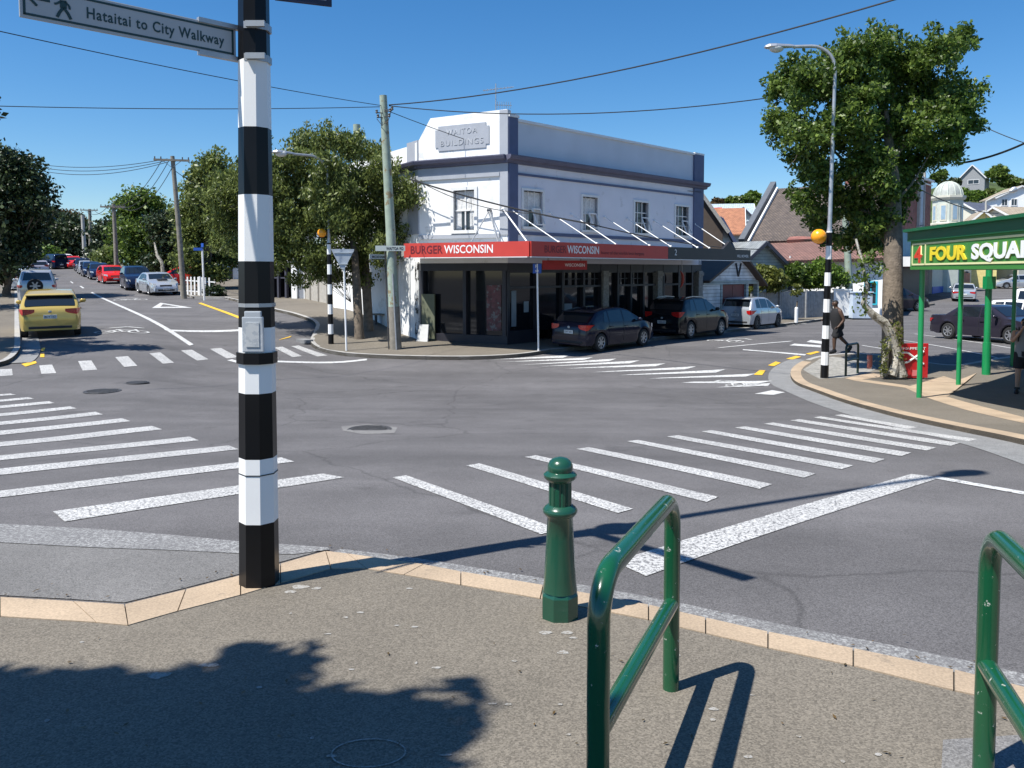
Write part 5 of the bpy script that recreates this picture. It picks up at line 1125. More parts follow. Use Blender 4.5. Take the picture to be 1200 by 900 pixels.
# ================================================================ CARS
def paint(name, c, metal=.0): return mat(name, c, .10, metal, var=.02, coat=.3, spec=.25)
PT = {'navy': paint('navy_black_car_paint', (.012, .014, .03)), 'black': paint('black_car_paint', (.01, .011, .014)), 'silver': paint('silver_car_paint', (.46, .49, .53), .45), 'gold': paint('pale_gold_car_paint', (.50, .37, .11), .2), 'red': paint('red_car_paint', (.55, .02, .015)), 'white': paint('white_car_paint', (.74, .75, .75)), 'blue': paint('dark_blue_car_paint', (.013, .022, .055), .2), 'grey': paint('grey_car_paint', (.16, .17, .19), .4), 'charcoal': paint('charcoal_violet_car_paint', (.03, .027, .04), .2), 'lilac': paint('pale_lilac_car_paint', (.38, .38, .46), .3)}
M['tyre'] = mat('tyre_rubber', (.018, .018, .018), .8, var=.2); M['rim'] = mat('alloy_rim', (.42, .43, .45), .35, .7); M['taill'] = mat('red_tail_lamp', (.48, .012, .012), .15, var=.35, scale=16, coat=.6); M['headl'] = mat('clear_head_lamp', (.55, .58, .6), .1, .3, coat=.8); M['cglass'] = mat('tinted_car_glass', (.012, .016, .02), .04, 0, .05, 1, spec=.9)
M['cplastic'] = mat('black_plastic_trim', (.02, .02, .022), .6); M['plate'] = mat('number_plate', (.68, .68, .66), .5); M['plate_text'] = mat('plate_characters', (.02, .02, .03), .5, var=0)
SPEC = {
 'hatch': dict(L=4.15, W=1.74, wb=(.72, 3.28), tr=.315, belt=(.99, .88), top=[(0, .52), (.015, .78), (.05, .90), (.12, .97), (.58, 1.335), (.72, 1.385), (1.25, 1.455), (1.9, 1.475), (2.2, 1.44), (2.45, 1.37), (3.25, .97), (3.7, .85), (4.0, .70), (4.12, .55), (4.15, .42)], rg=(.16, .55), ws=(2.52, 3.18), sw=[(.86, 1.14, 1.0, 1.14), (1.20, 1.98, 1.20, 1.98), (2.05, 3.02, 2.05, 2.5)], tail=(.84, .30, .19, .17)),
 'sedan': dict(L=4.6, W=1.74, wb=(.95, 3.65), tr=.315, belt=(.93, .88), top=[(0, .55), (.02, .80), (.06, .90), (.12, .945), (.8, .985), (1.32, 1.33), (1.5, 1.39), (2.1, 1.42), (2.5, 1.40), (2.75, 1.34), (3.45, .965), (4.2, .82), (4.5, .66), (4.58, .52), (4.6, .4)], rg=(.84, 1.28), ws=(2.80, 3.38), sw=[(1.15, 1.5, 1.45, 1.5), (1.55, 2.32, 1.55, 2.32), (2.39, 3.3, 2.39, 2.78)], tail=(.72, .34, .17, .15)),
 'suv': dict(L=4.4, W=1.80, wb=(.80, 3.44), tr=.35, belt=(1.10, 1.03), top=[(0, .62), (.02, .95), (.08, 1.06), (.14, 1.12), (.48, 1.53), (.6, 1.60), (1.2, 1.66), (1.9, 1.65), (2.4, 1.57), (3.2, 1.12), (3.9, .98), (4.2, .82), (4.36, .6), (4.4, .48)], rg=(.17, .46), ws=(2.46, 3.14), sw=[(.72, 1.2, .95, 1.2), (1.26, 2.05, 1.26, 2.05), (2.12, 3.0, 2.12, 2.48)], tail=(.98, .30, .22, .16)),
 'offroad': dict(L=4.5, W=1.82, wb=(.85, 3.5), tr=.38, belt=(1.18, 1.12), top=[(0, .7), (.01, 1.1), (.03, 1.2), (.14, 1.68), (.22, 1.78), (.5, 1.82), (2.2, 1.82), (2.6, 1.76), (3.2, 1.2), (3.4, 1.12), (4.2, 1.04), (4.4, .9), (4.48, .7), (4.5, .55)], rg=(.045, .135), ws=(2.66, 3.14), sw=[(.3, 1.2, .36, 1.2), (1.28, 2.1, 1.28, 2.1), (2.18, 3.05, 2.18, 2.66)], tail=(.95, .10, .16, .34)),
 'van': dict(L=4.8, W=1.85, wb=(.95, 3.75), tr=.34, belt=(1.2, 1.15), top=[(0, .6), (.01, 1.2), (.04, 1.5), (.12, 1.86), (.25, 1.95), (2.2, 1.98), (3.3, 1.93), (3.6, 1.82), (4.35, 1.2), (4.6, 1.05), (4.75, .8), (4.8, .5)], rg=(.02, .10), ws=(3.66, 4.28), sw=[(.4, 1.6, .4, 1.6), (1.7, 2.8, 1.7, 2.8), (2.9, 4.1, 2.9, 3.66)], tail=(1.0, .08, .12, .5)),
}
SPEC['wagon'] = dict(SPEC['suv'], L=4.6, belt=(.98, .92), tr=.32, top=[(0, .55), (.02, .85), (.07, .98), (.1, 1.0), (.42, 1.42), (.6, 1.48), (1.6, 1.52), (2.5, 1.48), (2.7, 1.42), (3.5, .98), (4.2, .85), (4.5, .66), (4.6, .45)], ws=(2.76, 3.44), rg=(.13, .38), sw=[(.55, 1.45, .8, 1.45), (1.5, 2.35, 1.5, 2.35), (2.42, 3.3, 2.42, 2.78)], wb=(.9, 3.6))
SPEC['tallhatch'] = dict(SPEC['hatch'], L=3.85, belt=(.98, .92), top=[(0, .55), (.02, .9), (.05, .98), (.09, 1.02), (.32, 1.43), (.45, 1.49), (1.1, 1.53), (1.8, 1.51), (2.1, 1.45), (3.0, 1.0), (3.45, .86), (3.72, .7), (3.83, .55), (3.85, .42)], rg=(.12, .30), ws=(2.17, 2.94), wb=(.62, 3.07), sw=[(.5, .98, .62, .98), (1.04, 1.8, 1.04, 1.8), (1.87, 2.8, 1.87, 2.2)], tail=(.80, .16, .20, .26))
def car(kind, col, label, group=None, plate=None, spare=False, roof_rails=False, hub=None, scoop=False):
    s = SPEC[kind]; L, Wd, tr = s['L'], s['W']/2, s['tr']; A = tr+.055; tp = s['top']; x0 = -L/2
    def ztop(x):
        for (a, za), (b_, zb_) in zip(tp[:-1], tp[1:]):
            if x <= b_: return za+(zb_-za)*(x-a)/(b_-a)
        return tp[-1][1]
    def w(x): return Wd*(1-.15*(max(0, .5-x)/.5)**2.4-.20*(max(0, x-(L-.8))/.8)**2.2)
    def belt(x): return min(s['belt'][0]+(s['belt'][1]-s['belt'][0])*x/L, ztop(x)-.02)
    def wr(x): return w(x)-.02-.34*max(0, ztop(x)-.05-belt(x))
    def zb(x):
        z = .24 if (x < .35 or x > L-.35) else .20
        for c in s['wb']:
            d = abs(x-c)
            if d < A: z = max(z, tr+math.sqrt(A*A-d*d)*.98)
        return z
    xs = set([0, L]+[round(L*i/34, 3) for i in range(35)]+[p[0] for p in tp])
    for c in s['wb']:
        for i in range(15): a = math.pi*i/14; xs.add(round(c+A*math.cos(a)*.9995, 4))
    xs = sorted(xs); t = thing('parked_car', label, 'car', (0, 0, 0), 0, group)
    def half(x):
        z0 = zb(x); ww = w(x); be = belt(x); top = ztop(x); r_ = max(.05, wr(x)); ze = max(be+.005, top-.05); z3 = max(.42, z0+.04); z4 = max(be-.2, z0+.06); z4 = min(z4, be-.02); z3 = min(z3, z4-.01); z0 = min(z0, z3-.02)
        q = [(0, z0), (ww-.16, z0), (ww-.02, z0), (ww+.0, z3), (ww+.012, (z3+z4)/2), (ww, z4), (ww-.02, be)]
        q += [(ww-.02+(r_-ww+.02)*k/3, be+(ze-be)*k/3) for k in (1, 2, 3)]
        q += [(max(.03, r_-.035), ze+(top-ze)*.7), (max(.02, r_-.10), top-.004), (max(.01, r_*.5), top+.008), (0, top+.014)]
        return q
    b = MB(); n = None
    for x in xs:
        q = half(x); ring = [(x+x0, y, z) for y, z in q]+[(x+x0, -y, z) for y, z in reversed(q[1:-1])]; n = len(ring); b.v += ring
    for i in range(len(xs)-1):
        for j in range(n): a = i*n+j; c = i*n+(j+1) % n; b.f.append((a, c, c+n, a+n)); b.m.append(0)
    b.f.append(tuple(range(n))); b.m.append(0); k = (len(xs)-1)*n; b.f.append(tuple(range(k, k+n))[::-1]); b.m.append(0)
    b.build('body', PT[col], t, smooth=48)
    b = MB(); b.box((0, 0, .40), (L-.5, s['W']-.46, .34)); b.build('underbody', M['cplastic'], t)
    def side(x, f, sg, o=.006):
        be = belt(x); ze = max(be+.005, ztop(x)-.05); y = (w(x)-.02)+(wr(x)-w(x)+.02)*f; return (x+x0, sg*(y+o), be+(ze-be)*f+.001)
    for sg in (1, -1):
        for a0, a1, b0, b1 in s['sw']:
            m = MB(); m.grid(lambda i, j: side((a0+(a1-a0)*i)*(1-(.08+.84*j))+(b0+(b1-b0)*i)*(.08+.84*j), .08+.84*j, sg), 8, 4); m.build('side_window', M['cglass'], t, smooth=True)
    def topf(x, g, o=.012): r_ = max(.02, wr(x)-.11); return (x+x0, g*r_, ztop(x)+.014-.014*abs(g)+o)
    m = MB(); a, c = s['ws']; m.grid(lambda i, j: topf(a+(c-a)*i, j*2-1), 8, 8); m.build('windscreen', M['cglass'], t, smooth=True)
    m = MB(); a, c = s['rg']; m.grid(lambda i, j: (lambda p: (p[0]-.012, p[1], p[2]))(topf(a+(c-a)*i, (j*2-1))), 8, 8); m.build('rear_window', M['cglass'], t, smooth=True)
    tz, tw, th_, tl = s['tail']; 
    for sg in (1, -1):
        m = MB()
        def tf(i, j):
            z = tz-th_/2+th_*j
            if i < .5: k = i*2; return (x0-.008, sg*(w(0)-tw*1.05+tw*k), tz+th_/2-th_*(1-j)*(.45+.55*k**.6)-.01*(1-k))
            k = (i-.5)*2; z = tz+th_/2-th_*(1-j)*(1-.75*k*k); x = tl*k*(.7+.3*j)*1.9; return (x0-.008+x, sg*(w(x)+.012), z)
        m.grid(tf, 8, 3); m.build('tail_light', M['taill'], t, smooth=True)
        m = MB()
        def hf(i, j):
            x = L-.42+.34*i*(1-.15*j)+.02; z = .60+.13*j+(L-x)*.22; return (x+x0+.02, sg*(w(min(L, x))+.004-.32*max(0, i-.55)), z)
        m.grid(hf, 8, 3); m.build('headlight', M['headl'], t, smooth=True)
        m = MB(); wx = s['sw'][-1][1]-.18; m.sphere((wx+x0, sg*(w(wx)+.10), belt(wx)+.10), .09, 6, sc=(.7, 1.15, .8)); m.beam((wx+x0, sg*(w(wx)-.03), belt(wx)+.03), (wx+x0, sg*(w(wx)+.08), belt(wx)+.07), .05, .05); m.build('wing_mirror', PT[col], t, smooth=True)
        for wi, c in enumerate(s['wb']):
            y = sg*(Wd-.115); m = MB(); rings = [(.62, -.09), (.93, -.1), (1.0, -.075), (1.0, .075), (.93, .1), (.66, .105), (.62, .09)]
            base = len(m.v); N = 24
            for r_, o in rings: m.v += [(c+x0+tr*r_*math.cos(2*math.pi*j/N), y+sg*o, tr+tr*r_*math.sin(2*math.pi*j/N)) for j in range(N)]
            for i in range(len(rings)-1):
                for j in range(N): a_ = i*N+j; b_ = i*N+(j+1) % N; m.f.append((a_, b_, b_+N, a_+N)); m.m.append(0)
            wt = m.build('wheel', M['tyre'], t, smooth=True)
            m = MB(); R0 = tr*.63
            m.tube([(c+x0, y+sg*.02, tr), (c+x0, y+sg*.085, tr)], [R0*.25, R0*.16], 10)
            for k in range(7):
                a_ = 2*math.pi*k/7+.2; m.beam((c+x0+R0*.15*math.cos(a_), y+sg*.08, tr+R0*.15*math.sin(a_)), (c+x0+R0*.98*math.cos(a_), y+sg*.085, tr+R0*.98*math.sin(a_)), R0*.24, .02, up=(0, 1, 0))
            pr = [(c+x0+R0*math.cos(2*math.pi*j/N), y+sg*.088, tr+R0*math.sin(2*math.pi*j/N)) for j in range(N+1)]; m.tube(pr, .016, 6, cap=False)
            q = m.build('rim', M['rim'] if hub is None else M[hub], t, smooth=True); q.parent = wt
            m = MB(); m.tube([(c+x0, y-sg*.03, tr), (c+x0, y+sg*.03, tr)], [R0, R0], 16); q = m.build('brake_disc', M['iron'], t); q.parent = wt
    m = MB()
    for sg in (1, -1):
        def low(x, k): z = .3+(belt(x)-.3)*k; return (x+x0, sg*(w(x)+.014*(math.sin(math.pi*min(1, k*1.05)))-.02*max(0, k-.8)*5*.9+.001), z)
        for x in ([s['sw'][-1][0]-.04, s['sw'][-2][0]-.04] if len(s['sw']) > 2 else [1.2]):
            m.grid(lambda i, j: (lambda p: (p[0], p[1]+sg*.002, p[2]))(low(x+.012*i-.006, j)), 1, 8)
        x = s['sw'][-1][1]-.04; m.grid(lambda i, j: (lambda p: (p[0], p[1]+sg*.002, p[2]))(low(x+.012*i, .1+.85*j)), 1, 8)
    m.build('door_seams', M['cplastic'], t)
    m = MB()
    for sg in (1, -1):
        for x in (s['sw'][-1][0]+.10, s['sw'][-2][0]+.08): m.box((x+x0, sg*(w(x)+.018), belt(x)-.12), (.17, .025, .028))
    m.build('door_handles', PT[col], t, bevel=.006)
    m = MB(); m.box((x0+.04, 0, .34), (.10, s['W']*.70, .09)); m.build('rear_bumper_trim', M['cplastic'], t, bevel=.02)
    m = MB(); m.box((-x0-.05, 0, .34), (.10, s['W']*.60, .14)); m.build('front_bumper_trim', M['cplastic'], t, bevel=.02)
    m = MB(); m.grid(lambda i, j: (-x0-.085+.05*(1-j), (i*2-1)*.36, .55+.13*j), 6, 2); m.build('grille', M['cplastic'], t)
    zp = (tp[1][1]+.50)/2 if kind in ('sedan', 'wagon') else (.74 if kind in ('hatch', 'suv', 'tallhatch') else .6)
    for xx, zz in ((x0-.012, zp-.06), (-x0+.012, .42)):
        m = MB(); m.box((xx, 0, zz), (.014, .38, .12)); np_ = m.build('number_plate', M['plate'], t, bevel=.003)
        if plate:
            sg = -1 if xx < 0 else 1; tx = text(plate, M['plate_text'], None, (xx+sg*.008, .155*(1 if sg < 0 else -1), zz-.035), (0, -1 if sg < 0 else 1, 0), (0, 0, 1), height=.07, width=.31, ext=.001, bold=.01); tx.parent = np_
    m = MB(); m.sphere((x0-.005, 0, zp+.10), .045, 6, sc=(.3, 1.2, 1)); m.build('badge', M['rim'], t)
    if roof_rails:
        for sg in (1, -1):
            m = MB(); m.tube([(x+x0, sg*(wr(x)-.05), ztop(x)+(.035 if .75 < x < 2.2 else .012)) for x in (.7, .8, 1.4, 2.1, 2.25)], .018, 6); m.build('roof_rail', M['alu'], t)
    if spare:
        m = MB(); m.tube([(x0-.20, .1, .98), (x0-.02, .1, .98)], [.36, .38], 24); sp = m.build('spare_wheel', M['tyre'], t, bevel=.02)
        m = MB(); m.tube([(x0-.23, .1, .98), (x0-.19, .1, .98)], [.1, .12], 12)
        for k in range(6): a_ = k*math.pi/3; m.beam((x0-.215, .1+.08*math.cos(a_), .98+.08*math.sin(a_)), (x0-.215, .1+.24*math.cos(a_), .98+.24*math.sin(a_)), .07, .02, up=(1, 0, 0))
        q = m.build('rim', M['rim'], t); q.parent = sp
    if scoop:
        m = MB(); m.box((1.35, 0, .985), (.30, .6, .06)); m.build('bonnet_scoop', M['cplastic'], t, bevel=.02)
    if kind in ('hatch', 'suv', 'tallhatch'):
        m = MB(); zz = ztop(tp[4][0]); m.box((x0+tp[4][0]-.06, 0, zz+.012), (.22, 2*wr(tp[5][0])-.1, .03)); m.build('roof_spoiler', PT[col], t, bevel=.01)
    return t
def place(t, p, head, pitch=True, dz=0.02):
    d = Vector((math.cos(head), math.sin(head), 0)); x, y = p[0], p[1]
    za = h(x+d.x*1.3, y+d.y*1.3); zb_ = h(x-d.x*1.3, y-d.y*1.3); sl_ = math.atan2(za-zb_, 2.6)
    n = Vector((-d.y, d.x, 0)); zl = h(x+n.x*.75, y+n.y*.75); zr = h(x-n.x*.75, y-n.y*.75); ro = math.atan2(zl-zr, 1.5)
    t.location = (x, y, (za+zb_)/2+dz); t.rotation_euler = (ro, -sl_, head)
def atpx(u, Y): p = P(u, 340, Y); return (p.x, p.y)
SH = math.atan2(.75, .66); HL = math.atan2(.848, -.53)
def C3(rw, off=.85, L2=1.3):  # centre from the rear right wheel contact point
    d = Vector((math.cos(SH), math.sin(SH), 0)); n = Vector((-d.y, d.x, 0)); return rw+d*L2+n*off
grp = 'cars parked by the shops'
c1 = car('hatch', 'navy', 'navy black hatchback parked nearest the striped crossing by the shops', grp, 'EWT 402'); place(c1, C3(Vector((3.05, 27.0, 0)), .78, 1.35), SH-R(2))
c2 = car('suv', 'black', 'dark compact off roader with silver roof rails parked between two hatchbacks', grp, 'GKD 571', roof_rails=True); place(c2, C3(Vector((7.15, 31.9, 0)), .80, 1.4), SH)
c3 = car('tallhatch', 'silver', 'small silver hatchback parked by the grey paling fence', grp, 'CDH 803', hub='iron'); place(c3, C3(Vector((11.7, 38.0, 0)), .76, 1.3), SH)
g1 = car('hatch', 'gold', 'pale gold hatchback parked at the left kerb of the hill road', 'cars parked up the hill road', 'BCY 165'); p = atpx(60, 27.2); place(g1, p, HL-R(3))
s1 = car('offroad', 'silver', 'silver four wheel drive with a spare wheel on its back door', 'cars parked up the hill road', spare=True); place(s1, atpx(43, 44), HL)
hg = 'cars parked up the hill road'
w1 = car('sedan', 'silver', 'silver sporty saloon with a bonnet scoop facing downhill', hg, 'DUK 914', scoop=True); p = atpx(184, 52.5); place(w1, p, HL+math.pi+R(6))
b1 = car('suv', 'blue', 'dark blue wagon tucked close behind the sporty silver saloon', hg); place(b1, atpx(160, 57.5), HL+math.pi)
r1_ = car('hatch', 'red', 'bright red hatchback facing downhill below the orange brick wall', hg); place(r1_, atpx(131, 66), HL+math.pi+R(4))
hb = car('hatch', 'blue', 'first dark blue car uphill of the bright red hatchback', hg); place(hb, atpx(116.5, 73.5), HL+math.pi)
for i, (src, u, Y, hd_, l) in enumerate([(hb, 108, 79.5, 1, 'second dark blue hatchback in the row uphill of the bright red one'), (w1, 102.5, 86, 1, 'silver saloon high in the row facing downhill'), (hb, 98, 93, 1, 'third dark blue hatchback near the crest of the hill road'), (r1_, 87, 99, 1, 'small red car near the crest of the hill road')]):
    c = dup(src, None, label=l); place(c, atpx(u, Y), HL+math.pi)
wh = car('wagon', 'white', 'white wagon facing downhill at the very crest of the road', hg); place(wh, atpx(77, 104), HL+math.pi+R(20))
dk = car('offroad', 'blue', 'dark blue four wheel drive standing at the crest of the hill road', hg); place(dk, atpx(64, 98), HL+R(20))
li = car('wagon', 'lilac', 'pale lilac wagon heading over the crest of the hill road', hg); place(li, atpx(46.5, 84), HL)
for i, (src, u, Y, l) in enumerate([(wh, 29, 56, 'white roofed wagon immediately uphill of the silver four wheel drive'), (li, 24, 66, 'second pale wagon roof beyond the silver four wheel drive'), (hb, 20, 75, 'dark car in the tree shade on the left kerb'), (dk, 31, 96, 'dark car beneath the trees at the left of the crest')]):
    c = dup(src, None, label=l); place(c, atpx(u, Y), HL)
rd = dup(r1_, None, label='red car half hidden behind the leaning power pole'); place(rd, atpx(212, 62), R(200))
# right-hand side
bs = car('sedan', 'charcoal', 'charcoal saloon in an angled bay behind the green awning posts', 'cars on the far right street', 'BNZ 236'); place(bs, (18.86, 31.0), R(-70))
ws_ = car('tallhatch', 'white', 'white hatchback parked just beyond the charcoal saloon', 'cars on the far right street'); place(ws_, (22.0, 33.2), R(-68))
vn = car('van', 'white', 'white van behind the rightmost green awning post', 'cars on the far right street'); place(vn, (25.2, 35.6), R(-68))
ss = car('sedan', 'silver', 'silver saloon driving away up the far right street', 'cars on the far right street'); place(ss, atpx(1129, 66), R(62))
sv = car('wagon', 'silver', 'silver wagon side on at the bend of the far right street', 'cars on the far right street'); place(sv, atpx(1190, 86), R(172))
ds = car('suv', 'charcoal', 'dark car parked across the road behind the big street tree trunk', 'cars on the far right street'); place(ds, atpx(1048, 54), R(12))
# ================================================================ TREES
L_ = {'dark': leafmat('dark_glossy_foliage', (.010, .022, .007), (.07, .10, .035), .15),
      'oak': leafmat('mid_green_foliage', (.03, .065, .011), (.22, .31, .06), .42),
      'willow': leafmat('olive_green_foliage', (.055, .08, .018), (.27, .32, .09), .42),
      'bright': leafmat('fresh_green_foliage', (.04, .09, .012), (.22, .33, .05), .35),
      'gold': leafmat('yellow_green_foliage', (.09, .11, .02), (.22, .24, .06), .35),
      'rust': leafmat('rusty_foliage', (.07, .05, .02), (.16, .10, .04), .25)}
def leaves(name, m, parent, cen, per, spread, size, rng, droop=0.0, asp=2.2):
    """many small leaf faces scattered round the clump centres (world coords)"""
    cen = np.array(cen); n = len(cen)*per
    c = np.repeat(cen, per, axis=0); off = rng.normal(size=(n, 3))
    off /= np.linalg.norm(off, axis=1)[:, None]+1e-6; off *= (rng.random((n, 1))**.5)*np.array(spread)
    p = c+off; d = rng.normal(size=(n, 3)); d[:, 2] -= droop; d /= np.linalg.norm(d, axis=1)[:, None]
    e = rng.normal(size=(n, 3)); e -= (e*d).sum(1)[:, None]*d; e /= np.linalg.norm(e, axis=1)[:, None]
    s = size*(.45+1.1*rng.random((n, 1))**1.3); a = d*s*.5; b = e*s*.5/asp*1.3
    v = np.stack([p-a, p+b-a*.1, p+a, p-b-a*.1], axis=1).reshape(-1, 3)-np.array(parent.location)
    me = bpy.data.meshes.new(name); me.vertices.add(n*4); me.vertices.foreach_set('co', v.astype(np.float32).ravel())
    me.loops.add(n*4); me.loops.foreach_set('vertex_index', np.arange(n*4, dtype=np.int32))
    me.polygons.add(n); me.polygons.foreach_set('loop_start', np.arange(0, n*4, 4, dtype=np.int32))
    try: me.polygons.foreach_set('loop_total', np.full(n, 4, dtype=np.int32))
    except Exception: pass
    me.update(calc_edges=True); me.materials.append(m)
    o = bpy.data.objects.new(name, me); C.objects.link(o); o.parent = parent; return o
def tree(name, label, base, lobes, m, leaf=.2, nclump=40, per=60, clump=.5, tr=.2, bark=None, group=None, seed=1, trunks=None, droop=0., top=None, cat='tree', flat=.8, limbs=True, asp=2.2, shell=.45, wisp=0):
    WS = []
    """lobes: (centre Vector, radius) in world space"""
    rng = np.random.default_rng(seed); rnd = random.Random(seed)
    t = thing(name, label, cat, base, 0, group)
    cen = []; R2 = sum(r*r for _, r in lobes)
    for c, r in lobes:
        k = max(3, int(nclump*len(lobes)*r*r/R2))
        d = rng.normal(size=(k, 3)); d /= np.linalg.norm(d, axis=1)[:, None]
        q = np.array(c)+d*r*(shell+(1-shell)*rng.random((k, 1)))*np.array([1, 1, flat]); cen.append(q)
    if wisp:
        for c, r in lobes:
            k = max(2, int(wisp)); d = rng.normal(size=(k, 3)); d[:, 2] = np.abs(d[:, 2])*.9; d /= np.linalg.norm(d, axis=1)[:, None]; wc = np.array(c)+d*r*(1.0+.30*rng.random((k, 1)))
            leaves('outer_sprays', m, t, wc, max(6, per//4), (clump*.42, clump*.42, clump*.55), leaf, rng, droop, asp) if False else WS.append(wc)
    cen = np.concatenate(cen)
    cr_ = leaves('crown', m, t, cen, per, (clump, clump, clump*.7), leaf, rng, droop, asp)
    if WS:
        w2 = leaves('crown_sprays', m, t, np.concatenate(WS), max(6, per//4), (clump*.45, clump*.45, clump*.55), leaf, rng, droop, asp); w2.parent = cr_; w2.location = (0, 0, 0)
    b = MB(); bk = bark or M['bark']
    tips = trunks or [base+Vector((0, 0, 0))]
    fork = sum((c for c, r in lobes), Vector())/len(lobes)
    zf = min(c.z-r*.6 for c, r in lobes); fk = Vector((base.x*.7+fork.x*.3, base.y*.7+fork.y*.3, max(base.z+.6, zf*.75+base.z*.25)))
    b.tube([base-Vector((0, 0, .3)), base+Vector((0, 0, .15)), base.lerp(fk, .5)+Vector((rnd.uniform(-.1, .1), 0, 0)), fk], [tr*1.35, tr*1.1, tr*.9, tr*.75], 10)
    b.build('trunk', bk, t, world=True, smooth=True)
    if limbs:
        b = MB()
        for c, r in lobes[:9]:
            mid = fk.lerp(c, .5)+Vector((rnd.uniform(-.2, .2)*r, rnd.uniform(-.2, .2)*r, -.1*r)); rad = tr*.5
            b.tube([fk-Vector((0, 0, .1)), mid, c], [rad, rad*.6, rad*.25], 7)
            for _ in range(4):
                a = rng.normal(size=3); a /= np.linalg.norm(a); e = c+Vector(a)*r*.85; b.tube([mid.lerp(c, rnd.uniform(.2, .9)), e], [rad*.3, rad*.08], 5)
        b.build('limb', bk, t, world=True, smooth=True)
    return t
def lob(Y, L, dj=.5, seed=0):
    rn = random.Random(seed); out = []
    for u, v, r in L:
        rr = r*Y/930; out.append((P(u, v, Y+rn.uniform(-1, 1)*dj), rr))
    return out
# big street tree on the right-hand corner
tb = G(1048, 443, .08); Yt = tb.y
lb = lob(Yt+1.45, [(1046, 205, 16), (1052, 232, 14), (1040, 255, 15), (1030, 278, 13), (1022, 292, 10), (1062, 215, 14), (1035, 222, 16), (970, 280, 12), (925, 110, 28), (918, 145, 26), (930, 85, 18), (955, 95, 30), (985, 75, 30), (1010, 62, 28), (1040, 62, 26), (1075, 75, 28), (1105, 60, 24), (1120, 50, 16), (1000, 110, 38), (1050, 105, 38), (1095, 110, 34), (1125, 120, 26), (1128, 150, 22), (1085, 150, 34), (1035, 150, 38), (985, 150, 34), (945, 160, 26), (945, 190, 24), (975, 200, 28), (1015, 195, 30), (1060, 185, 28), (1100, 180, 24), (950, 230, 22), (960, 262, 15), (985, 235, 22), (1010, 245, 26), (1032, 262, 20), (1000, 280, 18), (1048, 235, 18)], 1.1, 5)
tree('street_tree', 'tall bushy street tree with an ivy covered forked trunk on the far corner footpath', tb, lb, L_['oak'], leaf=.125, nclump=20, per=100, clump=.34, wisp=11, tr=.01, limbs=True, bark=M['bark'], seed=5, droop=.4, asp=2.4, shell=.35)
t0 = bpy.data.objects['street_tree']
for o in [q for q in bpy.data.objects if q.parent == t0 and q.name.startswith(('trunk', 'limb'))]: bpy.data.objects.remove(o)
b = MB(); z = Vector((0, 0, 1))
b.tube([tb-z*.2, P(1048, 443, Yt)+z*.1, P(1046, 400, Yt), P(1046, 350, Yt+.3), P(1047, 280, Yt+.7), P(1046, 215, Yt+1.1), P(1042, 170, Yt+1.1), P(1038, 130, Yt+1.1)], [.40, .34, .27, .26, .235, .20, .13, .06], 16); b.build('trunk', M['bark'], t0, world=True, smooth=True)
b = MB(); b.tube([P(1056, 441, Yt-.28), P(1052, 420, Yt-.3), P(1046, 395, Yt-.33), P(1036, 378, Yt-.36), P(1022, 368, Yt-.4), P(1012, 356, Yt-.4), P(1016, 335, Yt-.4), P(1010, 305, Yt-.3), P(1003, 280, Yt-.2)], [.17, .12, .13, .12, .10, .08, .055, .04, .03], 10)
b.tube([P(1036, 440, Yt-.2), P(1038, 415, Yt-.28), P(1044, 392, Yt-.3)], [.10, .08, .08], 8)
b.tube([P(1045, 440, Yt-.38), P(1050, 425, Yt-.34), P(1052, 405, Yt-.33)], [.13, .10, .09], 8)
b.build('pale_limb', M['palebark'], t0, world=True, smooth=True)
b = MB(); rn = random.Random(2)
for (u0, v0), (u1, v1), r in [((1046, 260), (960, 215), .07), ((1044, 230), (930, 130), .09), ((1044, 215), (1000, 110), .09), ((1043, 190), (1100, 110), .09), ((1044, 170), (1020, 80), .07), ((1046, 240), (1090, 180), .07), ((1043, 200), (955, 160), .06), ((1040, 290), (1015, 240), .05), ((1000, 280), (1012, 250), .03), ((950, 150), (915, 150), .04), ((940, 165), (925, 195), .03)]:
    a, c = P(u0, v0, Yt+1.1), P(u1, v1, Yt+1.2+rn.uniform(-.3, .6)); m = a.lerp(c, .5)+Vector((0, 0, -.15)); b.tube([a, m, c], [r*.7, r*.45, r*.15], 7)
b.build('limb', M['bark'], t0, world=True, smooth=True)
rng = np.random.default_rng(9); ivy = [P(u, v, Yt-.42) for u, v in [(1012, 345), (1016, 330), (1022, 318), (1012, 310), (1026, 300), (1006, 325), (1010, 360), (1018, 300), (1030, 312)]]
leaves('ivy', L_['oak'], t0, ivy, 42, (.26, .2, .22), .12, rng)
ivy = [P(rng.uniform(1034, 1058), v, Yt-.42) for v in np.linspace(380, 436, 16)]; leaves('creeper', L_['gold'], t0, ivy, 34, (.13, .1, .14), .07, rng)
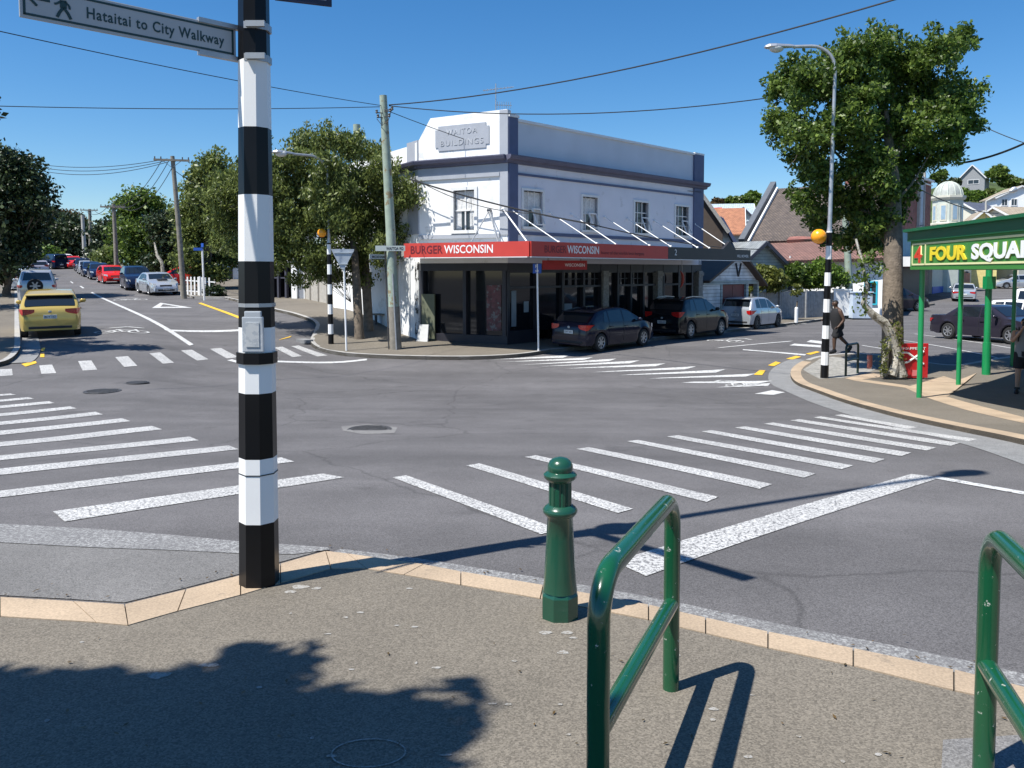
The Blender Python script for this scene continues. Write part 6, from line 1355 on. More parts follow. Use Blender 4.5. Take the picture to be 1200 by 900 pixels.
# willow-like tree in front of the white building
tb = G(428, 395, KH); Yt = 31.0
lb = lob(Yt, [(300, 200, 24), (280, 215, 22), (262, 235, 20), (270, 262, 22), (295, 245, 30), (320, 215, 30), (335, 185, 24), (360, 170, 22), (385, 165, 20), (410, 170, 22), (430, 180, 22), (350, 215, 34), (395, 210, 34), (435, 215, 28), (455, 235, 28), (475, 225, 22), (487, 238, 18), (465, 265, 26), (482, 275, 14), (425, 260, 32), (385, 260, 32), (345, 262, 32), (310, 285, 26), (285, 290, 18), (340, 300, 24), (375, 300, 26), (410, 300, 28), (445, 295, 22), (395, 325, 16), (425, 325, 16), (350, 330, 10), (262, 290, 14), (320, 245, 28), (300, 268, 26), (330, 288, 22), (365, 245, 30), (410, 245, 30), (450, 205, 20), (312, 310, 16), (370, 320, 14)], 1.3, 3)+lob(28.4, [(386, 205, 15), (378, 225, 16), (392, 240, 15), (380, 250, 13), (395, 262, 10), (384, 190, 13), (402, 222, 14)], .2, 6)
tree('street_tree', 'spreading olive green street tree in front of the white corner building', tb, lb, L_['willow'], leaf=.15, nclump=26, per=80, clump=.46, wisp=8, tr=.02, limbs=True, seed=8, droop=1.2, asp=3.2, shell=.3)
t1 = [q for q in bpy.data.objects if q.name.startswith('street_tree') and q.get('label', '').startswith('spreading')][0]
for o in [q for q in bpy.data.objects if q.parent == t1 and q.name.startswith('trunk')]: bpy.data.objects.remove(o)
for (ub, vb), (ut, vt), r in (((421, 397), (416, 300), .17), ((432, 387), (427, 290), .18)):
    a = G(ub, vb, KH); b = MB(); b.tube([a-z*.2, a+z*.2, P((ub+ut)/2, (vb+vt)/2, a.y+.3), P(ut, vt, a.y+1.2), P(ut-10, vt-70, a.y+2.6)], [r*1.3, r*1.05, r, r*.8, r*.35], 12); b.build('trunk', M['bark'], t1, world=True, smooth=True)
# trees lining the hill road
def simple(label, u, vbase, Y, L, m, seed, leaf=.3, ncl=26, per=40, clump=.9, tr=.25, dj=1.5, name='street_tree', grp='trees along the hill road', **k):
    bp = P(u, vbase, Y); bp = Vector((bp.x, bp.y, h(bp.x, bp.y)))
    return tree(name, label, bp, lob(Y, L, dj, seed), m, leaf, ncl, per, clump, tr, seed=seed, group=grp, **k)
simple('huge dark rounded tree overhanging the cars parked beyond the gold hatchback', 8, 350, 48, [(-20, 230, 45), (5, 215, 38), (25, 200, 24), (35, 225, 24), (40, 245, 17), (15, 255, 36), (-20, 280, 40), (20, 285, 28), (38, 268, 14), (0, 190, 22), (12, 308, 16), (-12, 318, 18)], L_['dark'], 21, leaf=.24, ncl=60, per=50, clump=.85)
simple('dark round tree at the crest of the hill road left of the pale concrete pole', 62, 318, 110, [(75, 265, 20), (62, 275, 16), (92, 268, 16), (105, 285, 12), (78, 292, 18), (55, 292, 14)], L_['dark'], 22, leaf=.5, ncl=26, per=50, clump=1.7, tr=.4)
simple('rusty topped tree behind the crest of the hill road', 74, 318, 130, [(72, 256, 12), (85, 258, 10), (96, 266, 8)], L_['rust'], 23, leaf=.5, ncl=20, clump=1.6)
simple('bright low tree at the crest between dark trees', 52, 316, 100, [(50, 295, 10), (60, 300, 8), (42, 300, 8)], L_['bright'], 24, leaf=.4, ncl=20, clump=1.2)
simple('dark tree between the two crossarm poles on the hill', 125, 322, 95, [(118, 275, 12), (130, 265, 12), (115, 295, 12), (128, 292, 14)], L_['dark'], 25, leaf=.45, ncl=20, clump=1.3)
simple('olive shrub like tree above the red brick wall up the hill', 122, 322, 84, [(118, 303, 10), (130, 298, 10), (128, 310, 8)], L_['willow'], 26, leaf=.35, ncl=20, clump=.9)
simple('large mid green tree behind the parked red car on the hill', 162, 330, 76, [(165, 235, 18), (150, 250, 18), (178, 248, 18), (158, 270, 20), (185, 272, 20), (142, 275, 14), (170, 292, 20), (150, 298, 14), (195, 290, 14), (185, 305, 12)], L_['oak'], 27, leaf=.34, ncl=36, per=46, clump=1.2)
simple('tall tree with a pale leaning branch behind the silver saloon', 192, 334, 66, [(188, 262, 14), (198, 280, 14), (206, 262, 12), (200, 300, 14), (185, 310, 12), (212, 300, 12)], L_['dark'], 28, leaf=.3, ncl=26, per=46, clump=1.0)
simple('feathery olive tree above the white ranch fence', 236, 345, 56, [(238, 205, 14), (252, 190, 14), (228, 225, 14), (245, 235, 20), (222, 250, 16), (250, 262, 20), (225, 278, 18), (245, 292, 20), (222, 305, 14), (238, 318, 14), (262, 215, 16), (268, 245, 16), (262, 300, 14), (255, 322, 10)], L_['willow'], 29, leaf=.26, ncl=34, per=46, clump=.9, droop=.9, tr=.3)
simple('dark green tree half hidden behind the black and white pole', 290, 348, 60, [(280, 300, 16), (300, 295, 16), (288, 270, 18), (310, 280, 16), (325, 298, 10)], L_['oak'], 30, leaf=.3, ncl=22, clump=.9)
simple('dark tree at the back of the footpath by the gold hatchback kerb', -60, 360, 38, [(-55, 260, 50), (-90, 290, 50), (-40, 300, 36), (-70, 230, 50)], L_['dark'], 31, leaf=.3, ncl=26, clump=.9)
simple('low dark tree over the furthest parked cars', 20, 330, 80, [(18, 290, 14), (30, 296, 12), (8, 298, 14), (26, 308, 8)], L_['dark'], 32, leaf=.4, ncl=20, clump=1.1)
bp = Vector((-20.5, 20.5, 0)); bp.z = h(bp.x, bp.y)+.1; rn = random.Random(14)
lb = [(Vector((-17.2+dx, 20.6+dy, 6.3+dz)), r) for dx, dy, dz, r in [(0, 0, 0, 1.4), (-1.6, .6, .3, 1.5), (1.6, .3, -.2, 1.0), (2.6, .9, -.3, .8), (-.3, 1.6, .2, 1.2), (-2.6, -.6, 0, 1.4)]]
tree('street_tree', 'tree beyond the left frame shading the road behind the gold hatchback', bp, lb, L_['dark'], leaf=.2, nclump=40, per=60, clump=.4, tr=.2, seed=78)
pb_ = MB(); pb_.tube([P(191, 320, 60), P(190, 308, 60), P(184, 299, 60), P(181, 284, 60.5)], [.16, .14, .11, .05], 8)
props(pb_.build('bare_branch', M['palebark'], None, world=True, smooth=True), 'pale bare trunk leaning in front of the dark trees behind the silver saloon', 'tree')
def bush(label, u, vb, Y, L, m, seed, leaf=.12, ncl=24, per=50, clump=.35, name='bush', dj=.4, tr=.05):
    bp = P(u, vb, Y); bp = Vector((bp.x, bp.y, h(bp.x, bp.y)+.1)); return tree(name, label, bp, lob(Y, L, dj, seed), m, leaf, ncl, per, clump, tr, seed=seed, cat='bush', limbs=False)
bush('small dark green bush at the foot of the blue street sign', 253, 349, 49, [(249, 340, 7), (256, 341, 6)], L_['dark'], 41, leaf=.14)
bush('light leafed shrub behind the maroon doored annex', 900, 350, 44, [(898, 320, 12), (910, 325, 9), (890, 330, 10), (880, 340, 7), (905, 335, 10), (878, 348, 5)], L_['gold'], 42, leaf=.2, ncl=20, clump=.35)
bush('large rounded bright green bush above the grey paling fence', 966, 350, 47, [(962, 318, 16), (948, 325, 14), (978, 323, 15), (965, 328, 15), (985, 328, 10), (945, 330, 9)], L_['bright'], 43, leaf=.16, ncl=40, clump=.4)
bush('spiky dark green shrub beside the rounded bright bush', 936, 350, 46, [(933, 318, 10), (928, 328, 8), (938, 330, 9)], L_['oak'], 44, leaf=.3, ncl=14, clump=.3)
bush('thin yellow leafed sapling in front of the grey fence', 934, 378, 43.5, [(934, 335, 4.5), (932, 343, 4), (937, 341, 3.5)], L_['gold'], 45, leaf=.12, ncl=9, per=24, clump=.18, name='sapling')
# hillside trees
def ht(label, u, v, Y, r, m, seed, leaf=.7):
    c = P(u, v, Y); bp = Vector((c.x, c.y, c.z-r*Y/930*1.1-7)); rr = r*Y/930; rn = random.Random(seed)
    lb = [(c+Vector((rn.uniform(-.5, .5)*rr, rn.uniform(-.4, .4)*rr, rn.uniform(-.35, .35)*rr)), rr*rn.uniform(.5, .8)) for _ in range(6)]
    tree('hill_tree', label, bp, lb, m, leaf, 26, 40, rr*.24, .25, seed=seed, group='trees on the far wooded hills', limbs=False)
hs_ = [(842, 238, 220, 8, 'rust', 'rusty green tree at the low end of the wooded ridge beside the building'), (856, 236, 225, 9, 'oak', 'second mid green tree along the ridge from the building'), (870, 236, 222, 10, 'oak', 'mid green tree in the middle of the ridge above the blue roof'), (884, 234, 228, 11, 'bright', 'tallest bright tree on the ridge left of the church gable'), (898, 240, 224, 10, 'oak', 'green tree on the ridge touching the church gable'), (848, 248, 205, 7, 'rust', 'brownish tree just above the small red roof'), (862, 247, 205, 7, 'dark', 'dark tree just above the pale blue roof'), (890, 247, 205, 8, 'oak', 'green tree below the ridge beside the church gable'),
       (1168, 205, 190, 13, 'oak', 'round dense tree next to the grey hilltop house'), (1182, 212, 195, 11, 'oak', 'dense tree at the right edge of the hilltop'), (1112, 215, 185, 10, 'dark', 'dark tree left of the grey hilltop house'), (1130, 228, 165, 10, 'bright', 'bright scrubby tree below the hilltop house'), (1145, 232, 160, 11, 'bright', 'bright tree in the middle of the wooded bank'), (1160, 228, 165, 10, 'willow', 'olive tree in the upper part of the wooded bank'), (1175, 232, 160, 10, 'oak', 'green tree above the white hillside house'), (1155, 243, 145, 10, 'oak', 'green tree low on the bank above the yellow gable'), (1138, 243, 150, 8, 'willow', 'olive tree just above the slate grey roof'), (1196, 214, 200, 9, 'willow', 'grey green tree at the skyline on the far right'), (1170, 246, 140, 8, 'dark', 'dark tree behind the tall street lamp on the bank'), (1100, 205, 200, 9, 'oak', 'tree behind the crown edge left of the dome')]
for i, (u, v, Y, r, m, l) in enumerate(hs_): ht(l, u, v, Y, r, L_[m], 60+i)
# tree behind the viewer whose crown shades the near footpath
bp = Vector((-5.2, -1.6, 0)); rn = random.Random(4)
lb = [(Vector((-3.72+dx, .86+dy, 5.2+dz)), r) for dx, dy, dz, r in [(0, 0, 0, .85), (-.9, -.05, 0, .9), (-1.9, -.2, 0, 1.0), (.55, .12, 0, .45), (.7, -.7, 0, .7), (1.25, -.8, .0, .45), (-.2, -.9, .2, .9), (-1.4, -1.1, .2, 1.1), (-2.7, -.9, .2, 1.1), (1.0, -1.3, .1, .7), (1.75, -1.1, .0, .5), (1.3, -.55, 0, .4), (2.1, -1.3, 0, .6), (2.5, -1.55, 0, .5), (.2, -1.6, .2, .8), (-1.0, -2.0, .3, 1.1)]]
tree('street_tree', 'leafy street tree standing behind the near footpath', bp, lb, L_['oak'], leaf=.17, nclump=70, per=90, clump=.26, tr=.15, seed=77, shell=.1)

# leaf litter in the gutter and on the near path
rng = np.random.default_rng(33); b = MB()
for _ in range(150):
    if rng.random() < .6: k = rng.integers(0, len(OW)-2); q_ = OW[k].lerp(OW[k+1], rng.random())+Vector((rng.normal()*.05, .06+abs(rng.normal())*.10, 0)); z_ = h(q_.x, q_.y)+.016
    else: q_ = G(rng.uniform(30, 1180), rng.uniform(745, 890), NO); z_ = h(q_.x, q_.y)+NO+.008
    a_ = rng.uniform(0, 6.28); s_ = rng.uniform(.006, .016); d_ = Vector((math.cos(a_), math.sin(a_), rng.uniform(-.2, .2))); e_ = Vector((-d_.y, d_.x, rng.uniform(-.3, .3))); c_ = Vector((q_.x, q_.y, z_))
    b.poly([c_-d_*s_, c_+e_*s_*.4, c_+d_*s_, c_-e_*s_*.4])
props(b.build('leaf_litter', L_['rust'], None, world=True, recalc=False), 'tiny dry leaves scattered along the near gutter and path', 'leaves', kind='stuff')
# ================================================================ FOREGROUND, CANOPY, PEOPLE
# ---- green ornamental bollard
q = G(656, 722, NO); bo = thing('bollard', 'dark green ornamental bollard on the near kerb with a domed cap', 'bollard', q); bo.scale = (1.2, 1.2, .885)
k = 1.0; b = MB(); b.lathe([(.078, -.02), (.078, .13), (.072, .145), (.068, .155)], 8, rot=R(22.5)); b.build('base', M['bollard'], bo, bevel=.003)
b = MB(); b.lathe([(.071, .15), (.066, .2), (.056, .45), (.052, .56), (.062, .575), (.070, .59), (.071, .605), (.062, .62), (.05, .632)], 32); b.build('column', M['bollard'], bo, smooth=True)
b = MB(); nfl = 12; pr = []
for i in range(nfl*8):
    a = 2*math.pi*i/(nfl*8); r_ = .047-.0045*max(0, math.cos(nfl*a)); pr.append((r_*math.cos(a), r_*math.sin(a)))
b.prism(pr, .625, .765); b.build('fluted_neck', M['bollard'], bo, smooth=30)
b = MB(); b.lathe([(.048, .76), (.058, .772), (.067, .785), (.068, .80), (.058, .812), (.050, .818), (.052, .83), (.051, .85), (.044, .872), (.030, .888), (.012, .895), (.003, .896)], 32); b.build('cap', M['bollard'], bo, smooth=True)
# ---- tubular green rails
def rail(label, p0, p1, hgt, r, m, group, mid=.45, bend=.2, base_plate=False):
    p0 = Vector(p0); p1 = Vector(p1); t = thing('hoop_rail', label, 'rail', p0, 0, group); d = (p1-p0); L = Vector((d.x, d.y, 0)).length; u = Vector((d.x, d.y, 0)).normalized(); up = Vector((0, 0, 1))
    def pt(s, z): return p0.lerp(p1, s/L)+up*z
    pts = [pt(0, -.05), pt(0, hgt*.5), pt(0, hgt-bend)]
    for i in range(1, 9): a = math.pi/2*i/8; pts.append(pt(bend*(1-math.cos(a)), hgt-bend+bend*math.sin(a)))
    b2 = bend
    for i in range(0, 9): a = math.pi/2*i/8; pts.append(pt(L-b2+b2*math.sin(a), hgt-b2+b2*math.cos(a)))
    pts += [pt(L, hgt*.5), pt(L, -.05)]
    b = MB(); b.tube(pts, r, 20); b.build('hoop', m, t, world=True, smooth=True)
    b = MB(); b.tube([pt(.0, hgt*mid), pt(L, hgt*mid)], r*.92, 20); b.build('crossbar', m, t, world=True, smooth=True)
    return t
gg = 'green tubular rails on the near footpath'
n0 = G(786, 807, NO); n1 = G(700, 1000, NO)
rail('green tubular hoop rail beside the ornamental bollard', n0, n1, .775, .032, M['green'], gg, bend=.13)
m0 = G(1152, 905, NO); m1 = G(1290, 1190, NO)
rail('green tubular hoop rail at the right edge of the near footpath', m0, m1, .80, .032, M['green'], gg, bend=.13)
# ---- corner rails
c0 = G(991, 441, .08); c1_ = G(1005, 437.5, .08)
M['darkrail'] = mat('dark_green_rack_paint', (.012, .03, .022), .35)  # near-black green is the rack's own colour
rail('small dark rack between the striped beacon pole and the big tree', c0, c1_, .86, .032, M['darkrail'], 'dark racks on the far corner', mid=.5, bend=.12)
rk0 = G(1084.5, 444, .08); rk1 = G(1050, 441, .08); M['rackgreen'] = mat('bottle_green_rack', (.012, .10, .06), .35)
rail('bottle green rack holding the red advertising board', rk0, rk1+Vector((0, .2, 0)), .86, .03, M['rackgreen'], 'dark racks on the far corner', mid=.5, bend=.2)
# red advert board
bp = G(1064, 444, .08); f = Fr(bp+Vector((-.38, -.05, 0)), (1, -.03)); t = thing('advert_board', 'red advertising board with a white ribbon loop beside the big street tree', 'sign', bp)
M['adred'] = mat('advert_red', (.50, .016, .02), .35, var=.06)
z0 = bp.z+.03; b = MB(); f.box(b, 0, .86, -.015, .015, z0, z0+.93); b.build('board', M['adred'], t, world=True, bevel=.01)
b = MB(); pr = []
for i in range(41):
    a = R(-38)+(2*math.pi-R(-76)-R(152))*0+ (R(38+360-38)-R(-0))*0
for i in range(29):
    a = R(40)+R(280)*i/28; pr.append(f.p(.25+.165*math.cos(a), .02, z0+.55+.135*math.sin(a)))
e1 = f.p(.74, .02, z0+.72); e2 = f.p(.74, .02, z0+.38)
b.tube([e2]+pr+[e1], .026, 8); b.build('ribbon_loop', M['letter_w'], t, world=True, smooth=True)
f.text('SNAPPER IT', M['letter_w'], t, .13, z0+.76,   .017, height=.07, width=.66, bold=.01)
b = MB(); f.box(b, .45, .68, .016, .02, z0+.06, z0+.22); b.build('sticker', mat('pink_sticker', (.75, .2, .2), .4), t, world=True)
for x in (.05, .76): b = MB(); f.box(b, x, x+.05, -.12, .12, z0-.03, z0+.02); b.build('foot', M['iron'], t, world=True)
q = G(1019, 432, .08); b = MB(); b.lathe([(.075, 0), (.075, .38), (.06, .42), (.02, .43)], 12, tuple(q)); props(b.build('bollard', mat('faded_red_bollard', (.42, .12, .09), .6, c2=(.5, .4, .35), thr=(.55, 8)), None, world=True), 'stubby faded red bollard left of the big tree roots', 'bollard')
# ---- green shop canopy
cp = thing('shop_canopy', 'green shop verandah with yellow and white lettering on green posts', 'awning', G(1077, 466, .08)); _p = G(1077, 466, .08); _y = _p.y-.12; Q0 = P(1066.5, 316, _y); zc0 = Q0.z; zc1 = P(1066, 271, _y).z; Q0 = Vector((Q0.x, Q0.y, 0)); Q1 = Q0+Vector((-1.05, -9.3, 0)); Q2 = Q0+Vector((.70, .714, 0))*11; Q3 = Vector((24, 12, 0))
M['cgreen'] = mat('bright_green_fascia', (.055, .225, .045), .45, var=.05); M['dgreen'] = mat('deep_green_roof_edge', (.008, .11, .04), .4, var=.05); M['cyel'] = mat('pale_yellow_border', (.75, .72, .38), .5, var=0); M['lyel'] = mat('yellow_lettering', (.80, .62, .03), .5, var=0); M['lred'] = mat('red_numeral', (.62, .05, .02), .5, var=0)
ff = Fr(Q0, Q1-Q0); fL = (Q1-Q0).length; fs = Fr(Q2, Q0-Q2); sL = 11
k = 6/930   # roof rises slightly towards the shop
b = MB(); ff.box(b, 0, fL, -.06, 0, zc0, zc1-.16); fs.box(b, 0, sL+.0, -.06, -.004, zc0, zc1-.16); b.build('fascia', M['cgreen'], cp, world=True)
b = MB(); poly = [Q0+Vector((-.12, .12, 0)), Q1+Vector((-.16, -.2, 0)), Q3, Q2+Vector((-.1, .2, 0))]; vs = [(p.x, p.y, zc1-.02) for p in poly]+[(p.x, p.y, zc1+.04) for p in poly]
b.add(vs, [(0, 1, 2, 3), (7, 6, 5, 4), (0, 4, 5, 1), (1, 5, 6, 2), (2, 6, 7, 3), (3, 7, 4, 0)]); b.build('roof', M['dgreen'], cp, world=True)
b = MB(); ff.box(b, -.06, fL, 0.0, .05, zc1-.22, zc1-.02); b.build('gutter', M['dgreen'], cp, world=True)
b = MB(); poly = [Q0+Vector((.05, 0, 0)), Q1, Q3, Q2]; b.poly([(p.x, p.y, zc0+.12) for p in poly]); b.build('soffit', M['cream'], cp, world=True)
b = MB(); e0, e1, g0, g1 = .1, fL-.3, zc0+.09, zc1-.27
for s0, s1, a, c in ((e0, e1, g0, g0+.035), (e0, e1, g1-.035, g1), (e0, e0+.04, g0, g1), (.78, .82, g0, g1)): ff.box(b, s0, s1, .002, .012, a, c)
b.build('border', M['cyel'], cp, world=True)
Hh = g1-g0
def two(s_, m1, m2, a, wd, hh=None, bb=.04):
    hh = hh or Hh*.56; z = g0+(Hh-hh)/2
    ff.text(s_, m2, cp, a, z, .0, height=hh, width=wd, ext=.014, bold=bb+.022); ff.text(s_, m1, cp, a, z, .0, height=hh, width=wd, ext=.02, bold=bb)
two('4', M['lred'], M['cyel'], .24, .40, Hh*.74, .02)
M['outl'] = mat('olive_letter_shadow', (.15, .22, .03), .5, var=0)
two('FOUR', M['lyel'], M['outl'], 1.05, 1.62); two('SQUARE', M['letter_w'], M['outl'], 2.85, 2.35)
for i, (u, v, r_) in enumerate([(1077, 466, .055), (1123, 452, .055), (1155.5, 439, .085), (1186, 429, .055)]):
    p = G(u, v, .08); b = MB(); b.tube([p, Vector((p.x, p.y, zc0+.12))], r_, 14); 
    if i == 2: b.tube([p, p+Vector((0, 0, .9))], .11, 14); b.box((p.x-.05, p.y-.1, zc0-.35), (.25, .2, .35))
    b.build('post', M['green_post'], cp, world=True, smooth=True)
# ---- people
def skin_mesh(name, joints, edges, m, parent, sub=2):
    """joints: {key: (Vector, radius)}; one continuous surface grown on the skeleton"""
    keys = list(joints); me = bpy.data.meshes.new(name); me.from_pydata([tuple(joints[k][0]) for k in keys], [(keys.index(a), keys.index(c)) for a, c in edges], [])
    o = bpy.data.objects.new(name, me); C.objects.link(o); md = o.modifiers.new('s', 'SKIN'); md.use_smooth_shade = True
    for k, d in zip(keys, me.skin_vertices[0].data): r_ = joints[k][1]; d.radius = r_ if hasattr(r_, '__len__') else (r_, r_)
    me.skin_vertices[0].data[0].use_root = True
    sb_ = o.modifiers.new('b', 'SUBSURF'); sb_.levels = sub; sb_.render_levels = sub
    bpy.context.view_layer.update(); dg = bpy.context.evaluated_depsgraph_get(); nm = bpy.data.meshes.new_from_object(o.evaluated_get(dg)); bpy.data.objects.remove(o)
    nm.materials.clear(); nm.materials.append(m); nm.polygons.foreach_set('use_smooth', [True]*len(nm.polygons))
    q = bpy.data.objects.new(name, nm); C.objects.link(q); q.parent = parent; return q
V = Vector
def hand(J, E, wrist, pre, d, side, r=.009):
    d = V(d).normalized(); side = V(side).normalized(); pal = J[wrist][0]+d*.05; J[pre+'p'] = (pal, (.035, .016)); E.append((wrist, pre+'p'))
    for i, (o, l) in enumerate(((-.028, .065), (-.009, .078), (.010, .072), (.028, .055))):
        a = pal+d*.045+side*o; c = a+d*l*.5; e = c+(d*.8-side.cross(d)*.5)*l*.5
        for n, p, rr in (('a', a, r*1.1), ('b', c, r), ('c', e, r*.8)): J[f'{pre}{i}{n}'] = (p, rr)
        E += [(pre+'p', f'{pre}{i}a'), (f'{pre}{i}a', f'{pre}{i}b'), (f'{pre}{i}b', f'{pre}{i}c')]
    a = pal-side*.035; J[pre+'t'] = (a, r*1.2); J[pre+'u'] = (a-side*.018+d*.045, r); E += [(pre+'p', pre+'t'), (pre+'t', pre+'u')]
def face(t, head, fwd, r, ms, md, beard=None):
    fwd = V(fwd).normalized(); s_ = V((-fwd.y, fwd.x, 0)); up = V((0, 0, 1))
    for sg in (1, -1):
        b = MB(); b.sphere(tuple(head+fwd*r*.84+s_*sg*r*.36+up*.005), .008, 6); b.build('eye', md, t, smooth=True)
        b = MB(); b.sphere(tuple(head+s_*sg*r*.80-fwd*.005-up*.01), .026, 6, sc=(.7, .7, 1.1)); b.build('ear', ms, t, smooth=True)
    b = MB(); b.sphere(tuple(head+fwd*r*.93-up*.022), .015, 6, sc=(1, .8, 1.3)); b.build('nose', ms, t, smooth=True)
    b = MB(); b.sphere(tuple(head+fwd*r*.9-up*.062), .02, 6, sc=(.6, 1.0, .3)); b.build('mouth', mat('lips', (.25, .10, .08), .6), t, smooth=True)
def person(label, loc, rz, J, ms, clothes, hair=None, haircol=None, fwd=(1, 0, 0), H=1.75, hands=None, scale=1.0, lofts=None, shorts=None):
    t = thing('person', label, 'person', loc, rz); t.scale = (scale,)*3
    E = [('pel', 'wai'), ('wai', 'che'), ('che', 'nek'), ('nek', 'nk2'), ('nk2', 'hd1'), ('hd1', 'hd2')]
    for s_ in 'LR': E += [('che', 'sh'+s_), ('sh'+s_, 'el'+s_), ('el'+s_, 'wr'+s_), ('pel', 'hp'+s_), ('hp'+s_, 'kn'+s_), ('kn'+s_, 'an'+s_), ('an'+s_, 'to'+s_)]
    for (w_, pre, d, sd) in hands or []: hand(J, E, w_, pre, d, sd)
    keys = ['pel']+[k_ for k_ in J if k_ != 'pel']; J2 = {k_: J[k_] for k_ in keys}
    skin_mesh('body', J2, E, ms, t)
    for nm, ed, m_, grow in clothes:
        ks = []; [ks.append(x) for e in ed for x in e if x not in ks]
        root = ks[0]; jj = {}
        for k_ in ks:
            p, r_ = J[k_] if k_ in J else grow[k_]; g = grow.get(k_, grow.get('*', 1.15)) if isinstance(grow.get(k_, 1), (int, float)) else 1
            if hasattr(r_, '__len__'): jj[k_] = (p, tuple(x*g+.006 for x in r_))
            else: jj[k_] = (p, r_*g+.006)
        skin_mesh(nm, jj, ed, m_, t)
    for nm, secs, m_ in lofts or []:
        b = MB(); N = 20; sx = V(fwd); n_ = len(secs)
        for c_, ra, rb_ in secs: b.v += [tuple(V(c_)+V((1, 0, 0))*ra*math.cos(2*math.pi*j/N)+V((0, 1, 0))*rb_*math.copysign(abs(math.sin(2*math.pi*j/N))**.8, math.sin(2*math.pi*j/N))) for j in range(N)]
        for i in range(n_-1):
            for j in range(N): a_ = i*N+j; c2 = i*N+(j+1) % N; b.f.append((a_, c2, c2+N, a_+N)); b.m.append(0)
        b.f.append(tuple(range(N))[::-1]); b.f.append(tuple(range((n_-1)*N, n_*N))); b.m += [0, 0]; b.build(nm, m_, t, smooth=True)
    if shorts:
        b = MB(); zk, gr = shorts; N = 20
        for q_ in 'LR':
            a_, k_ = J['hp'+q_][0], J['kn'+q_][0]; e_ = a_.lerp(k_, zk); b.tube([a_+V((0, 0, .08)), a_.lerp(e_, .5), e_], [.125*gr, .125*gr, .118*gr], 16)
        base = len(b.v); secs = [(.78, .13, .16), (.86, .165, .19), (.97, .17, .195)]
        for z_, ra, rb_ in secs: b.v += [(ra*gr*math.cos(2*math.pi*j/N), rb_*gr*math.sin(2*math.pi*j/N), z_) for j in range(N)]
        for i in range(2):
            for j in range(N): a_ = base+i*N+j; c2 = base+i*N+(j+1) % N; b.f.append((a_, c2, c2+N, a_+N)); b.m.append(0)
        b.build('shorts', M['blk_cloth'], t, smooth=True)
    for q_ in 'LR':
        a_, k_ = J['an'+q_][0], J['to'+q_][0]; d_ = (k_-a_); d_ = d_.normalized(); b = MB(); lo = a_-V((0, 0, .0))+(k_-a_)*.05
        b.tube([a_+V((0, 0, .05)), a_-V((0, 0, .02))], [.058, .062], 12); b.tube([lo-d_*.09-V((0, 0, .03)), lo-d_*.05-V((0, 0, .03)), lo+d_*.05-V((0, 0, .02)), k_, k_+d_*.05, k_+d_*.075], [.03, .056, .060, .052, .04, .015], 12)
        b.build('shoe', M['shoe'], t, smooth=True)
    hd = (J['hd1'][0]+J['hd2'][0])/2; face(t, hd, fwd, .095, ms, M['eye'])
    if hair:
        b = MB(); up = V((0, 0, 1)); f_ = V(fwd); s_ = V((-f_.y, f_.x, 0)); c_ = hd-f_*.016-up*.008; rr = .094; n1, n2 = 10, 20
        def hp_(i, j):
            a_ = 2*math.pi*j; lim = (math.pi*.52-hair*3) + .5*(-math.cos(a_)) ; th = lim*i
            return c_+(f_*math.cos(a_)*math.sin(th)+s_*math.sin(a_)*math.sin(th)*.92+up*math.cos(th))*rr
        b.grid(hp_, n1, n2); b.build('hair', haircol, t, smooth=True)
    return t
M['eye'] = mat('dark_eye', (.02, .015, .012), .3); M['skin_d'] = mat('deep_brown_skin', (.085, .045, .028), .5, var=.06); M['skin_l'] = mat('light_tan_skin', (.42, .24, .16), .5, var=.05)
M['blk_cloth'] = mat('black_cloth', (.014, .014, .016), .9, var=.2); M['grey_cloth'] = mat('grey_marl_cloth', (.20, .21, .22), .9, var=.1); M['denim'] = mat('blue_denim', (.035, .05, .10), .9); M['pale_cloth'] = mat('pale_grey_shirt', (.42, .44, .46), .9); M['shoe'] = mat('black_shoe', (.012, .012, .013), .5); M['hair_b'] = mat('short_black_hair', (.01, .008, .007), .7)
# walking man: local +x is the direction he walks
J = {'pel': (V((0, 0, .95)), (.175, .145)), 'wai': (V((.02, 0, 1.12)), (.185, .15)), 'che': (V((.05, 0, 1.38)), (.19, .14)), 'nek': (V((.06, 0, 1.52)), .085), 'nk2': (V((.085, 0, 1.585)), .065), 'hd1': (V((.11, 0, 1.67)), (.105, .105)), 'hd2': (V((.105, 0, 1.75)), (.11, .11)),
     'shL': (V((.03, .22, 1.43)), .078), 'elL': (V((-.08, .28, 1.14)), .055), 'wrL': (V((.09, .27, .93)), .037), 'shR': (V((.06, -.22, 1.43)), .078), 'elR': (V((.07, -.30, 1.15)), .055), 'wrR': (V((.30, -.26, 1.10)), .037),
     'hpL': (V((.01, .10, .87)), .115), 'knL': (V((.16, .11, .50)), .075), 'anL': (V((.155, .11, .10)), .045), 'toL': (V((.33, .12, .045)), .04),
     'hpR': (V((-.01, -.10, .87)), .115), 'knR': (V((-.16, -.10, .52)), .075), 'anR': (V((-.50, -.10, .20)), .045), 'toR': (V((-.42, -.11, .045)), .035)}
tank = ([('che', 'wai'), ('wai', 'pel'), ('che', 'nek')]+[])
wp = G(981, 414); 
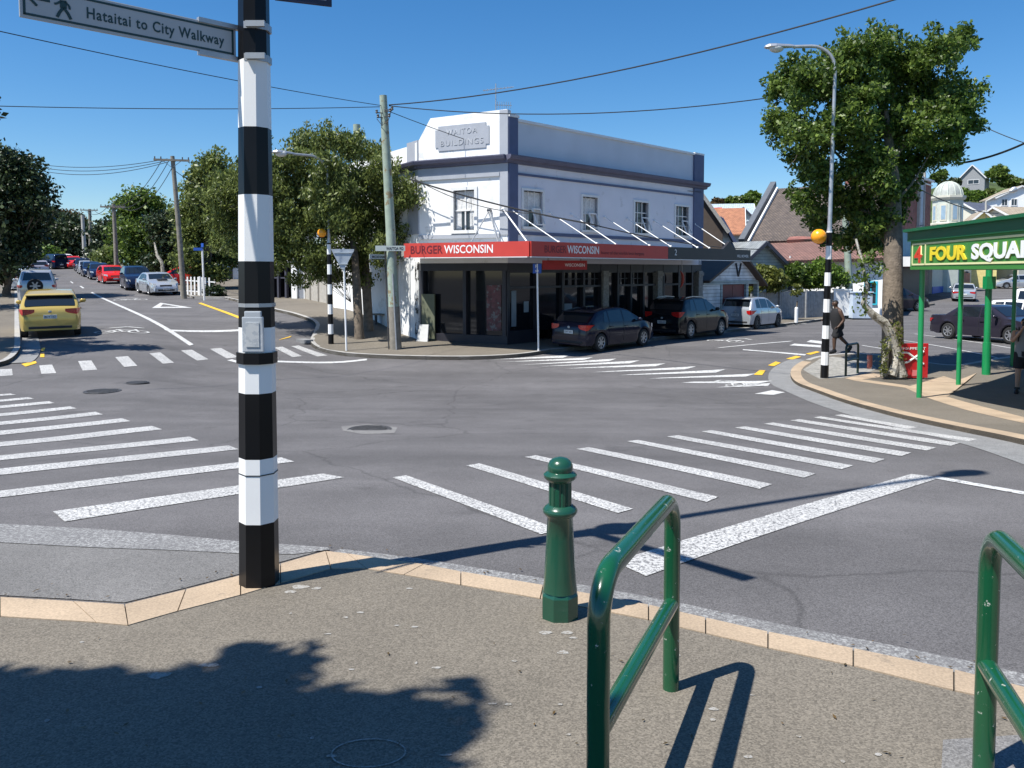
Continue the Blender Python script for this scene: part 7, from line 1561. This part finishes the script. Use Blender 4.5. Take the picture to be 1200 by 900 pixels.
wm = person('dark haired man in a black tank top and shorts striding past the striped beacon pole', wp, R(183), J, M['skin_d'],
  [],
  shorts=(.85, 1.08), hair=.03, haircol=M['hair_b'], lofts=[('tank_top', [((0, 0, .84), .18, .22), ((0, 0, .95), .195, .235), ((.03, 0, 1.12), .20, .235), ((.05, 0, 1.3), .19, .235), ((.055, 0, 1.42), .16, .215), ((.05, 0, 1.49), .12, .175), ((.05, 0, 1.525), .095, .12)], M['blk_cloth'])], hands=[('wrL', 'hl', (.8, 0, -.5), (0, .3, .9)), ('wrR', 'hr', (1, .1, .1), (0, .2, 1))])
# bystander at the right edge holding up a camera, local +x is where he looks
J = {'pel': (V((0, 0, .93)), (.14, .12)), 'wai': (V((.0, 0, 1.1)), (.14, .115)), 'che': (V((0, 0, 1.33)), (.16, .12)), 'nek': (V((.01, 0, 1.46)), .07), 'nk2': (V((.03, 0, 1.52)), .055), 'hd1': (V((.05, 0, 1.60)), (.10, .10)), 'hd2': (V((.045, 0, 1.68)), (.105, .105)),
     'shL': (V((0, .19, 1.38)), .06), 'elL': (V((.16, .25, 1.18)), .045), 'wrL': (V((.22, .12, 1.42)), .032), 'shR': (V((0, -.19, 1.38)), .06), 'elR': (V((.16, -.25, 1.18)), .045), 'wrR': (V((.22, -.10, 1.42)), .032),
     'hpL': (V((0, .09, .86)), .095), 'knL': (V((.03, .11, .49)), .065), 'anL': (V((0, .12, .09)), .042), 'toL': (V((.15, .14, .04)), .036), 'hpR': (V((0, -.09, .86)), .095), 'knR': (V((.03, -.11, .49)), .065), 'anR': (V((0, -.12, .09)), .042), 'toR': (V((.15, -.14, .04)), .036)}
wp = G(1199, 461, .085)
ph = person('bystander in grey shirt and black shorts raising a camera under the green canopy', wp, R(-120), J, M['skin_l'],
  [('sleeves', [('slc', 'slL'), ('slc', 'slR')], M['grey_cloth'], {'*': 1.16, 'slc': (V((0, 0, 1.375)), .075), 'slL': (V((.05, .22, 1.32)), .07), 'slR': (V((.05, -.22, 1.32)), .07)}),
   ],
  lofts=[('shirt', [((0, 0, .84), .145, .185), ((0, 0, .95), .15, .19), ((0, 0, 1.1), .145, .18), ((0, 0, 1.28), .15, .20), ((0, 0, 1.38), .13, .20), ((.005, 0, 1.44), .10, .13), ((.01, 0, 1.47), .08, .09)], M['grey_cloth'])], shorts=(.8, .92), hair=-.02, haircol=M['hair_b'], hands=[('wrL', 'hl', (.2, -.4, .8), (1, 0, 0)), ('wrR', 'hr', (.2, .4, .8), (1, 0, 0))])
cm = Matrix.Translation(wp) @ Matrix.Rotation(R(-120), 4, 'Z'); kt = thing('camera_held', 'black camera held to the face of the bystander under the canopy', 'camera', cm @ V((.25, 0, 1.55)), R(-120))
b = MB(); b.box((0, 0, .05), (.06, .15, .10)); b.box((0, 0, .115), (.05, .06, .03)); b.build('camera_body', M['shoe'], kt, bevel=.008); b = MB(); b.tube([(.03, 0, .05), (.12, 0, .05)], [.036, .04], 14); b.build('lens', M['shoe'], kt)
bk_ = thing('backpack', 'black backpack worn by the bystander under the canopy', 'bag', cm @ V((-.22, 0, 1.0)), R(-120)); b = MB(); b.box((0, 0, .22), (.2, .32, .46)); b.build('bag_body', M['blk_cloth'], bk_, bevel=.06, smooth=True); b = MB(); b.box((-.12, 0, .14), (.06, .24, .24)); b.build('front_pocket', M['blk_cloth'], bk_, bevel=.02)
for sg in (1, -1): b = MB(); b.tube([(.1, sg*.1, .42), (.2, sg*.12, .5), (.36, sg*.12, .4), (.34, sg*.13, .2), (.1, sg*.14, .05)], .014, 6); b.build('strap', M['blk_cloth'], bk_)
# pedestrian across the road
J = {'pel': (V((0, 0, .93)), (.14, .12)), 'wai': (V((.0, 0, 1.1)), (.14, .115)), 'che': (V((0, 0, 1.33)), (.16, .12)), 'nek': (V((.01, 0, 1.46)), .07), 'nk2': (V((.03, 0, 1.52)), .055), 'hd1': (V((.05, 0, 1.60)), (.10, .10)), 'hd2': (V((.045, 0, 1.68)), (.105, .105)),
     'shL': (V((0, .19, 1.38)), .06), 'elL': (V((.05, .25, 1.12)), .045), 'wrL': (V((.2, .22, .98)), .032), 'shR': (V((0, -.19, 1.38)), .06), 'elR': (V((.0, -.25, 1.12)), .045), 'wrR': (V((.12, -.22, .92)), .032),
     'hpL': (V((0, .09, .86)), .095), 'knL': (V((.12, .1, .49)), .065), 'anL': (V((.1, .1, .09)), .042), 'toL': (V((.25, .11, .04)), .036), 'hpR': (V((0, -.09, .86)), .095), 'knR': (V((-.06, -.1, .49)), .065), 'anR': (V((-.26, -.1, .12)), .042), 'toR': (V((-.14, -.1, .04)), .036)}
wp = G(1057, 365)
person('pedestrian in pale shirt and jeans near the dark car behind the tree', wp, R(150), J, M['skin_l'],
  [('sleeves', [('slc', 'slL'), ('slc', 'slR')], M['pale_cloth'], {'*': 1.16, 'slc': (V((0, 0, 1.375)), .075), 'slL': (V((.03, .23, 1.22)), .065), 'slR': (V((.0, -.23, 1.22)), .065)}),
   ('trousers', [('pel', 'hpL'), ('pel', 'hpR'), ('hpL', 'knL'), ('hpR', 'knR'), ('knL', 'anL'), ('knR', 'anR')], M['denim'], {'*': 1.15})], lofts=[('shirt', [((0, 0, .84), .145, .185), ((0, 0, .95), .15, .19), ((0, 0, 1.1), .145, .18), ((0, 0, 1.28), .15, .20), ((0, 0, 1.38), .13, .20), ((.005, 0, 1.44), .10, .13), ((.01, 0, 1.47), .08, .09)], M['pale_cloth'])], hair=-.02, haircol=M['hair_b'], hands=[('wrL', 'hl', (.5, 0, -.8), (0, 1, 0)), ('wrR', 'hr', (.5, 0, -.8), (0, 1, 0))])
